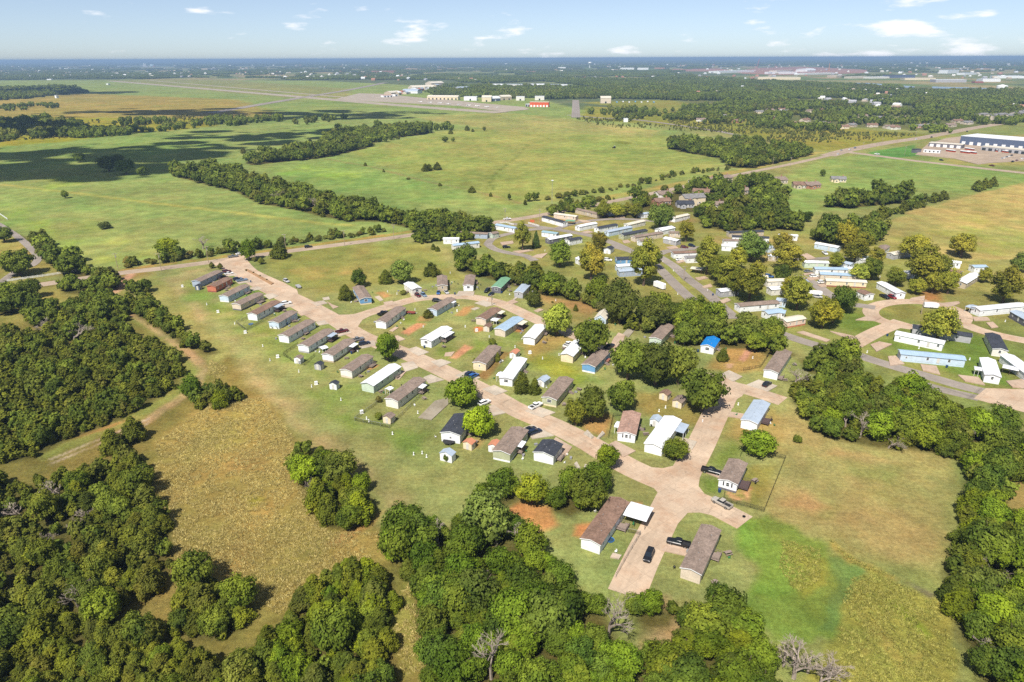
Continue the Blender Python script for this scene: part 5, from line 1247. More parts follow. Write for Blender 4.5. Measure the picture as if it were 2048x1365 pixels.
def crown_mesh(name, kind, nleaf, leaf, nlobe, far=False):
    """unit crown: radius 1, height from 0 to H (relative), made of leafy lobes"""
    V, Fc = [], []
    if kind == 'cedar':
        hgt = 2.3
        t = rng.uniform(0.02, 1.0, nlobe) ** 0.9
        ang = np.arange(nlobe) * 2.39996 + rng.uniform(-.4, .4, nlobe)
        prof = (1 - t) ** 0.62 * (0.55 + 0.45 * np.minimum(1, t * 5 + 0.4)) * rng.uniform(0.75, 1.12, nlobe)
        rad = prof * rng.uniform(0.55, 0.95, nlobe)
        cen = np.stack([rad * np.cos(ang), rad * np.sin(ang), 0.12 + t * (hgt - 0.35)], 1)
        lr = (0.11 + 0.17 * (1 - t)) * rng.uniform(0.75, 1.3, nlobe)
        stretch = np.array([1, 1, 1.7])
    elif kind == 'shrub':
        hgt = 1.2
        d = unit(nlobe); d[:, 2] = np.abs(d[:, 2])
        cen = d * np.array([0.66, 0.66, 0.55]) * rng.uniform(0.5, 1.0, nlobe)[:, None] + np.array([0, 0, 0.35])
        lr = rng.uniform(0.24, 0.42, nlobe); stretch = np.array([1, 1, 1.0])
    else:
        tall = 1.25 if kind == 'sycamore' else 0.80
        z0 = 0.22 if kind == 'sycamore' else 0.12
        d = unit(nlobe); d[:, 2] = d[:, 2] * 0.85 + 0.18
        k = rng.uniform(0.35, 1.0, nlobe)[:, None] ** 0.8
        cen = d * np.array([0.84, 0.84, tall * 0.86]) * k
        if kind == 'sycamore':
            cen[:, :2] *= (1.12 - 0.42 * np.clip(cen[:, 2:3] / tall, -0.6, 1))
        cen[:, 2] += z0 + tall * 0.72
        lr = rng.choice([0.11, 0.15, 0.19, 0.25, 0.32], nlobe) * rng.uniform(.85, 1.15, nlobe); stretch = np.array([1, 1, 0.86])
        hgt = z0 + tall * 1.6
    w = lr ** 2; w /= w.sum()
    cnt = np.maximum(3, (w * nleaf).astype(int))
    for i in range(nlobe):
        n = cnt[i]
        d = unit(n); d[:, 2] = np.where(d[:, 2] < -0.35, -d[:, 2], d[:, 2])
        rr = lr[i] * rng.uniform(0.72, 1.12, n)[:, None]
        c = cen[i] + d * rr * stretch
        # sprays point outwards and up, a little towards the outside of the crown
        out = c - np.array([0, 0, cen[:, 2].mean() * 0.8]); out /= np.linalg.norm(out, axis=1)[:, None] + 1e-9
        nr = d * 0.75 + out * 0.45
        if kind == 'cedar': nr = nr + np.array([0, 0, 0.25])
        v, f = leaf_quads(c, nr, leaf, 0.55)
        Fc.append(f + sum(len(x) for x in V)); V.append(v)
    # inner mass so that the crown is not see-through
    for i in range(nlobe):
        m = 6
        th = np.arange(m) * 2 * np.pi / m
        r_ = lr[i] * 0.62
        pts = [cen[i] + np.array([0, 0, -r_ * stretch[2]])]
        for zz, q in ((-0.45, 0.85), (0.45, 0.85)):
            for a in th: pts.append(cen[i] + np.array([math.cos(a) * r_ * q, math.sin(a) * r_ * q, zz * r_ * stretch[2]]))
        pts.append(cen[i] + np.array([0, 0, r_ * stretch[2]]))
        fs = []
        for a in range(m):
            b = (a + 1) % m
            fs += [(0, 1 + b, 1 + a, 1 + a), (1 + a, 1 + b, 1 + m + b, 1 + m + a), (1 + m + a, 1 + m + b, 2 * m + 1, 2 * m + 1)]
        fs2 = np.array([f for f in fs if len(set(f)) == 4])
        o = sum(len(x) for x in V); V.append(np.array(pts)); Fc.append(fs2 + o)
    me = np_mesh(name, np.concatenate(V), np.concatenate(Fc), [LEAF[kind]])
    return me, hgt

def trunk_mesh(name, kind, hgt):
    m = MB()
    if kind == 'cedar':
        m.tube((0, 0, -0.05), (0.02, 0, 0.5), 0.075, 0.06, 6).tube((0.02, 0, 0.5), (0, 0.02, hgt * 0.8), 0.06, 0.015, 6)
        for k in range(5):
            a = k * 2.4; m.tube((0, 0, 0.35 + k * 0.25), (0.45 * math.cos(a), 0.45 * math.sin(a), 0.55 + k * 0.27), 0.03, 0.01, 4)
    elif kind == 'shrub':
        for k in range(6):
            a = k * 1.05; m.tube((0.05 * math.cos(a), 0.05 * math.sin(a), -0.05), (0.5 * math.cos(a), 0.5 * math.sin(a), 0.75), 0.035, 0.012, 4)
    else:
        b = 0.45 if kind == 'oak' else 0.6
        m.tube((0, 0, -0.05), (0.02, 0.01, b), 0.095, 0.075, 7)
        m.tube((0.02, 0.01, b), (0.0, 0.05, hgt * 0.78), 0.07, 0.02, 6)
        for k in range(6):
            a = k * 2.4 + 0.4; z_ = b * (0.8 + 0.12 * k); r_ = rng.uniform(0.55, 0.8)
            q = (r_ * 0.5 * math.cos(a), r_ * 0.5 * math.sin(a), z_ + 0.28)
            m.tube((0.01, 0.01, z_), q, 0.045, 0.03, 5); m.tube(q, (r_ * math.cos(a), r_ * math.sin(a), z_ + 0.62), 0.03, 0.01, 5)
    return m.mesh(name, [BARK])

def bare_mesh(name, seed, levels=6):
    r = random.Random(seed); m = MB()
    def grow(p, d, ln, rad, lv):
        rad = max(rad, 0.0045)
        q = p + d * ln
        m.tube(p, q, rad, rad * 0.68, 5 if lv > 3 else 3, caps=False)
        if lv == 0: return
        for _ in range(3 if lv > 4 or lv < 3 else 2):
            ax = Vector((r.uniform(-1, 1), r.uniform(-1, 1), r.uniform(-0.3, 0.6)))
            nd = (d + ax * 0.78).normalized(); nd.z = max(nd.z, -0.05)
            grow(p + d * ln * r.uniform(0.6, 1.0), nd.normalized(), ln * r.uniform(0.62, 0.86), rad * 0.62, lv - 1)
    grow(Vector((0, 0, -0.05)), Vector((r.uniform(-.1, .1), r.uniform(-.1, .1), 1)), 0.55, 0.06, levels)
    return m.mesh(name, [DEADW])

HI = {k: [] for k in LEAF}
for k, nv, nl, ls, nlo in (('cedar', 8, 3600, 0.062, 110), ('oak', 10, 4600, 0.052, 115), ('sycamore', 7, 4200, 0.050, 125), ('shrub', 5, 1100, 0.095, 30)):
    for i in range(nv):
        cm, hg = crown_mesh(k + '_crown', k, nl, ls, nlo + i * 2)
        HI[k].append((cm, trunk_mesh(k + '_trunk', k, hg), hg))
BARE = [bare_mesh('bare_branches', s) for s in (3, 8, 21)]
TREE_H = {'cedar': 2.3, 'oak': 0.12 + 0.8 * 1.6, 'sycamore': 0.22 + 1.25 * 1.6, 'shrub': 1.2}
TREE_NAME = {'cedar': 'juniper_tree', 'oak': 'oak_tree', 'sycamore': 'sycamore_tree', 'shrub': 'shrub', 'bare': 'bare_tree'}
TREE_CAT = {'cedar': 'juniper', 'oak': 'oak tree', 'sycamore': 'sycamore', 'shrub': 'shrub', 'bare': 'dead tree'}
COUNT = {}
BARE_AT = []
def plant(p, kind, r, hr, label, group=None, tint=(1, 1, 1)):
    """r crown radius in metres, hr height over radius"""
    COUNT[kind] = COUNT.get(kind, 0) + 1
    root = empty(TREE_NAME[kind], p, random.uniform(0, 6.283))
    tag(root, label, TREE_CAT[kind], group)
    if kind == 'bare':
        root.scale = (r * 2.1, r * 2.1, r * hr / 1.55); BARE_AT.append((p.x, p.y))
        put('branches', random.choice(BARE), root)
        return root
    cm, tm, hg = random.choice(HI[kind])
    root.scale = (r, r * random.uniform(0.9, 1.1), r * hr / TREE_H[kind])
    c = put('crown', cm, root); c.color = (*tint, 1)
    put('trunk', tm, root)
    return root
def tree(z, x, y, rpx, hr, kind, label, tint=(1, 1, 1), group=None):
    p = Q(z, x, y)
    return plant(p, kind, rpx * mpp(p, z), hr, label, group, tint)

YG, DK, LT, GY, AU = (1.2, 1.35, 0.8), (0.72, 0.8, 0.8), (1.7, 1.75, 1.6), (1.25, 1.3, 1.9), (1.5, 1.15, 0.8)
for a in (('2', 570, 1098, 128, 1.9, 'oak', 'round green oak beside the concrete street', YG), ('2', 190, 545, 82, 1.8, 'cedar', 'round dark juniper beside the blue home'),
          ('2', 312, 428, 84, 1.8, 'oak', 'bushy dark oak behind the blue home', DK), ('2', 555, 396, 74, 1.8, 'cedar', 'dark juniper next to the grey-green tree'),
          ('2', 705, 400, 112, 1.9, 'oak', 'grey-green tree over the white home with tarps', GY), ('2', 970, 322, 86, 1.45, 'cedar', 'wide juniper alone on the lawn behind the tan home'),
          ('2', 937, 705, 58, 1.35, 'cedar', 'clipped round bush at the gable of the pale blue home'), ('2', 718, 818, 16, 1.3, 'shrub', 'tiny shrub on the lawn inside the loop'),
          ('2', 1525, 962, 46, 1.5, 'shrub', 'yellow-green shrub behind the cream home', YG), ('2', 712, 500, 36, 1.2, 'shrub', 'shrub in front of the white home with tarps'),
          ('3', 662, 1110, 30, 3.2, 'cedar', 'slim juniper at the side of the cream home'), ('3', 450, 1135, 22, 3.2, 'cedar', 'slim juniper at the gable of the cream home'),
          ('3', 1200, 872, 142, 2.0, 'oak', 'large pale green tree by the white metal roof', LT), ('3', 985, 608, 84, 1.7, 'oak', 'compact dark oak beside the small grey home', DK),
          ('3', 1510, 1050, 175, 1.9, 'oak', 'broad dark oak over the cream home with tarp'), ('4', 400, 400, 175, 2.1, 'oak', 'tall dark oak over the little cottage', DK),
          ('3', 1370, 648, 26, 2.6, 'cedar', 'young juniper on the bare red ground'), ('3', 1160, 575, 12, 1.6, 'shrub', 'tiny bush on the bare red ground'),
          ('6', 425, 388, 82, 2.7, 'cedar', 'taller of the paired junipers by the narrow white home'), ('6', 542, 402, 62, 2.7, 'cedar', 'shorter of the paired junipers by the barn shaped shed'),
          ('6', 915, 690, 108, 2.4, 'oak', 'thin brownish tree at the eroded bank', (1.2, 1.0, 0.9)), ('6', 1060, 650, 138, 2.3, 'oak', 'green oak with pale trunk at the eroded bank'), ('6', 1330, 548, 135, 2.0, 'oak', 'round oak behind the eroded bank'),
          ('7', 685, 402, 94, 1.5, 'oak', 'round olive tree in front of the bright white roof', (1.1, 1.05, 0.8)), ('5', 1245, 505, 162, 1.6, 'oak', 'broad green oak by the gravel pad', YG),
          ('5', 1400, 790, 160, 1.8, 'oak', 'bright yellow-green oak beside the dark roofed home', (1.5, 1.6, 0.7)), ('5', 490, 475, 36, 1.6, 'shrub', 'shrub beside the long off-white home'),
          ('5', 492, 635, 42, 1.8, 'shrub', 'small leafy tree in the fenced yard', YG), ('5', 1105, 1015, 36, 2.2, 'oak', 'small bush against the white barrel roofed shed', DK),
          ('4', 480, 905, 175, 2.0, 'oak', 'dark oak at the left of the big oak group'), ('4', 730, 960, 175, 2.1, 'oak', 'dark oak in the middle of the big oak group', DK), ('4', 930, 950, 165, 2.2, 'oak', 'tall oak at the back of the big oak group'),
          ('4', 1150, 1195, 215, 1.8, 'oak', 'spreading oak overhanging the cross street'), ('4', 1340, 738, 62, 2.1, 'cedar', 'open juniper beside the blue roofed home'), ('4', 690, 820, 120, 2.0, 'oak', 'oak crown behind the big oak group'),
          ('7', 1240, 368, 128, 1.25, 'oak', 'wide spreading shrubby tree at the corner of the fenced yard', YG), ('7', 1515, 292, 36, 1.6, 'shrub', 'single small bush on the dry lawn', YG),
          ('L', 1640, 690, 60, 1.75, 'cedar', 'dense juniper cone by the country road'), ('L', 1460, 706, 50, 2.3, 'oak', 'small oak at the park entrance', YG), ('L', 1240, 752, 20, 1.8, 'shrub', 'left bush of the pair at the entrance sign'), ('L', 1290, 757, 20, 1.8, 'shrub', 'right bush of the pair at the entrance sign'),
          ('L', 1530, 727, 24, 1.6, 'shrub', 'clipped shrub at the entrance', (1.3, 1.3, .8)), ('L', 1490, 712, 18, 1.5, 'shrub', 'small shrub at the entrance oak'),
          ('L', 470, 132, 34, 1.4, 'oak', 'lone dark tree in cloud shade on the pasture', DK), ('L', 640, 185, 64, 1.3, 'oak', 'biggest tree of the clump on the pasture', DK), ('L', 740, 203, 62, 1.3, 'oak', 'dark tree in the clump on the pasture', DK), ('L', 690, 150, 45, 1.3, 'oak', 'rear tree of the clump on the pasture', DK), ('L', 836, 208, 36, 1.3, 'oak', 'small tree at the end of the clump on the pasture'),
          ('L', 384, 342, 22, 2.0, 'oak', 'lone small tree on the mown pasture'), ('L', 614, 520, 42, 1.0, 'shrub', 'low brushy clump on the mown pasture', DK), ('L', 1425, 80, 22, 1.5, 'cedar', 'lone round juniper on the upper pasture'),
          ('L', 985, 672, 72, 1.25, 'oak', 'yellowish tree beside the country road', (1.5, 1.4, .7)), ('L', 118, 795, 98, 1.5, 'oak', 'open branched tree inside the drive bend'), ('L', 190, 925, 66, 1.7, 'oak', 'tree below the white fence'), ('L', 70, 970, 66, 1.7, 'oak', 'tree at the edge of the meadow below the white fence'),
          ('L', 30, 600, 60, 1.4, 'oak', 'tree beside the curved drive'), ('W', 880, 1110, 92, 2.0, 'cedar', 'free-standing juniper beside the two wheel tracks'), ('W', 740, 1180, 90, 1.9, 'cedar', 'juniper on the far side of the two wheel tracks'),
          ('M', 688, 352, 32, 1.7, 'cedar', 'left juniper of the trio on the big pasture'), ('M', 712, 348, 26, 1.9, 'cedar', 'middle juniper of the trio on the big pasture'), ('M', 767, 342, 32, 1.7, 'cedar', 'right juniper of the trio on the big pasture'),
          ('M', 970, 74, 20, 1.8, 'cedar', 'round juniper on the upper rim of the big pasture'), ('M', 1008, 82, 13, 1.7, 'cedar', 'small juniper on the upper rim of the big pasture'), ('M', 1087, 77, 14, 2.0, 'oak', 'little oak on the upper rim of the big pasture'), ('M', 858, 97, 21, 1.4, 'cedar', 'squat juniper on the upper rim of the big pasture'),
          ('M', 820, 154, 25, 1.5, 'oak', 'grey-green tree on the upper pasture'), ('M', 874, 151, 14, 2.0, 'oak', 'slim tree on the upper pasture'), ('M', 497, 133, 17, 1.4, 'cedar', 'juniper at the corner of the upper pasture'), ('M', 1003, 497, 31, 1.5, 'cedar', 'round juniper on the pasture fence line'), ('M', 1131, 524, 15, 2.0, 'cedar', 'narrow juniper on the pasture fence line'),
          ('M', 1258, 547, 14, 2.8, 'oak', 'slim tree on the pasture fence line'), ('M', 785, 452, 18, 1.2, 'cedar', 'low juniper on the pasture fence line'), ('M', 570, 408, 18, 0.8, 'shrub', 'flat bush on the pasture fence line'), ('M', 400, 357, 10, 2.2, 'cedar', 'tiny juniper on the pasture fence line'), ('M', 276, 314, 14, 1.8, 'cedar', 'far juniper on the pasture fence line'),
          ('M', 740, 887, 21, 2.1, 'cedar', 'first of two small junipers at the shrub row'), ('M', 769, 898, 19, 2.0, 'cedar', 'second of two small junipers at the shrub row'), ('M', 1366, 582, 16, 2.6, 'cedar', 'juniper at the bend of the country road'),
          ('M', 640, 838, 20, 1.5, 'shrub', 'small bush on the lawn below the hedge', YG), ('M', 660, 848, 16, 1.5, 'shrub', 'smaller bush on the lawn below the hedge', YG)):
    tree(*a)
GS = 'sycamores of the far park'
for z, x, y, r_, hr, t_, lb in (('9', 232, 520, 108, 2.7, (1, 1, 1), 'sycamore beside the blue spruce'), ('9', 612, 690, 140, 1.9, (.75, .95, .8), 'greenest sycamore above the tree belt'), ('9', 930, 830, 150, 2.6, (1.05, .98, .75), 'tall golden sycamore beside the small white garage'),
                          ('9', 1010, 530, 105, 2.0, (1.15, .92, .8), 'reddish sycamore behind the small white garage'), ('9', 1468, 880, 165, 2.9, (.95, .92, .8), 'tall sycamore over the travel trailer'), ('9', 1900, 430, 98, 2.4, (1.1, 1.05, .8), 'yellow-green sycamore by the side lane'),
                          ('A', 170, 560, 150, 2.6, (1, 1, .9), 'sycamore over the cream roofed carport'), ('A', 350, 700, 160, 2.1, (.95, .95, .8), 'sycamore at the left of the golden row'), ('A', 600, 845, 185, 2.2, (1.05, .95, .7), 'big golden sycamore above the long white home'),
                          ('A', 985, 520, 165, 1.7, (1.2, 1.1, .9), 'pale yellow sycamore at the head of the lane'), ('A', 930, 330, 120, 1.7, (1.1, 1.0, .9), 'thin yellow sycamore at the upper edge'), ('A', 1090, 925, 175, 2.1, (.9, .9, .8), 'broad sycamore beside the white boat'),
                          ('A', 1350, 1110, 185, 1.8, (1.25, 1.1, .7), 'golden sycamore over the pink home'), ('A', 1580, 300, 130, 2.3, (1.15, 1.0, .7), 'golden sycamore at the field edge'), ('A', 1680, 440, 140, 1.8, (1.05, .95, .7), 'wide sycamore behind the pale blue roof'),
                          ('A', 1840, 620, 110, 2.2, (.85, .95, .8), 'green sycamore at the end of the lane'), ('A', 1900, 450, 90, 1.9, (1, .95, .8), 'sycamore by the short white home'), ('A', 1490, 490, 90, 1.7, (1.3, 1.25, .9), 'pale sycamore at the dark lane'),
                          ('A', 470, 780, 130, 2.2, (1.0, .97, .7), 'golden sycamore between the grey home and the long white one'), ('A', 260, 620, 110, 2.3, (.95, .95, .8), 'narrow sycamore beside the curved road'), ('A', 470, 520, 120, 2.0, (1, .97, .75), 'sycamore behind the golden row'), ('9', 1560, 720, 110, 2.2, (.9, .95, .8), 'green-gold sycamore at the median bend'), ('A', 1000, 800, 110, 2.0, (1.1, 1.0, .7), 'golden sycamore in front of the lane'), ('A', 1460, 1060, 100, 2.0, (1.15, 1.05, .7), 'young golden sycamore beside the dark round oak'), ('A', 1760, 330, 100, 2.0, (1.05, .97, .75), 'autumn tree above the pale blue roof'), ('8', 1190, 330, 80, 2.1, (1.1, 1.05, .8), 'thin autumn tree above the oval green'), ('8', 1580, 250, 60, 1.9, (1.1, 1.0, .8), 'small autumn tree by the white porch'), ('8', 1240, 210, 90, 2.0, (1.0, .97, .8), 'autumn tree behind the oval green'), ('8', 905, 280, 82, 1.9, (.95, .95, .8), 'slender sycamore above the oval green'), ('8', 1110, 255, 150, 1.9, (1.05, .98, .8), 'broad sycamore above the oval green'), ('8', 1062, 335, 72, 1.7, (1.1, 1.05, .8), 'low sycamore above the oval green'), ('8', 1305, 335, 78, 2.6, (1.05, 1.0, .8), 'leaning sycamore above the oval green'),
                          ('8', 1725, 405, 125, 2.2, (1.0, .9, .8), 'brownish sycamore at the carport'), ('8', 1225, 690, 145, 1.9, (1.35, 1.25, 1.1), 'pale yellow tree in front of the dark home'), ('8', 640, 240, 85, 1.6, (1.5, 1.5, 1.5), 'silvery thin tree over the lane of homes'), ('8', 1410, 60, 110, 1.7, (1.05, .95, .8), 'autumn tree below the tan field'), ('8', 1040, 80, 120, 1.7, (1.1, 1.0, .8), 'autumn tree behind the lane of homes')):
    tree(z, x, y, r_ * 0.88, hr * 1.15, 'sycamore', lb, t_, GS)
for z, x, y, r_, hr, t_, lb in (('9', 1640, 310, 140, 1.9, GY, 'tall open grey-green tree over the white homes'), ('A', 620, 425, 160, 1.7, GY, 'grey-green tree among the golden sycamores'), ('A', 930, 640, 100, 1.8, DK, 'dark green tree beside the grey lane'),
                          ('A', 1555, 945, 135, 1.9, DK, 'dark round oak beside the ring street'), ('8', 720, 228, 76, 2.0, (1, 1.05, .8), 'green oak behind the lane of homes'), ('R', 1440, 1270, 105, 1.5, DK, 'lone round oak at the edge of the tan field'), ('R', 65, 975, 42, 2.2, DK, 'small conical tree in the pasture corner'), ('R', 203, 560, 28, 2.0, DK, 'single tree by the pale farmhouse'),
                          ('8', 1840, 170, 70, 2.0, GY, 'pale green tree at the right edge of the park')):
    tree(z, x, y, r_, hr, 'oak', lb, t_)
tree('9', 368, 495, 44, 4.3, 'cedar', 'blue spruce beside the sycamore in the far park', (.8, 1.1, 2.2))
for z, x, y, r_, hr, lb in (('K', 1535, 1170, 180, 2.2, 'leafless grey tree at the edge of the yellow marsh'), ('K', 1660, 1120, 120, 2.0, 'leafless grey tree between the two others at the yellow marsh'), ('K', 1440, 1060, 110, 2.0, 'bare brush tree at the wood edge by the yellow marsh'), ('K', 1760, 1240, 120, 1.9, 'low bare brush at the yellow marsh'), ('K', 1850, 1220, 130, 2.2, 'smaller leafless tree beside the yellow marsh'), ('S', 765, 1345, 95, 4.2, 'dead white snag rising from the bottom wood'), ('S', 1535, 1060, 95, 3.8, 'bleached half dead tree in the bottom wood'),
                          ('S', 800, 470, 90, 2.8, 'silvery bare limbs in the pale tree of the bottom wood'), ('D', 1410, 400, 95, 2.0, 'bare greyish tree in the right hand wood'), ('T', 715, 310, 50, 3.4, 'white forked trunk at the edge of the right wood'), ('D', 1350, 1130, 70, 2.4, 'thin bare tree at the foot of the right wood'),
                          ('A', 560, 30, 40, 1.0, 'bare brush below the dark woods'), ('V', 460, 920, 70, 2.2, 'bare grey tree inside the left wood'), ('V', 360, 280, 50, 2.0, 'dead limbs near the top of the left wood'), ('4', 2000, 960, 100, 1.6, 'brown bare tree beside the taupe roofed home')):
    tree(z, x, y, r_, hr, 'bare', lb)
for z, x, y, r_, hr in (('W', 480, 470, 60, 1.6), ('W', 300, 420, 55, 1.7), ('V', 130, 400, 45, 2.0), ('V', 420, 500, 40, 2.0), ('V', 500, 420, 42, 1.9), ('V', 290, 560, 40, 2.0), ('T', 620, 240, 45, 2.6), ('T', 900, 380, 50, 1.6), ('T', 1400, 350, 42, 2.2), ('D', 1480, 500, 60, 2.2), ('U', 780, 250, 40, 2.2), ('S', 420, 480, 60, 2.6), ('S', 940, 480, 60, 2.8), ('S', 720, 760, 50, 2.6), ('L', 1190, 640, 36, 2.0), ('L', 1640, 370, 40, 1.6), ('L', 1850, 410, 45, 1.5)):
    tree(z, x, y, r_, hr, 'bare', 'leafless greyish tree standing among the green crowns', group='leafless trees in the woods')

# ------------------------------------------------------------------ woods
def in_poly(px, py, poly): return sdist(np.asarray(px), np.asarray(py), poly) > 0
def fill(poly, spacing, maxn=4000, jitter=0.45):
    xs = [p[0] for p in poly]; ys = [p[1] for p in poly]
    nx = int((max(xs) - min(xs)) / spacing) + 2; ny = int((max(ys) - min(ys)) / spacing) + 2
    A, B = np.meshgrid(np.arange(nx), np.arange(ny))
    X = min(xs) + (A + (B % 2) * 0.5 + rng.uniform(-jitter, jitter, A.shape)) * spacing
    Y = min(ys) + (B + rng.uniform(-jitter, jitter, A.shape)) * spacing
    X, Y = X.ravel(), Y.ravel()
    k = in_poly(X, Y, poly)
    X, Y = X[k], Y[k]
    if len(X) > maxn:
        s = rng.permutation(len(X))[:maxn]; X, Y = X[s], Y[s]
    return X, Y
CAND = []        # (kind, x, y, radius, height ratio, tint, label)
def wood(z, pts, spacing, mix, size, where, floor=True, tints=((1, 1, 1),), hr=None):
    poly = [(p.x, p.y) for p in QL(z, pts)]
    if floor: WOODS.append(poly)
    X, Y = fill(poly, spacing)
    kinds = [k for k, _ in mix]; pr = np.array([w for _, w in mix], float); pr /= pr.sum()
    big = fbm(X / 22, Y / 22, 5, 2)
    for i in range(len(X)):
        k = kinds[int(rng.choice(len(kinds), p=pr))]
        r_ = size * rng.choice([0.62, 0.85, 1.0, 1.0, 1.2, 1.45]) * rng.uniform(0.88, 1.12) * (0.85 if k == 'cedar' else 1.0) * (0.8 + 0.4 * big[i])
        h_ = {'cedar': rng.uniform(1.6, 2.3), 'oak': rng.uniform(1.5, 2.0), 'sycamore': rng.uniform(1.8, 2.4), 'shrub': rng.uniform(1.0, 1.5)}[k] * (hr or 1)
        CAND.append((k, X[i], Y[i], r_, h_, tints[int(rng.integers(len(tints)))], where))
CD = (('cedar', 8), ('oak', 2)); MX = (('cedar', 4), ('oak', 5)); OK_ = (('oak', 9), ('cedar', 1)); SH = (('shrub', 6), ('oak', 3), ('cedar', 2))
T1 = ((1, 1, 1), (1.2, 1.2, .9), (.85, .9, 1), (1.05, 1, .9)); T2 = ((1, 1.05, 1), (1.15, 1.3, .75), (1.3, 1.4, .7), (.8, .9, .9), (1.1, 1.1, .9)); T3 = ((.9, .9, .9), (1.1, 1.1, 1), (1.2, 1.05, .9), (.75, .8, .8))
wood('0', [(-120, 690), (60, 668), (130, 655), (200, 648), (260, 668), (318, 690), (352, 718), (362, 748), (343, 778), (308, 802), (280, 818), (238, 842), (178, 862), (128, 884), (70, 918), (-120, 950)], 3.4, CD, 2.6, 'in the dense left wood above the wheel tracks', tints=T1)
wood('0', [(40, 625), (110, 618), (180, 600), (245, 605), (262, 630), (250, 660), (150, 650), (60, 655)], 4.8, OK_, 2.9, 'at the top of the left wood', tints=T3)
wood('0', [(-100, 975), (100, 962), (170, 945), (235, 928), (280, 925), (306, 955), (296, 990), (325, 1040), (342, 1065), (340, 1105), (346, 1155), (296, 1195), (262, 1220), (262, 1255), (325, 1280), (390, 1310), (400, 1420), (-160, 1420)], 3.4, CD, 2.6, 'in the large wood left of the tan meadow', tints=T1)
wood('0', [(372, 1175), (425, 1165), (478, 1200), (496, 1235), (478, 1275), (430, 1295), (380, 1288), (348, 1268)], 3.2, CD, 3.0, 'in the juniper clump jutting into the meadow', tints=T1)
wood('0', [(262, 1262), (330, 1292), (400, 1315), (440, 1335), (500, 1310), (520, 1430), (250, 1430)], 3.3, CD, 2.7, 'in the junipers joining the woods at the bottom', tints=T1)
wood('0', [(605, 1215), (640, 1175), (700, 1148), (775, 1165), (798, 1200), (775, 1240), (785, 1310), (800, 1430), (380, 1430), (430, 1345), (490, 1305), (560, 1255)], 3.2, CD, 2.8, 'in the juniper wood below the tan meadow', tints=T2)
wood('0', [(582, 915), (640, 905), (665, 940), (700, 965), (740, 995), (762, 1020), (748, 1045), (700, 1062), (662, 1062), (640, 1030), (602, 985)], 4.4, MX, 3.3, 'in the strip of trees between meadow and back lawn', tints=T2)
wood('0', [(385, 795), (440, 778), (482, 785), (500, 800), (462, 818), (392, 822)], 4.6, MX, 3.3, 'in the clump at the bend of the dirt track', tints=T2)
wood('0', [(770, 1090), (800, 1070), (850, 1075), (900, 1055), (960, 1045), (1010, 1060), (1060, 1085), (1090, 1105), (1125, 1130), (1155, 1165), (1180, 1200), (1215, 1240), (1240, 1290), (1260, 1430), (870, 1430), (852, 1330), (835, 1260), (825, 1190), (800, 1140)], 4.1, (('oak', 8), ('cedar', 2)), 3.5, 'in the leafy wood at the bottom', tints=((1.0, 1.2, .75), (1.12, 1.3, .72), (.72, .88, .85), (.92, 1.02, .8), (.82, .95, .8)))
wood('0', [(1380, 1230), (1440, 1205), (1500, 1235), (1510, 1270), (1480, 1300), (1540, 1350), (1540, 1430), (1270, 1430), (1265, 1330), (1300, 1290), (1350, 1285)], 4.2, (('oak', 8), ('cedar', 2)), 3.5, 'in the wood edge below the beige home', tints=((1.1, 1.2, .8), (1.35, 1.4, .75), (.85, .95, .9)))
wood('0', [(1262, 1205), (1300, 1215), (1330, 1212), (1375, 1225), (1340, 1262), (1280, 1262), (1250, 1240)], 4.2, MX, 2.9, 'at the lower end of the cross street', tints=T2)
wood('0', [(945, 1000), (1000, 975), (1060, 985), (1045, 1005), (1000, 1022), (950, 1020)], 5.2, OK_, 3.9, 'in the tree group below the dark roofed homes', tints=((.9, 1, .8),))
wood('0', [(1095, 1000), (1160, 975), (1212, 968), (1205, 995), (1180, 1020), (1145, 1040), (1105, 1030)], 4.8, OK_, 3.8, 'in the tree group beside the brown roofed home', tints=((1, 1.1, .8),))
tree('S', 1030, 190, 115, 1.7, 'oak', 'yellow-green tree at the bare red clearing', (2.2, 1.9, 1.1))
tree('6', 1200, 1075, 110, 2.0, 'oak', 'light green oak leaning over the street at the culvert', (1.5, 1.5, .8))
tree('S', 740, 420, 170, 1.9, 'oak', 'silvery grey-green tree on top of the bottom wood', (1.5, 1.6, 2.4))
tree('U', 1300, 640, 110, 1.9, 'oak', 'yellow-green oak at the corner of the back lawn', YG)
wood('0', [(1575, 800), (1605, 765), (1660, 752), (1720, 762), (1790, 790), (1850, 815), (1900, 830), (1960, 860), (2080, 905), (2080, 975), (2000, 950), (1940, 945), (1925, 925), (1850, 908), (1740, 898), (1680, 885), (1638, 868), (1612, 835)], 4.2, MX, 3.4, 'in the right wood beside the dry lawn', tints=T2)
wood('0', [(1935, 945), (1985, 950), (2020, 1000), (2010, 1045), (2080, 1075), (2080, 1430), (1975, 1430), (1935, 1300), (1900, 1250), (1892, 1185), (1885, 1140), (1910, 1075), (1930, 1020)], 4.2, MX, 3.5, 'in the right wood beside the marsh', tints=T2)
wood('0', [(905, 532), (960, 532), (1040, 552), (1090, 566), (1150, 596), (1225, 606), (1230, 630), (1160, 606), (1100, 594), (1050, 580), (1000, 566), (930, 548)], 6.0, OK_, 4.6, 'in the tree belt between the two parks', tints=T1)
wood('0', [(1215, 640), (1290, 632), (1340, 640), (1400, 650), (1460, 664), (1530, 682), (1600, 712), (1565, 722), (1500, 700), (1430, 698), (1350, 690), (1270, 660)], 6.0, OK_, 4.6, 'in the tree belt above the blue roofed home', tints=T1)
wood('0', [(1600, 720), (1640, 715), (1690, 735), (1720, 755), (1680, 750), (1620, 752)], 5.0, OK_, 4.0, 'behind the taupe roofed home', tints=T2)
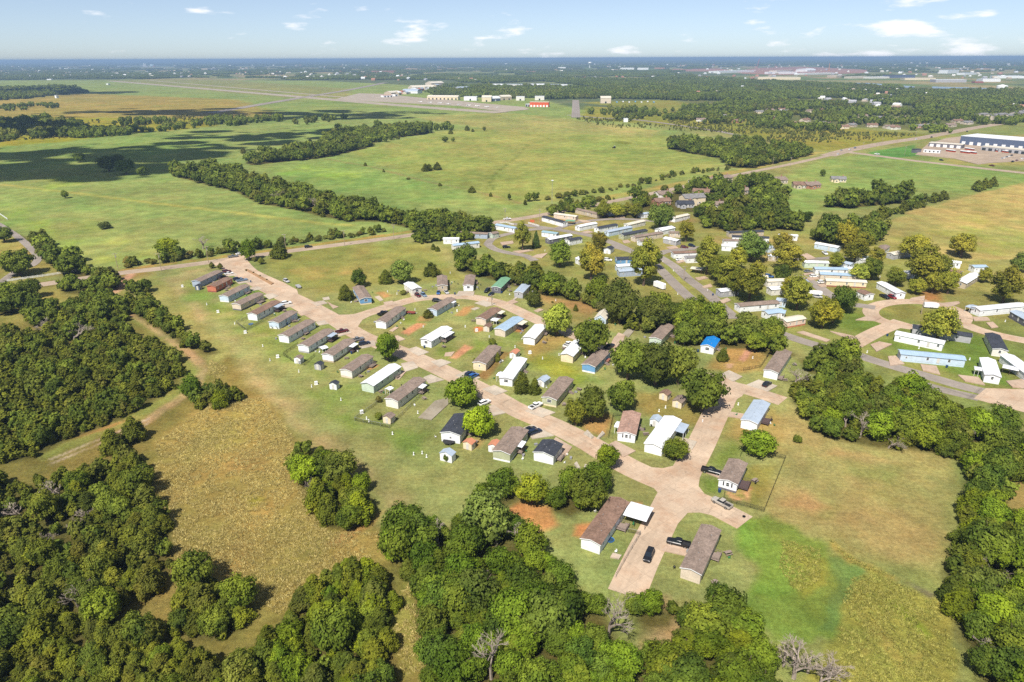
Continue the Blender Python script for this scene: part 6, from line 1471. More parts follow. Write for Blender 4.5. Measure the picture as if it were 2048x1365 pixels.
wood('0', [(345, 352), (420, 340), (480, 350), (540, 380), (600, 392), (680, 412), (760, 430), (830, 442), (905, 448), (938, 460), (885, 478), (842, 478), (822, 458), (760, 444), (700, 444), (640, 434), (580, 419), (520, 409), (470, 384), (400, 368)], 6.4, OK_, 5.0, 'in the creek wood across the pastures', tints=T3)
wood('0', [(930, 462), (985, 455), (1000, 470), (950, 476), (900, 482)], 6.0, OK_, 4.5, 'at the corner of country road and far park', tints=T1)
wood('0', [(490, 324), (560, 314), (600, 304), (640, 290), (690, 275), (760, 263), (860, 261), (860, 268), (760, 280), (730, 298), (640, 318), (560, 325), (500, 332)], 8.0, OK_, 5.6, 'in the upper creek line of the pastures', tints=T3)
wood('0', [(1335, 298), (1400, 290), (1480, 290), (1560, 304), (1632, 308), (1580, 322), (1500, 338), (1462, 336), (1440, 318), (1360, 304)], 7.6, OK_, 5.4, 'in the grove beside the country road', tints=T3)
wood('0', [(250, 538), (330, 527), (430, 513), (560, 494), (700, 476), (770, 468), (768, 463), (700, 470), (560, 487), (430, 506), (330, 520), (250, 531)], 5.0, SH, 2.6, 'in the roadside thicket', False, T3)
wood('0', [(25, 462), (90, 495), (170, 536), (240, 562), (215, 572), (140, 553), (60, 506)], 6.0, OK_, 4.4, 'in the tree line beside the curved drive', tints=T1)
wood('0', [(120, 578), (180, 572), (240, 566), (235, 580), (160, 590), (125, 588)], 5.0, OK_, 3.8, 'beside the junction of track and road', tints=T3)
wood('0', [(255, 598), (300, 608), (350, 648), (400, 685), (440, 708), (412, 714), (370, 694), (310, 655), (262, 628)], 5.0, MX, 3.2, 'in the hedge between dirt track and back lawn', tints=T1)
wood('0', [(250, 575), (285, 575), (300, 590), (262, 592)], 5, OK_, 3.4, 'at the top of the hedge by the track', tints=T1)
wood('0', [(-60, 590), (20, 600), (70, 610), (60, 625), (-60, 640)], 6.0, OK_, 4.2, 'at the left edge by the white fence', tints=T3)
wood('0', [(1190, 432), (1270, 428), (1280, 438), (1210, 442), (1160, 432)], 6.5, (('sycamore', 6), ('oak', 3)), 5.0, 'in the autumn trees above the far park', tints=((1, 1, .8), (.9, .9, .7)))
wood('0', [(1260, 400), (1340, 385), (1450, 368), (1540, 372), (1580, 395), (1560, 430), (1590, 445), (1560, 455), (1480, 452), (1400, 448), (1390, 425), (1310, 425), (1260, 420)], 10.0, OK_, 5.0, 'among the houses behind the far park', tints=T1)
wood('0', [(1390, 452), (1470, 455), (1560, 450), (1595, 450), (1600, 462), (1540, 462), (1450, 464)], 6.5, OK_, 5.0, 'in the dark woods at the upper edge of the far park', tints=T1)
wood('0', [(1640, 415), (1690, 400), (1760, 398), (1820, 390), (1830, 402), (1790, 408), (1700, 418)], 6.5, OK_, 5.2, 'in the pasture grove by the tan field', tints=T1)
wood('0', [(1620, 480), (1660, 470), (1720, 466), (1770, 472), (1740, 490), (1660, 490)], 6.5, OK_, 4.6, 'at the lower corner of the tan field', tints=T1)
for k, (a, b, c, d) in enumerate(((1735, 438, 1790, 425), (1795, 423, 1850, 408), (1855, 403, 1890, 395), (1950, 378, 1985, 370), (1700, 452, 1735, 442))):
    wood('0', [(a, b), (c, d), (c + 2, d + 5), (a + 4, b + 8)], 4.6, (('cedar', 3), ('oak', 2)), 3.4, 'in the hedge along the tan field', False, T1)
wood('0', [(1100, 424), (1190, 406), (1250, 400), (1250, 396), (1180, 400), (1100, 418)], 5, SH, 2.6, 'along the fence beside the country road', False, T3)
wood('0', [(1040, 440), (1080, 436), (1160, 424), (1190, 416), (1180, 412), (1080, 428)], 5, OK_, 3.4, 'in the bright hedge at the far park gate', False, ((1.5, 1.7, .8), (1.3, 1.5, .8)))
wood('0', [(825, 478), (880, 474), (960, 472), (940, 482), (860, 488), (825, 486)], 5, OK_, 3.2, 'in the bright hedge by the country road', False, ((1.5, 1.7, .8), (1.2, 1.3, .8)))
wood('0', [(1130, 590), (1200, 610), (1250, 632), (1240, 640), (1180, 622), (1130, 604)], 5, SH, 2.6, 'in the brush below the tree belt', False, T2)
wood('0', [(1020, 408), (1100, 402), (1180, 390), (1260, 378), (1350, 355), (1460, 340), (1460, 336), (1350, 350), (1260, 372), (1180, 384), (1100, 396)], 7, SH, 2.6, 'along the country road verge', False, T3)
CAND = [c for c in CAND if not any(abs(c[1] - bx) < 2.6 and -5.5 < c[2] - by < 2.2 for bx, by in BARE_AT)]
HOUSE_N = ((900, 660), (1090, 690), (960, 575), (690, 600), (660, 660), (840, 680), (1180, 480), (1330, 570), (1610, 490), (1790, 520), (1900, 525), (960, 500), (1060, 480))
_hp = [Q('N', a, b) for a, b in HOUSE_N]
CAND = [c for c in CAND if not any(-4 < c[1] - p.x < 20 and -17 < c[2] - p.y < 12 for p in _hp)]
# how large each shows from the road of the photograph decides which ones are built singly
CAND.sort(key=lambda c: -(c[3] ** 2) / (c[1] ** 2 + c[2] ** 2))
LIM = {'cedar': 300 - COUNT.get('cedar', 0), 'oak': 300 - COUNT.get('oak', 0), 'sycamore': 60, 'shrub': 40}
KN = {'cedar': 'juniper', 'oak': 'oak', 'sycamore': 'sycamore', 'shrub': 'shrub'}
def tone_word(t):
    if t[2] > t[0] * 1.3: return 'grey-green'
    if t[1] >= 1.28: return 'yellow-green'
    if t[0] >= 1.1: return 'light olive'
    if t[0] <= 0.9: return 'dark green'
    return 'mid green'
def size_word(k, r_):
    m = {'cedar': 2.6, 'oak': 3.8, 'sycamore': 5.0, 'shrub': 2.6}[k]
    return 'broad ' if r_ > m * 1.22 else ('small ' if r_ < m * 0.8 else '')
REST = {k: [] for k in KN}
used = {k: 0 for k in KN}
for k, x, y, r_, h_, t_, where in CAND:
    blocked = False
    for p0, d, L, w in HOME_BOXES:
        vx, vy = x - p0.x, y - p0.y
        a = vx * d.x + vy * d.y; b = -vx * d.y + vy * d.x
        if -1.2 < a < L + 1.2 and -1.2 < b < w + 1.2: blocked = True; break
    if blocked: continue
    for line, wd in ROAD_LINES:
        if abs(line[0].y - y) > 600 and abs(line[-1].y - y) > 600: continue
        if any((q.x - x) ** 2 + (q.y - y) ** 2 < (wd / 2 + 1.0) ** 2 for q in line): blocked = True; break
    if blocked: continue
    if used[k] < LIM[k]:
        used[k] += 1
        plant(Vector((x, y, 0)), k, r_, h_, f'{size_word(k, r_)}{tone_word(t_)} {KN[k]} {where}', f'{KN[k]}s {where}', t_)
    else:
        REST[k].append((x, y, r_, h_))

# ------------------------------------------------------------------ trees past the count, and the far country's woods
MID = {}
def scatter(name, pts, scl, protos, label, seed):
    """one object: points that carry leafy crowns"""
    c = bpy.data.collections.new(name + '_crowns')
    for i, me in enumerate(protos):
        o = bpy.data.objects.new(f'{name}_crown', me); c.objects.link(o)
    me = bpy.data.meshes.new(name)
    me.vertices.add(len(pts)); me.vertices.foreach_set('co', np.ascontiguousarray(pts, np.float32).ravel())
    at = me.attributes.new('size', 'FLOAT_VECTOR', 'POINT'); at.data.foreach_set('vector', np.ascontiguousarray(scl, np.float32).ravel())
    o = put(name, me)
    tag(o, label, kind='stuff')
    ng = bpy.data.node_groups.new(name, 'GeometryNodeTree')
    ng.interface.new_socket('Geometry', in_out='INPUT', socket_type='NodeSocketGeometry')
    ng.interface.new_socket('Geometry', in_out='OUTPUT', socket_type='NodeSocketGeometry')
    n, l = ng.nodes, ng.links
    gi, go = n.new('NodeGroupInput'), n.new('NodeGroupOutput')
    ci = n.new('GeometryNodeCollectionInfo'); ci.inputs['Collection'].default_value = c
    ci.inputs['Separate Children'].default_value = True; ci.inputs['Reset Children'].default_value = True
    ip = n.new('GeometryNodeInstanceOnPoints'); ip.inputs['Pick Instance'].default_value = True
    ri = n.new('FunctionNodeRandomValue'); ri.data_type = 'INT'; ri.inputs['Min'].default_value = 0; ri.inputs['Max'].default_value = max(0, len(protos) - 1)
    ri.inputs['Seed'].default_value = seed
    rr = n.new('FunctionNodeRandomValue'); rr.data_type = 'FLOAT_VECTOR'
    rr.inputs['Min'].default_value = (0, 0, 0); rr.inputs['Max'].default_value = (0, 0, 6.283); rr.inputs['Seed'].default_value = seed + 1
    na = n.new('GeometryNodeInputNamedAttribute'); na.data_type = 'FLOAT_VECTOR'; na.inputs['Name'].default_value = 'size'
    l.new(gi.outputs[0], ip.inputs['Points']); l.new(ci.outputs[0], ip.inputs['Instance'])
    l.new([s for s in ri.outputs if s.type == 'INT'][0], ip.inputs['Instance Index'])
    l.new([s for s in rr.outputs if s.type == 'VECTOR'][0], ip.inputs['Rotation'])
    l.new([s for s in na.outputs if s.type == 'VECTOR'][0], ip.inputs['Scale'])
    l.new(ip.outputs[0], go.inputs[0])
    md = o.modifiers.new('crowns', 'NODES'); md.node_group = ng
    return o
for k, n_, s_, lo in (('cedar', 620, 0.13, 46), ('oak', 700, 0.12, 50), ('shrub', 200, 0.19, 12), ('sycamore', 620, 0.12, 50)):
    MID[k] = [crown_mesh(k + '_crown', k, n_, s_, lo + i)[0] for i in range(5)]
NAMES = {'cedar': ('juniper_thicket', 'junipers of the woods too many to count'), 'oak': ('oak_woodland', 'oaks of the tree belts and creek woods too many to count'), 'shrub': ('roadside_brush', 'brush along the road and fences'), 'sycamore': ('autumn_woodland', 'autumn trees above the far park')}
for k, lst in REST.items():
    if lst:
        a = np.array(lst)
        scatter(NAMES[k][0], np.stack([a[:, 0], a[:, 1], np.zeros(len(a))], 1), np.stack([a[:, 2], a[:, 2], a[:, 2] * a[:, 3] / TREE_H[k]], 1), MID[k], NAMES[k][1], 5)
print('TREES', COUNT, {k: len(v) for k, v in REST.items()})
# floor of the woods
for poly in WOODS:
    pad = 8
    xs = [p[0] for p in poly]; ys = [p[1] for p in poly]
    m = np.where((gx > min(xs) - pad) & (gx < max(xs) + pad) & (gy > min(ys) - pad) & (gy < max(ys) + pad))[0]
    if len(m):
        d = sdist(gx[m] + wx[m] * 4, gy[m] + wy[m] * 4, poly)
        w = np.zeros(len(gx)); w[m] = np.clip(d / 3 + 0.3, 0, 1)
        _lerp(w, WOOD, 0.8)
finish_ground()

# ------------------------------------------------------------------ far woods
def patch_mesh(name, radius, ntree, r0, r1, leaves, kind='oak'):
    V, Fc, off = [], [], 0
    for _ in range(ntree):
        a, q = rng.uniform(0, 6.283), math.sqrt(rng.uniform(0, 1)) * radius
        r_ = rng.uniform(r0, r1); h_ = r_ * rng.uniform(1.7, 2.5)
        c0 = np.array([q * math.cos(a), q * math.sin(a), h_ - r_ * 0.95])
        d = unit(leaves); d[:, 2] = np.where(d[:, 2] < -0.3, -d[:, 2], d[:, 2])
        lump = 0.8 + 0.3 * np.sin(d[:, 0] * 5 + a) * np.sin(d[:, 1] * 5 + q)
        v, f = leaf_quads(c0 + d * (r_ * lump)[:, None] * np.array([1, 1, 0.92]), d, r_ * 0.30, 0.55)
        V.append(v); Fc.append(f + off); off += len(v)
        m = 6; th = np.arange(m) * 2 * np.pi / m
        pts = np.concatenate([np.stack([c0[0] + np.cos(th) * r_ * s, c0[1] + np.sin(th) * r_ * s, np.full(m, zz)], 1) for s, zz in ((0.35, 0.0), (0.75, c0[2] * 0.7), (0.8, c0[2] + r_ * 0.2), (0.3, c0[2] + r_ * 0.7))])
        fs = np.array([(k * m + i, k * m + (i + 1) % m, (k + 1) * m + (i + 1) % m, (k + 1) * m + i) for k in range(3) for i in range(m)])
        V.append(pts); Fc.append(fs + off); off += len(pts)
    return np_mesh(name, np.concatenate(V), np.concatenate(Fc), [LEAF[kind]])
PATCH = [patch_mesh('woodland_patch', 26, 26, 3.6, 6.2, 60) for _ in range(6)]
SPARSE = [patch_mesh('woodland_patch', 30, 9, 3.4, 6.0, 60) for _ in range(5)]
FARP = [patch_mesh('woodland_patch', 60, 70, 4.5, 8.0, 26) for _ in range(5)]
SCRUB = [patch_mesh('scrub_patch', 22, 14, 0.7, 1.9, 22, 'shrub') for _ in range(4)]
HOUSE_G = ((545, 655), (610, 650), (650, 660), (780, 660), (840, 655), (915, 668), (1240, 640), (1290, 640), (700, 560), (750, 570), (760, 715), (850, 735), (880, 740), (960, 755), (1030, 745), (1240, 755), (1270, 760), (1390, 750), (1450, 750), (1640, 720), (1700, 730), (130, 712), (360, 720), (480, 665), (1600, 745), (1130, 745), (1500, 745), (590, 700), (690, 735), (1180, 700), (1330, 700), (1760, 705), (270, 690), (1080, 690), (720, 600))
_hg = [Q('G', a, b) for a, b in HOUSE_G]
def region(z, pts, spacing, drop=0.0, seed=61, cell=150.0):
    poly = [(p.x, p.y) for p in QL(z, pts)]
    X, Y = fill(poly, spacing, 20000)
    if drop: 
        k = fbm(X / cell, Y / cell, seed, 3) > drop
        X, Y = X[k], Y[k]
    k = np.ones(len(X), bool)
    for p in _hg: k &= ~((X > p.x - 16) & (X < p.x + 32) & (Y > p.y - 62) & (Y < p.y + 22))
    X, Y = X[k], Y[k]
    return np.stack([X, Y, np.zeros(len(X))], 1)
def lay(name, arrs, protos, label, seed, s0=0.85, s1=1.2):
    pts = np.concatenate(arrs); s = rng.uniform(s0, s1, len(pts))
    scatter(name, pts, np.stack([s, s, s * rng.uniform(0.85, 1.2, len(pts))], 1), protos, label, seed)
lay('town_woodland', [region('F', [(560, 560), (870, 575), (1300, 585), (1700, 580), (2048, 590), (2048, 520), (1740, 530), (1500, 522), (1000, 520), (800, 508), (700, 530), (600, 530)], 40),
                      region('G', [(0, 590), (520, 590), (560, 575), (880, 585), (1200, 640), (1700, 650), (2100, 640), (2100, 545), (1500, 540), (1400, 525), (980, 505), (700, 490), (460, 480), (0, 445)], 40, 0.47),
                      region('F', [(1740, 540), (2048, 520), (2048, 440), (1740, 470), (1100, 462), (830, 475), (840, 490), (1200, 478)], 42, 0.25),
                      region('E', [(-700, 600), (0, 590), (200, 575), (420, 550), (500, 540), (350, 515), (0, 525), (-700, 530)], 42, 0.2),
                      region('E', [(-900, 860), (0, 835), (220, 810), (420, 790), (460, 750), (300, 720), (0, 725), (-900, 740)], 42, 0.25),
                      region('E', [(440, 812), (680, 795), (690, 770), (470, 770)], 40)], PATCH, 'broad dark woods of the town and creek bottoms', 11)
lay('garden_trees', [region('G', [(0, 700), (500, 740), (900, 770), (1500, 780), (1700, 770), (2100, 700), (2100, 640), (1700, 660), (1200, 650), (880, 600), (560, 590), (0, 640)], 46),
                     region('G', [(0, 700), (520, 745), (900, 772), (900, 755), (520, 725), (0, 680)], 32),
                     region('F', [(1420, 690), (1700, 705), (2048, 730), (2048, 690), (1900, 660), (1700, 640), (1480, 655)], 60, 0.35),
                     region('E', [(700, 790), (1160, 760), (1160, 745), (760, 775)], 34), region('E', [(1120, 745), (1640, 722), (1640, 700), (1240, 705)], 34), region('E', [(1740, 740), (2000, 700), (2000, 690), (1800, 690)], 50),
                     region('E', [(680, 745), (1000, 725), (990, 700), (690, 710)], 45), region('E', [(0, 665), (350, 655), (350, 610), (0, 630)], 60, 0.45), region('F', [(-20, 810), (260, 830), (560, 770), (560, 750), (250, 770), (0, 760)], 40, 0.3),
                     region('F', [(520, 560), (700, 540), (760, 500), (560, 500)], 90)], SPARSE, 'scattered trees between the houses and along field edges', 12)
lay('scrub', [region('G', [(0, 725), (440, 830), (860, 840), (1500, 790), (900, 770), (500, 735), (0, 705)], 26, 0.35, 71, 60), region('0', [(0, 262), (200, 240), (400, 232), (420, 245), (240, 262), (40, 285)], 40, 0.4, 72, 80), region('0', [(1170, 238), (1330, 245), (1500, 268), (1400, 262), (1200, 252)], 30, 0.4)], SCRUB, 'low scrub dotted over the yellow fields', 13)
# from the airfield to the horizon: woods with fields between
FX, FY = [], []
y = 3650.0
while y < 45000:
    sp = 95 * max(1.0, y / 7000)
    n = int(2 * y * 0.84 / sp)
    X = (np.arange(n) + rng.uniform(-.45, .45, n)) * sp - y * 0.84
    Y = y + rng.uniform(-.45, .45, n) * sp
    FX.append(X); FY.append(Y); y += sp * (1.0 if y < 9000 else 1.35)
X, Y = np.concatenate(FX), np.concatenate(FY)
keep = (fbm(X / 900, Y / 1400, 51, 3) < 0.475) | (rng.uniform(0, 1, len(X)) < 0.10)
for z, pts in (('E', [(-900, 465), (0, 470), (600, 462), (2048, 470), (2048, 500), (-900, 640)]), ('F', [(-300, 468), (700, 470), (700, 500), (-300, 560)]), ('G', [(-60, 428), (250, 398), (760, 388), (1140, 405), (1140, 435), (760, 470), (440, 470), (0, 440)]), ('F', [(820, 480), (1330, 482), (1730, 520), (1400, 525), (820, 515)]), ('G', [(960, 480), (1420, 490), (1420, 520), (980, 505)]), ('G', [(1260, 425), (2100, 425), (2100, 485), (1700, 490), (1260, 470)]), ('E', [(690, 385), (1000, 385), (1060, 405), (700, 400)])):
    keep &= ~in_poly(X, Y, [(p.x, p.y) for p in QL(z, pts)])
X, Y = X[keep], Y[keep]
s = 0.85 * np.maximum(1.0, Y / 7000) * rng.uniform(0.8, 1.15, len(X))
hz_ = np.minimum(s, 1.0 + 0.35 * (Y / 10000)) * 0.85
# far-off roofs of towns between the woods, too many and too small to tell apart
roofs = [MB().prism([(-5, 0), (5, 0), (5, 5), (0, 8), (-5, 5)], -8, 8).mesh('town_roof', [m_]) for m_ in (wallm('white'), wallm('offwhite'), wallm('tan'), wallm('brick'), wallm('grey'))]
ty = np.exp(rng.uniform(np.log(3600), np.log(14000), 900)); tx = rng.uniform(-.82, .82, len(ty)) * ty
tk = (fbm(tx / 1300, ty / 1900, 91, 3) > 0.47) & ~in_poly(tx, ty, [(p.x, p.y) for p in QL('E', [(-900, 450), (2048, 464), (2048, 640), (-900, 700)])])
tx, ty = tx[tk], ty[tk]; ts = rng.uniform(.6, 1.5, len(tx)) * np.maximum(1, ty / 7500)
sub = region('G', [(0, 590), (560, 580), (880, 590), (1200, 640), (2100, 640), (2100, 545), (1500, 540), (980, 505), (460, 480), (0, 445)], 60)
sub = sub[fbm(sub[:, 0] / 150, sub[:, 1] / 150, 61, 3) < 0.455]; sub[:, 2] = 0.0
ss = rng.uniform(.8, 1.2, len(sub)); scatter('town_roofs', sub, np.stack([ss, ss, ss * .8], 1), roofs, 'roofs of the suburb in clearings of the woods', 16)
scatter('far_town', np.stack([tx, ty, np.full(len(tx), 4.0)], 1), np.stack([ts, ts, np.minimum(ts, 2.2)], 1), roofs, 'pale roofs of far-off towns between the woods', 15)
scatter('horizon_woodland', np.stack([X, Y, np.zeros(len(X))], 1), np.stack([s, s, hz_], 1), FARP, 'dark woods stretching to the horizon', 14)

# ------------------------------------------------------------------ far buildings
def building(z, x0, y0, x1, y1, depth, h, wall, roof, label, style='flat', name='building', cat='building', group=None, doors=0, windows=0):
    p0, p1 = Q(z, x0, y0), Q(z, x1, y1); d = p1 - p0; L = d.length
    root = empty(name, p0, math.atan2(d.y, d.x)); tag(root, label, cat, group)
    wm = wallm(wall); rm = roofm(roof)
    if style == 'arch':
        n = 10; pr = [(depth / 2 - depth / 2 * math.cos(math.pi * i / n), h * 0.55 + h * 0.45 * math.sin(math.pi * i / n)) for i in range(n + 1)]
        MB().prism([(0, 0), (depth, 0), (depth, h * .55), (0, h * .55)], 0.3, L - 0.3).build('wall', wm, root)
        MB().prism([(-.3, h * .55 - .2)] + [(a, b + .05) for a, b in pr] + [(depth + .3, h * .55 - .2)], 0, L).build('roof', rm, root)
    elif style == 'gable':
        rz = h + depth * 0.16
        MB().prism([(0, 0), (depth, 0), (depth, h), (depth / 2, rz), (0, h)], 0, L).build('wall', wm, root)
        MB().prism([(-.5, h - .1), (depth / 2, rz + .05), (depth + .5, h - .1), (depth + .5, h + .2), (depth / 2, rz + .4), (-.5, h + .2)], -.5, L + .5).build('roof', rm, root)
    else:
        MB().box(0, L, 0, depth, 0, h).build('wall', wm, root)
        MB().box(-.15, L + .15, -.15, depth + .15, h + .002, h + .5).build('roof', rm, root)
    for k in range(doors):
        x = L * (k + 0.5) / doors
        MB().box(x - min(2.2, L / doors * .38), x + min(2.2, L / doors * .38), -.12, .05, 0.02, min(4.5, h * .75)).build('door', WHITEP if wall in ('navy', 'dark', 'orange') else GLASS, root)
    for k in range(windows):
        x = L * (k + 0.5) / windows
        MB().box(x - .9, x + .9, -.1, .05, h * .45, h * .45 + 1.4).build('window', GLASS, root)
    return root
def house(z, x, y, L, w, ang, wall, roof, label, group='houses among the trees', h=3.0):
    p = Q(z, x, y)
    root = empty('house', p, R(ang)); tag(root, label, 'house', group)
    wm, rm = wallm(wall), roofm(roof); sl = 0.42
    def gab(x0, x1, y0, y1, ax, hh, nm):
        if ax == 'x':
            ww = y1 - y0; rz = hh + ww / 2 * sl
            MB().prism([(y0, 0), (y1, 0), (y1, hh), ((y0 + y1) / 2, rz), (y0, hh)], x0, x1).build(nm, wm, root)
            MB().prism([(y0 - .4, hh - .14), ((y0 + y1) / 2, rz + .03), (y1 + .4, hh - .14), (y1 + .4, hh + .02), ((y0 + y1) / 2, rz + .2), (y0 - .4, hh + .02)], x0 - .4, x1 + .4).build('roof', rm, root)
        else:
            ww = x1 - x0; rz = hh + ww / 2 * sl
            MB().prism([(x0, 0), (x1, 0), (x1, hh), ((x0 + x1) / 2, rz), (x0, hh)], y0, y1, axis='y').build(nm, wm, root)
            MB().prism([(x0 - .4, hh - .14), ((x0 + x1) / 2, rz + .03), (x1 + .4, hh - .14), (x1 + .4, hh + .02), ((x0 + x1) / 2, rz + .2), (x0 - .4, hh + .02)], y0 - .4, y1 + .2, axis='y').build('roof', rm, root)
    gab(0, L, 0, w, 'x', h, 'wall'); gab(L * .12, L * .45, -w * .45, w * .5, 'y', h - .05, 'wing')
    for fx in (0.55, 0.72, 0.9): put('window', WIN['w'][2], root, (L * fx, 0, 1.0))
    put('window', WIN['w'][2], root, (L * .285, -w * .45, 1.0)); put('door', DOORME, root, (L * .63, 0, 0.1))
    MB().box(L * .8, L * .8 + .8, w * .55, w * .55 + .6, h, h + w * .36).build('chimney', wallm('brick'), root)
for x, y, L, w, a, wl_, rf, lb, h in ((900, 660, 18, 11, 14, 'cream', 'greyshingle', 'large two storey cream house among the trees', 5.6), (1090, 690, 14, 9, 10, 'offwhite', 'taupe', 'pale house in front of the large cream one', 3), (960, 575, 14, 9, -20, 'beige', 'brown', 'brown roofed house behind the large cream one', 3.2),
                                (690, 600, 13, 9, 20, 'offwhite', 'taupe', 'taupe roofed house at the left of the large cream one', 3), (660, 660, 13, 9, 10, 'brick', 'brown', 'brick house behind the autumn trees', 3), (840, 680, 13, 9, 0, 'grey', 'dark', 'dark roofed house below the large cream one', 3),
                                (1180, 480, 15, 10, 20, 'beige', 'taupe', 'big house behind the roadside trees', 4.5), (1330, 570, 12, 9, 15, 'tan', 'taupe', 'small house deep among the trees', 3), (1610, 490, 18, 11, 18, 'beige', 'taupe', 'long roofed house by the small pasture', 3.5),
                                (1790, 520, 14, 10, -10, 'tan', 'brown', 'tan house behind the small red trees', 3.2), (1900, 525, 14, 10, 12, 'brick', 'taupe', 'brick house at the pasture corner', 3.2), (960, 500, 12, 9, 12, 'white', 'greyshingle', 'white house glimpsed by the road', 3), (1060, 480, 12, 9, 12, 'cream', 'taupe', 'cream house glimpsed by the road', 3)):
    house('N', x, y, L, w, a, wl_, rf, lb, h=h)
house('R', 285, 612, 13, 9, -12, 'cream', 'greyshingle', 'cream house with two gables at the green pasture')
for k, (x, y) in enumerate(HOUSE_G):
    wl_ = ('beige', 'offwhite', 'brick', 'cream', 'tan')[k % 5]; rf = ('taupe', 'brown', 'greyshingle')[k % 3]
    house('G', x, y, 17, 11, (8, -12, 25, 3)[k % 4], wl_, rf, f'{wl_} suburban house with {rf.replace("greyshingle", "grey shingle")} roof half hidden by garden trees', h=3.4)
for k, (x, y) in enumerate(((1800, 700), (1860, 705), (1910, 700), (1960, 705), (2010, 690), (2050, 680))):
    building('G', x, y, x + 46, y - 3, 16, 8, 'beige', 'greyshingle', 'beige apartment block with grey roofs beside the main road', 'gable', 'apartment_block', group='apartment blocks beside the main road', windows=6)
for k in range(12):
    x, y = (262, 566, 292, 564)[0] + 22 * k, 566 - 4.2 * k - (k % 3) * 3
    building('F', x + 60, y, x + 78, y - 1, 18, 6 + (k % 3) * 2, ('white', 'tan', 'rust', 'beige', 'grey')[k % 5], ('cream', 'white', 'rust', 'greymetal')[k % 4], f"small {('white', 'tan', 'rust red', 'beige', 'grey')[k % 5]} shed in the cluster of airfield sheds", 'gable' if k % 2 else 'flat', 'airfield_shed', group='airfield sheds', doors=1)
# warehouse and bus garage
building('R', 1448, 270, 2120, 330, 46, 11, 'navy', 'white', 'big dark blue warehouse with white roof', 'flat', 'warehouse', doors=9)
building('R', 1640, 325, 2120, 372, 16, 5, 'grey', 'cream', 'low white roofed depot with dark open bays behind the buses', 'flat', 'bus_depot', doors=8)
building('R', 1165, 290, 1470, 312, 13, 5, 'dark', 'cream', 'flat roofed fuel canopy building at the yard entrance', 'flat', 'fuel_station', doors=5)
building('R', 1120, 345, 1270, 355, 6, 3, 'white', 'white', 'white portable office in the gravel yard', 'flat', 'portable_office', windows=4)
building('R', 1040, 348, 1100, 345, 5, 4, 'dark', 'dark', 'small dark kiosk at the lawn corner', 'flat', 'kiosk')
# airfield
for a in ((365, 548, 455, 549, 40, 14, 'white', 'greymetal', 'grey roofed hangar with open dark front beside the apron', 'arch', 1), (425, 528, 560, 524, 40, 9, 'beige', 'cream', 'long beige hangar behind the apron', 'gable', 3), (535, 503, 610, 500, 40, 10, 'beige', 'cream', 'beige hangar at the far end of the apron', 'gable', 2),
          (510, 584, 690, 586, 22, 8, 'cream', 'cream', 'long low cream hangar row on the apron', 'gable', 8), (725, 590, 800, 590, 25, 10, 'white', 'white', 'square white hangar beside the cream row', 'flat', 1), (830, 597, 885, 597, 30, 11, 'cream', 'cream', 'cream hangar left of the open one', 'gable', 1),
          (880, 596, 940, 592, 30, 13, 'navy', 'white', 'open fronted hangar with dark interior', 'arch', 1), (945, 588, 1005, 586, 25, 9, 'tan', 'cream', 'tan hangar right of the open one', 'gable', 2), (1030, 590, 1080, 590, 25, 10, 'offwhite', 'white', 'off-white box hangar beside the parking lot', 'flat', 1),
          (1140, 588, 1195, 588, 25, 10, 'offwhite', 'white', 'off-white box hangar behind the orange building', 'flat', 1), (1110, 627, 1220, 628, 18, 11, 'orange', 'cream', 'bright orange terminal building at the apron corner', 'flat', 6), (1085, 625, 1112, 627, 16, 6, 'grey', 'white', 'low grey wing left of the orange building', 'flat', 2),
          (1525, 606, 1585, 606, 26, 13, 'beige', 'cream', 'tall cream barn by the storage lot', 'gable', 1), (300, 560, 360, 556, 30, 8, 'tan', 'cream', 'tan hangar at the left end of the apron', 'gable', 2), (255, 572, 310, 570, 20, 6, 'white', 'rust', 'low rust roofed hangar at the end of the apron', 'flat', 3), (700, 535, 775, 532, 35, 9, 'grey', 'greymetal', 'grey hangar amid the trees', 'gable', 2),
          (835, 506, 955, 506, 50, 9, 'offwhite', 'white', 'left of the large white roofed halls behind the woods', 'arch', 0), (960, 506, 1090, 508, 45, 8, 'offwhite', 'greymetal', 'long low hall between the white roofed halls', 'flat', 0), (1100, 514, 1195, 514, 60, 14, 'offwhite', 'white', 'right of the large white roofed halls behind the woods', 'arch', 0), (1480, 520, 1570, 518, 40, 8, 'tan', 'brown', 'brown roofed hall at the edge of the woods', 'flat', 0), (1290, 508, 1330, 508, 30, 8, 'white', 'white', 'small white hall behind the woods', 'flat', 0), (1215, 506, 1280, 506, 30, 7, 'grey', 'greymetal', 'small grey hall behind the woods', 'flat', 0)):
    building('F', a[0], a[1], a[2], a[3], a[4], a[5], a[6], a[7], a[8], a[9], 'hangar', 'hangar' if 'hangar' in a[8] else 'building', 'airfield buildings', doors=a[10])
for a in ((200, 428, 330, 426, 60, 16, 'brick', 'brown', 'wide red brick block far beyond the airfield'), (1275, 402, 1320, 402, 60, 14, 'white', 'white', 'white hall left of the water tower'), (1640, 408, 1720, 408, 80, 16, 'white', 'white', 'white hall right of the water tower'), (1740, 410, 1805, 410, 80, 18, 'white', 'white', 'second white hall right of the water tower'), (1560, 416, 1640, 416, 60, 12, 'tan', 'brown', 'brown building below the water tower'), (1090, 428, 1150, 428, 50, 12, 'brick', 'brown', 'brick houses block in the far woods'), (1840, 405, 1900, 405, 60, 12, 'brick', 'rust', 'red roofed block in the far woods')):
    building('F', *a, name='far_building', group='buildings in the far woods')
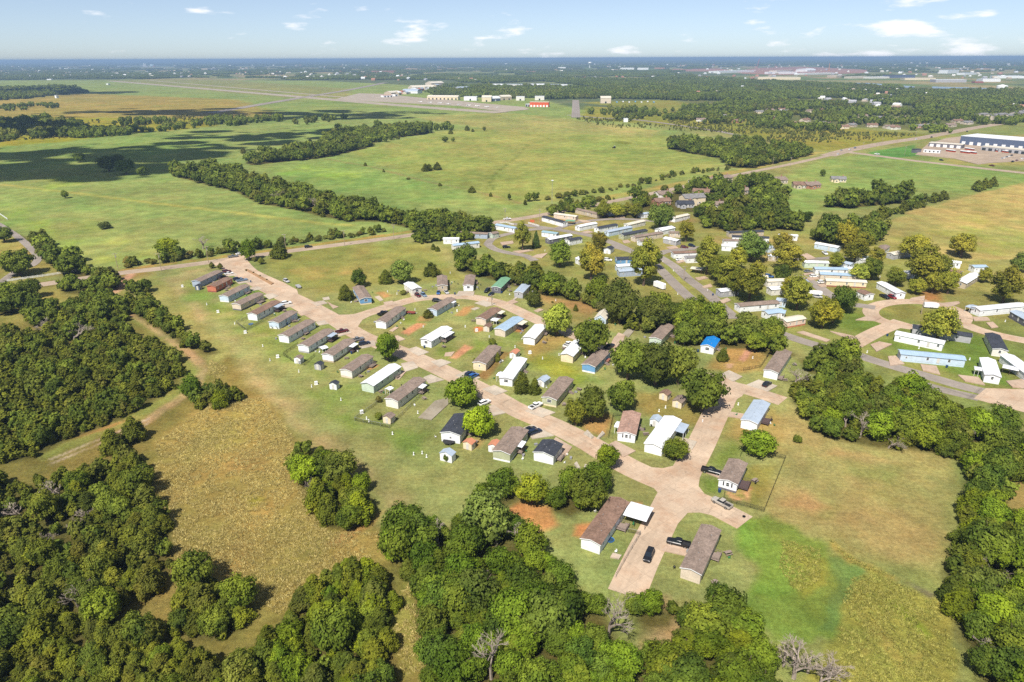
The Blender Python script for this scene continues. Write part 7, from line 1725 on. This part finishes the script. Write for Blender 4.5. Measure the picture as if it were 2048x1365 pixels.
for a in ((262, 430, 470, 424, 90, 14, 'white', 'white', 'long white roofed plant at the edge of the red earthworks', 'flat'), (490, 468, 740, 468, 90, 12, 'cream', 'cream', 'long cream warehouse behind the woods', 'flat'), (580, 436, 720, 434, 90, 14, 'white', 'white', 'white factory below the crane', 'flat'), (775, 422, 830, 420, 90, 24, 'white', 'white', 'white domed hall at the earthworks', 'arch'),
          (1275, 458, 1410, 456, 70, 14, 'navy', 'dark', 'dark blue industrial hall', 'flat'), (1350, 470, 1530, 470, 60, 9, 'cream', 'cream', 'low cream warehouse below the dark blue hall', 'flat'), (1530, 484, 1710, 484, 60, 12, 'grey', 'white', 'grey warehouse behind the lake trees', 'flat'), (1600, 432, 1665, 430, 60, 22, 'white', 'bluemetal', 'white office block far off right', 'flat'), (1805, 480, 1910, 480, 60, 12, 'white', 'white', 'white warehouse with red lower wing', 'flat'), (1760, 488, 1810, 488, 30, 7, 'red', 'rust', 'red brick store beside the white warehouse', 'flat'),
          (1890, 460, 2060, 460, 80, 12, 'white', 'white', 'long white warehouse at the right edge', 'flat'), (950, 456, 1015, 454, 60, 12, 'tan', 'cream', 'tan hall between woods and earthworks', 'flat'), (760, 440, 940, 436, 70, 10, 'offwhite', 'white', 'row of pale plant roofs by the orange mast', 'flat'), (600, 425, 700, 420, 60, 12, 'beige', 'cream', 'pale plant roofs behind the factory', 'flat'), (1700, 440, 1770, 438, 50, 12, 'white', 'bluemetal', 'pale hall beside the office block', 'flat'), (1040, 462, 1130, 460, 50, 10, 'beige', 'cream', 'beige hall above the lake', 'flat'), (1150, 462, 1260, 460, 50, 9, 'offwhite', 'white', 'pale store row above the lake', 'flat')):
    building('G', *a, name='industrial_hall', cat='warehouse', group='industrial halls far off')
for a in ((700, 395, 770, 394, 60, 16, 'white', 'white', 'white plant at the far left', 'flat'), (404, 407, 476, 405, 60, 14, 'white', 'white', 'long white building in the far left woods', 'flat'), (1215, 410, 1290, 408, 80, 14, 'tan', 'cream', 'tan building in the far woods', 'flat'), (1300, 412, 1400, 410, 60, 10, 'beige', 'cream', 'low beige building in the far woods', 'flat'), (275, 470, 300, 470, 20, 6, 'white', 'white', 'tiny white airfield hut left of the runway', 'flat'), (622, 498, 634, 498, 15, 6, 'white', 'white', 'tiny white airfield hut below the runway', 'flat'), (322, 576, 332, 576, 10, 8, 'white', 'white', 'tiny white hut at the scrub edge', 'flat')):
    building('E', *a, name='far_building', group='far left buildings')
building('F', 1660, 716, 1685, 716, 8, 6, 'white', 'white', 'small white pump house in the pasture', name='pump_house')
for x, r_, h in ((843, 12, 45), (852, 10, 40)):
    p = Q('E', x, 388); o = MB().tube((0, 0, 0), (0, 0, h), r_, r_, 14).tube((0, 0, h), (0, 0, h + 4), r_, 2, 14).build('silo', WHITEP, None, p); tag(o, 'tall white silo of the far left plant', 'silo', 'far left silos')
p = Q('E', 892, 388); o = MB().tube((0, 0, 0), (0, 0, 30), 36, 36, 20).tube((0, 0, 30), (0, 0, 34), 36, 6, 20).build('storage_tank', mat_plain('pale_blue_tank', (.55, .68, .78)), None, p); tag(o, 'wide pale blue tank of the far left plant', 'tank')
p = Q('G', 1915, 532); o = MB().tube((0, 0, 0), (0, 0, 16), 17, 17, 20).tube((0, 0, 16), (0, 0, 20), 17, 3, 20).build('storage_tank', WHITEP, None, p); tag(o, 'round white water tank among the right hand trees', 'tank')
wt = empty('water_tower', Q('F', 1461, 398)); tag(wt, 'white water tower on a slim stem far off', 'water tower')
MB().tube((0, 0, 0), (0, 0, 38), 7, 5, 12).build('stem', WHITEP, wt)
MB().loft([[(r_ * math.cos(a), r_ * math.sin(a), z) for a in [i * math.pi / 8 for i in range(16)]] for r_, z in ((5, 37), (18, 46), (23, 54), (18, 62), (6, 67))]).build('tank', WHITEP, wt)
def crane(z, x, y, h, reach, m, label):
    root = empty('construction_crane', Q(z, x, y)); tag(root, label, 'crane')
    top = Vector((reach, 0, h))
    for o_ in (-2.0, 2.0): MB().tube((o_, 0, 0), top + Vector((o_, 0, 0)), 1.6, 0.9, 4).build('boom', m, root)
    b = MB()
    for k in range(12):
        a = Vector((-2, 0, 0)).lerp(top + Vector((-2, 0, 0)), k / 12); c = Vector((2, 0, 0)).lerp(top + Vector((2, 0, 0)), (k + 1) / 12)
        b.tube(a, c, .6, .6, 3)
    b.build('lattice', m, root); MB().box(-7, 7, -4, 4, 0, 5).build('base', m, root)
CR = mat_plain('crane_red', (.42, .13, .07)); OR = mat_plain('mast_orange', (.5, .22, .05))
crane('G', 485, 402, 96, 14, CR, 'tall red lattice crane leaning over the earthworks'); crane('G', 628, 396, 52, -34, mat_plain('crane_grey', (.45, .45, .45)), 'smaller pale crane with slanted boom'); crane('G', 905, 415, 62, 0, OR, 'orange lattice mast at the earthworks')
WATER = NT('lake_water'); WATER.base((0.03, 0.06, 0.09)); WATER.b.inputs['Roughness'].default_value = 0.12
slab('lake', QL('G', [(990, 487), (1130, 487), (1260, 497), (1410, 508), (1400, 517), (1200, 506), (1000, 500)]), WATER.m, label='blue lake glinting between the trees')
slab('lake', QL('G', [(1510, 508), (1700, 513), (1860, 518), (1860, 526), (1650, 522), (1510, 518)]), WATER.m, label='narrow blue water below the warehouses')
REDE = mat_concrete('red_earth', alb(196, 140, 116), joint=400, dirt=alb(210, 180, 150), dirt_amt=.6)
slab('earthworks', QL('G', [(-20, 418), (0, 404), (260, 402), (330, 412), (250, 420)]), REDE, label='bare red earthworks')
slab('earthworks', QL('G', [(340, 420), (500, 398), (760, 392), (1130, 410), (1140, 428), (900, 436), (600, 440), (400, 432)]), REDE, label='bare red earthworks round the cranes')
slab('earthworks', QL('F', [(690, 362), (800, 358), (900, 380), (780, 390)]), REDE, label='bare red hillside far off')

# ------------------------------------------------------------------ poles, fences, boxes
POLEW = mat_plain('pole_wood', (.32, .25, .18), .9, .1); 
def pole(z, x, y, h, label, rot=0.3, lamp=False):
    root = empty('light_mast' if lamp else 'utility_pole', Q(z, x, y), rot); tag(root, label, 'lamp post' if lamp else 'utility pole', None if lamp else 'utility poles')
    MB().tube((0, 0, -.05), (0, 0, h), .17, .11, 7).build('pole', STEEL if lamp else POLEW, root)
    if lamp:
        MB().box(-.9, .9, -.5, .5, h, h + .5).build('lamp_head', WHITEP, root)
    else:
        c = MB().box(-1.3, 1.3, -.07, .07, h - .75, h - .58).build('crossarm', POLEW, root)
        for xx in (-1.15, -.5, .5, 1.15): MB().tube((xx, 0, h - .58), (xx, 0, h - .35), .06, .04, 5).build('insulator', WHITEP, c)
        MB().tube((.32, 0, h - 2.6), (.32, 0, h - 1.6), .24, .24, 8).build('transformer', STEEL, root)
for z, x, y, h in (('L', 690, 752, 9), ('L', 945, 768, 10.5), ('L', 1220, 718, 10), ('0', 572, 501, 10.5), ('0', 689.5, 492.7, 10.5), ('0', 788, 480, 10.5), ('0', 1010, 444, 10), ('0', 1580, 334, 10.5), ('0', 1545, 334, 10), ('R', 685, 335, 11), ('R', 740, 290, 11), ('R', 880, 268, 11), ('R', 1045, 222, 11), ('R', 950, 368, 11), ('R', 1340, 200, 11), ('R', 565, 330, 11)):
    pole(z, x, y, h, 'wooden utility pole with crossarm and transformer beside the road')
pole('0', 1079, 445, 10, 'pale utility pole at the gate of the far park'); pole('0', 1842, 628.7, 7.4, 'dark pole on the oval green'); pole('0', 983.4, 611, 5.4, 'slim pole at the loop street beside the white driveway'); pole('9', 1880, 830, 8.5, 'pole standing on the curved median')
pole('M', 1549, 588, 20, 'tall mast with a white lamp head above the pasture', lamp=True)

PED = MB().box(-.14, .14, -.1, .1, 0, .75).box(-.18, .18, -.14, .14, .75, .9).box(-.26, .26, -.22, .22, -.02, .06).mesh('utility_pedestal', [WHITEP])
for z, pts in (('1', [(865, 1102), (800, 972), (290, 592), (1128, 1204), (545, 768), (1245, 1340)]), ('2', [(895, 795), (1205, 652), (1278, 795), (1495, 886), (820, 640), (570, 476), (655, 496), (1140, 305), (1478, 552)]), ('5', [(145, 460), (845, 578), (615, 770), (925, 978), (808, 956), (885, 946), (380, 632), (400, 655)]), ('3', [(1190, 556), (820, 980), (1220, 1052), (1070, 1085), (290, 650), (365, 795)]), ('4', [(1617, 716), (823, 1168), (765, 1200), (1160, 1296), (1485, 1140)]), ('8', [(468, 718), (795, 210), (1745, 546), (698, 780), (1090, 750), (1475, 835)]), ('A', [(178, 730)]), ('9', [(460, 525), (1668, 638), (1776, 730), (1820, 970)])):
    for x, y in pts:
        o = put('utility_pedestal', PED, None, Q(z, x, y), random.uniform(0, 6)); tag(o, 'small white utility pedestal standing on a lawn', 'utility box', 'utility pedestals')
CAB = MB().box(-.6, .6, -.5, .5, 0, .08).box(-.5, .5, -.4, .4, .08, 1.05).box(-.53, .53, -.43, .43, 1.05, 1.1).mesh('utility_cabinet', [WHITEP, STEEL])
for z, x, y in (('1', 68, 430), ('1', 392, 662), ('1', 640, 850), ('1', 935, 1072), ('1', 1285, 1315), ('5', 335, 578), ('3', 470, 832), ('3', 955, 1035)):
    o = put('utility_cabinet', CAB, None, Q(z, x, y), 0.5); tag(o, 'white box cabinet on the back lawn', 'utility box', 'white cabinets on the lawns')
BINM = MB().loft([[(-a, -a, z), (a, -a, z), (a, a, z), (-a, a, z)] for a, z in ((.24, .05), (.32, 1.0))]).box(-.36, .36, -.36, .36, 1.0, 1.08).mesh('wheelie_bin', [mat_plain('bin_blue', (.02, .06, .16))])
for z, x, y in (('3', 697, 488), ('5', 657, 232), ('1', 1605, 1040), ('8', 850, 656), ('4', 1118, 658), ('7', 985, 632), ('2', 905, 985), ('1', 1022, 775), ('A', 233, 778), ('8', 1300, 895), ('1', 690, 388), ('2', 1182, 500)):
    o = put('wheelie_bin', BINM, None, Q(z, x, y), 0.4); tag(o, 'dark blue wheelie bin standing beside a home', 'bin', 'wheelie bins')
DISH = MB().loft([[(r_ * math.cos(a), d, r_ * math.sin(a) + 1.3) for a in [i * math.pi / 5 for i in range(10)]] for r_, d in ((.05, .1), (.4, 0))]).tube((0, .1, 0), (0, .1, 1.3), .04, .04, 5).mesh('satellite_dish', [STEEL])
for z, x, y in (('1', 878, 812), ('1', 925, 818), ('5', 1270, 870)):
    o = put('satellite_dish', DISH, None, Q(z, x, y), -0.6); tag(o, 'grey satellite dish on a post beside a home', 'satellite dish', 'satellite dishes')
o = MB().tube((0, 0, .05), (0, 0, .28), .42, .42, 14).tube((0, 0, .281), (0, 0, .285), .22, .22, 10).build('loose_tyre', TYRE, None, Q('7', 1153, 800)); tag(o, 'black tyre lying at the end of the stub street', 'tyre')
tp = empty('trampoline', Q('5', 1128, 850)); tag(tp, 'round black trampoline below the dark roofed home', 'trampoline')
MB().tube((0, 0, .8), (0, 0, .86), 1.9, 1.9, 18).build('mat', BLACKM, tp)
for k in range(6): MB().tube((1.8 * math.cos(k), 1.8 * math.sin(k), 0), (1.8 * math.cos(k), 1.8 * math.sin(k), .8), .05, .05, 5).build('leg', STEEL, tp)
YC = {c: mat_plain('plastic_' + c, v, .5) for c, v in (('white', (.75, .75, .73)), ('green', (.03, .16, .06)), ('red', (.35, .03, .02)), ('blue', (.03, .15, .4)), ('grey', (.25, .25, .26)))}
def _chair(m):
    b = MB().box(-.25, .25, -.25, .25, .38, .43).box(-.25, .25, .2, .25, .43, .9)
    for sx in (-.23, .18):
        for sy in (-.23, .18): b.box(sx, sx + .05, sy, sy + .05, 0, .38)
    return b.mesh('garden_chair', [m])
def _grill(m):
    b = MB().loft([[(r_ * math.cos(a), r_ * math.sin(a), z) for a in [i * math.pi / 5 for i in range(10)]] for r_, z in ((.15, .6), (.3, .75), (.3, .85), (.12, 1.05))])
    for k in range(3): b.tube((.12 * math.cos(k * 2.1), .12 * math.sin(k * 2.1), .65), (.3 * math.cos(k * 2.1), .3 * math.sin(k * 2.1), 0), .025, .025, 4)
    return b.mesh('kettle_grill', [m])
def _table(m):
    b = MB().box(-.9, .9, -.4, .4, .7, .76).box(-.9, .9, -.8, -.55, .4, .45).box(-.9, .9, .55, .8, .4, .45)
    for sx in (-.7, .62): b.box(sx, sx + .08, -.75, .75, .3, .36).box(sx, sx + .08, -.3, -.2, 0, .7).box(sx, sx + .08, .2, .3, 0, .7)
    return b.mesh('picnic_table', [m])
ITEMS = [('garden_chair', _chair(YC['white']), 'white plastic garden chair beside a home', 'chair'), ('garden_chair', _chair(YC['green']), 'green plastic garden chair beside a home', 'chair'), ('kettle_grill', _grill(BLACKM), 'black kettle grill beside a home', 'grill'), ('picnic_table', _table(WOODM), 'weathered picnic table on a lawn', 'table'),
         ('storage_tub', MB().box(-.5, .5, -.3, .3, 0, .5).box(-.54, .54, -.34, .34, .5, .56).mesh('storage_tub', [YC['grey']]), 'grey storage tub beside a home', 'box')]
for i, (p0, d, L, w) in enumerate(HOME_BOXES[:42]):
    nrm = Vector((-d.y, d.x, 0))
    for k in range(4):
        nm, me_, lb, ct = ITEMS[int(rng.integers(len(ITEMS)))]
        q = p0 + d * (L * rng.uniform(.05, .95)) - nrm * rng.uniform(1.6, 4.2) if k < 3 else p0 + d * (L * rng.uniform(.1, .9)) + nrm * (w + rng.uniform(1.8, 4))
        if any((c_.x - q.x) ** 2 + (c_.y - q.y) ** 2 < (wd / 2 + 1.5) ** 2 for line, wd in ROAD_LINES[:9] for c_ in line): continue
        tag(put(nm, me_, None, q, rng.uniform(0, 6)), lb, ct, lb + 's')
for z, x, y, lb in (('7', 240, 960, 'round blue paddling pool in the yard of the brown roofed home'), ('1', 690, 770, 'round blue paddling pool behind the home with grey awning')):
    pl_ = empty('paddling_pool', Q(z, x, y)); tag(pl_, lb, 'pool')
    MB().loft([[(r_ * math.cos(a), r_ * math.sin(a), h_) for a in [i * math.pi / 8 for i in range(16)]] for r_, h_ in ((.95, 0), (1.05, .3), (.95, .3), (.9, .12))], caps=False).build('rim', YC['blue'], pl_)
    MB().tube((0, 0, .02), (0, 0, .2), .9, .9, 16).build('water', WATER.m, pl_)
for x, y in ((650, 285), (715, 308), (775, 338), (838, 372)): tree('1', x, y, 11, 1.7, 'shrub', 'dark little shrub in the island of the entrance street', (.7, .6, .7), 'entrance island shrubs')
slab('planting_bed', QL('1', [(635, 275), (660, 272), (900, 400), (875, 412)]), mat_concrete('mulch_bed', alb(206, 164, 122), joint=50, dirt=alb(180, 130, 96)), label='narrow planting bed in the entrance street')
# eroded bank with stone walls and culvert
STONE = mat_plain('pale_stone', alb(214, 202, 184), .9, .1, var=.25, vscale=2)
for z, pts, lb in (('6', [(985, 770), (1020, 735), (1085, 800), (1060, 815)], 'left white stone wing wall at the eroded bank'), ('6', [(1105, 815), (1160, 745), (1185, 770), (1130, 815)], 'right white stone wing wall at the eroded bank'), ('6', [(900, 1045), (925, 1025), (960, 1085), (935, 1090)], 'left stone wall of the street culvert'), ('6', [(985, 1090), (1000, 1050), (1030, 1060), (1020, 1095)], 'right stone wall of the street culvert')):
    q = QL(z, pts); c = sum(q, Vector()) / 4
    n = len(q); m = MB()
    m.add([(p.x - c.x, p.y - c.y, -.05) for p in q] + [((p.x - c.x) * .9, (p.y - c.y) * .9, .55) for p in q], [(0, 1, 5, 4), (1, 2, 6, 5), (2, 3, 7, 6), (3, 0, 4, 7), (4, 5, 6, 7)])
    tag(m.build('stone_wall', STONE, None, c), lb, 'wall')

def mesh_panel_mat():
    t = NT('chain_link_wire'); t.base((.02, .02, .022)); t.b.inputs['Metallic'].default_value = .3
    p = t.obj(); mp = t.new('Mapping'); t.link(p, mp.inputs['Vector']); mp.inputs['Rotation'].default_value = (0, R(45), 0)
    sx = t.new('SeparateXYZ'); t.link(mp.outputs[0], sx.inputs[0])
    k = None
    for i in (0, 2):
        a = t.math('LESS_THAN', t.math('FRACT', t.math('MULTIPLY', sx.outputs[i], 14.0)), .16)
        k = a if k is None else t.math('MAXIMUM', k, a)
    tr = t.new('BsdfTransparent'); ms = t.new('MixShader')
    t.link(k, ms.inputs[0]); t.link(tr.outputs[0], ms.inputs[1]); t.link(t.b.outputs[0], ms.inputs[2]); t.link(ms.outputs[0], t.n['Material Output'].inputs['Surface'])
    return t.m
WIRE = mesh_panel_mat()
def chain_fence(z, pts, label, m, h=1.3):
    line = QL(z, pts); root = empty('chain_link_fence', line[0]); tag(root, label, 'fence')
    for i in range(len(line) - 1):
        a, b = line[i] - line[0], line[i + 1] - line[0]; L = (b - a).length; n = max(1, round(L / 3))
        for k in range(n + (i == len(line) - 2)):
            p = a.lerp(b, k / n); MB().tube(p, p + Vector((0, 0, h + .05)), .045, .045, 5).build('post', m, root)
        MB().tube(a + Vector((0, 0, h)), b + Vector((0, 0, h)), .03, .03, 5).build('rail', m, root)
        d = (b - a).normalized()
        o = MB().add([(0, 0, .03), (L, 0, .03), (L, 0, h - .03), (0, 0, h - .03)], [(0, 1, 2, 3)]).build('wire_mesh', WIRE, root, a, math.atan2(d.y, d.x))
chain_fence('7', [(1128, 390), (1150, 345), (1435, 405), (1290, 765), (1012, 690), (1022, 640)], 'black chain link fence enclosing the yard with the dark deck', BLACKM)
chain_fence('7', [(445, 925), (360, 1070), (278, 1215)], 'silver chain link fence along the lower cross street', STEEL)
chain_fence('7', [(360, 905), (445, 925)], 'short silver fence below the white carport', STEEL)
chain_fence('5', [(560, 430), (270, 645), (585, 715), (885, 410)], 'silver fence round the yard of the long off-white home', STEEL)
chain_fence('1', [(1120, 960), (985, 1052), (1090, 1120), (1180, 1145), (1270, 1060)], 'dark wire fence round the yard with the white shed', BLACKM)
chain_fence('1', [(660, 720), (560, 762), (650, 830), (905, 690)], 'wire fence round the lawn of the home with grey awning', STEEL)
chain_fence('6', [(1215, 800), (1255, 610), (1340, 600)], 'wire fence left of the pink roofed home', BLACKM)
chain_fence('4', [(1530, 830), (1690, 800), (1790, 650)], 'low wire fence across the dry lawn', BLACKM)
def board_fence(z, pts, label, h=1.4, name='white_board_fence'):
    line = QL(z, pts); root = empty(name, line[0]); tag(root, label, 'fence')
    for i in range(len(line) - 1):
        a, b = line[i] - line[0], line[i + 1] - line[0]; L = (b - a).length; n = max(1, round(L / 2.4)); d = (b - a).normalized(); ang = math.atan2(d.y, d.x)
        for k in range(n + 1): MB().box(-.07, .07, -.07, .07, 0, h).build('post', WHITEP, root, a.lerp(b, k / n), ang)
        for zz in (.35, .75, 1.15): MB().box(0, L, -.1, -.06, zz - .1, zz + .1).build('board', WHITEP, root, a, ang)
board_fence('L', [(45, 830), (250, 802), (455, 770)], 'white board fence beside the pale road stub')
board_fence('L', [(-60, 400), (0, 438), (45, 468)], 'white board fence along the pasture corner')
board_fence('9', [(0, 245), (60, 240), (140, 262)], 'white fence round the gate of the far park')
board_fence('9', [(290, 245), (400, 275)], 'white fence beside the park lane', 1.2)
o = MB().box(-1.6, 1.6, -.05, .05, 0, 1.8).build('orange_fence_panel', mat_plain('orange_panel', (.5, .12, .05)), None, Q('9', 330, 230), -0.2); tag(o, 'orange-red fence panel by the far park gate', 'fence')
# small aircraft on the apron
for k in range(9):
    x = 470 + 56 * k
    root = empty('parked_aircraft', Q('F', x, 600 + (x - 470) * .075), random.uniform(0, 3)); tag(root, 'small white aircraft parked on the pale apron', 'aircraft', 'aircraft on the apron')
    MB().loft([[(xx, r_ * math.cos(a), 1.5 + r_ * math.sin(a)) for a in [i * math.pi / 4 for i in range(8)]] for xx, r_ in ((-6, .25), (-2, .8), (2, 1.0), (5, .4))]).build('fuselage', WHITEP, root)
    MB().box(-.2, 1.8, -7.5, 7.5, 2.3, 2.5).build('wing', WHITEP, root); MB().box(-6.4, -5, -2.2, 2.2, 1.6, 1.7).build('tailplane', WHITEP, root); MB().box(-6.4, -5, -.1, .1, 1.7, 3.6).build('fin', WHITEP, root)

# ------------------------------------------------------------------ clouds above that shade the pastures
CLOUD = NT('cloud_white'); CLOUD.base((.85, .86, .88)); CLOUD.b.inputs['Roughness'].default_value = 1
ALT = 850.0
def cloud(z, pts, label):
    """flattened cumulus whose shade falls on the given spots"""
    V, Fc, off = [], [], 0
    n = 10; m = 7
    for x, y, w_ in pts:
        p = Q(z, x, y) + SUN_DIR * (ALT / SUN_DIR.z)
        for j in range(22):
            c = np.array(p) + rng.normal(size=3) * np.array([w_ * .85, w_ * .42, 14])
            rr = w_ * (rng.uniform(.4, .65) if j < 4 else rng.uniform(.06, .26))
            th, ph = np.meshgrid(np.arange(n) * 2 * np.pi / n, np.linspace(0.02, np.pi - 0.02, m))
            b = 1 + .25 * np.sin(3 * th + j) * np.sin(4 * ph) + .12 * np.sin(7 * th + 2 * j) * np.sin(9 * ph)
            vx = np.stack([c[0] + rr * b * np.sin(ph) * np.cos(th), c[1] + rr * .6 * b * np.sin(ph) * np.sin(th), c[2] + rr * .35 * b * np.maximum(np.cos(ph), -.3)], -1).reshape(-1, 3)
            f = np.array([(a * n + k, a * n + (k + 1) % n, (a + 1) * n + (k + 1) % n, (a + 1) * n + k) for a in range(m - 1) for k in range(n)])
            V.append(vx); Fc.append(f + off); off += len(vx)
    o = put('cloud', np_mesh('cloud', np.concatenate(V), np.concatenate(Fc), [CLOUD.m], smooth=True))
    tag(o, label, kind='stuff')
cloud('0', [(40, 335, 95), (-120, 345, 120), (130, 345, 70), (90, 315, 90), (200, 340, 50), (-260, 320, 150), (10, 352, 60)], 'flat fair weather cloud above the left pasture')
cloud('0', [(250, 308, 60), (330, 304, 55), (400, 296, 50), (180, 300, 60)], 'thin cloud streak above the left pasture')
cloud('0', [(480, 282, 70), (560, 272, 70), (640, 262, 60), (420, 272, 60)], 'small cloud above the upper pasture')
cloud('0', [(60, 266, 100), (-120, 270, 130), (170, 262, 50), (20, 256, 80)], 'cloud above the far left wood')
cloud('0', [(330, 226, 110), (430, 225, 90), (520, 228, 110), (620, 226, 90), (720, 229, 90), (640, 236, 70), (250, 225, 100)], 'long cloud above the airfield grass')
cloud('0', [(760, 236, 50), (830, 226, 45)], 'little cloud above the runway')
cloud('0', [(90, 186, 170), (150, 188, 110)], 'cloud above the wood left of the runway')

# ------------------------------------------------------------------ long grass
def tuft_mesh(name, m, n=11, h=0.36, sp=0.5):
    V, Fc = [], []
    for i in range(n):
        a = rng.uniform(0, 6.283); r_ = rng.uniform(0, sp * .5); b = rng.uniform(0, 6.283); hh = h * rng.uniform(.5, 1.15); ln = rng.uniform(.3, 1.2) * hh
        x, y = r_ * math.cos(a), r_ * math.sin(a); wx2, wy2 = math.cos(b) * .05, math.sin(b) * .05
        tx_, ty_ = x + math.cos(a) * ln, y + math.sin(a) * ln
        V += [(x - wx2, y - wy2, -.02), (x + wx2, y + wy2, -.02), (tx_ + wx2 * .8, ty_ + wy2 * .8, hh), (tx_ - wx2 * .8, ty_ - wy2 * .8, hh)]
        Fc.append((4 * i, 4 * i + 1, 4 * i + 2, 4 * i + 3))
    return np_mesh(name, np.array(V), np.array(Fc), [m])
GRASSM = mat_leaf('dry_long_grass', (0.46, 0.38, 0.14), (0.64, 0.55, 0.24), (0.44, 0.42, 0.14), 0.45)
MARSHM = mat_leaf('marsh_grass', (0.28, 0.28, 0.07), (0.46, 0.42, 0.12), (0.22, 0.29, 0.05), 0.4)
def long_grass(name, zs, m, label, spacing, lo, seed):
    P_ = []
    for z, pts in zs:
        poly = [(p.x, p.y) for p in QL(z, pts)]
        X, Y = fill(poly, spacing, 90000, .5)
        k = fbm(X / 2.6, Y / 2.6, seed, 3) + .35 * fbm(X / 14, Y / 14, seed + 3, 2) > lo
        P_.append(np.stack([X[k], Y[k], np.zeros(k.sum())], 1))
    pts = np.concatenate(P_); s_ = rng.uniform(.6, 1.35, len(pts))
    scatter(name, pts, np.stack([s_, s_, s_ * rng.uniform(.6, 1.2, len(pts))], 1), [tuft_mesh('grass_tuft', m) for _ in range(6)], label, seed)
long_grass('meadow_grass', [('0', [(312, 885), (420, 810), (520, 795), (580, 865), (618, 985), (655, 1065), (760, 1066), (800, 1090), (700, 1140), (640, 1160), (560, 1230), (500, 1200), (440, 1150), (380, 1160), (350, 1150), (345, 1060), (302, 985)]), ('S', [(90, 880), (270, 660), (285, 760), (300, 1000), (340, 1300), (180, 1320)]), ('0', [(420, 720), (455, 735), (440, 760), (415, 750)])], GRASSM, 'dry tufted grass of the tan meadow', .55, .52, 81)
long_grass('marsh_grass', [('D', [(170, 620), (240, 460), (480, 430), (760, 570), (950, 650), (1040, 880), (1170, 1150), (1130, 1400), (20, 1400), (130, 900)]), ('0', [(1565, 1080), (1640, 1100), (1640, 1160), (1595, 1188), (1558, 1140)]), ('D', [(60, 150), (260, 300), (430, 370), (600, 450), (400, 410), (200, 320)])], MARSHM, 'tall yellow grass of the marsh', .55, .55, 83)

# ------------------------------------------------------------------ haze
hz = MB().box(-142000, 142000, -9600, 152000, -1.0, 119.0)
hv = bpy.data.materials.new('haze_air'); hv.use_nodes = True
hv.node_tree.nodes.clear()
ho = hv.node_tree.nodes.new('ShaderNodeOutputMaterial'); hp = hv.node_tree.nodes.new('ShaderNodeVolumePrincipled')
hp.inputs['Color'].default_value = (0.46, 0.68, 0.97, 1); hp.inputs['Density'].default_value = 1.05e-4; hp.inputs['Anisotropy'].default_value = 0.2
hv.node_tree.links.new(hp.outputs[0], ho.inputs['Volume'])
tag(hz.build('haze', hv), 'pale blue haze over the far country', kind='stuff')
print('OBJECTS TOTAL', len(bpy.data.objects))
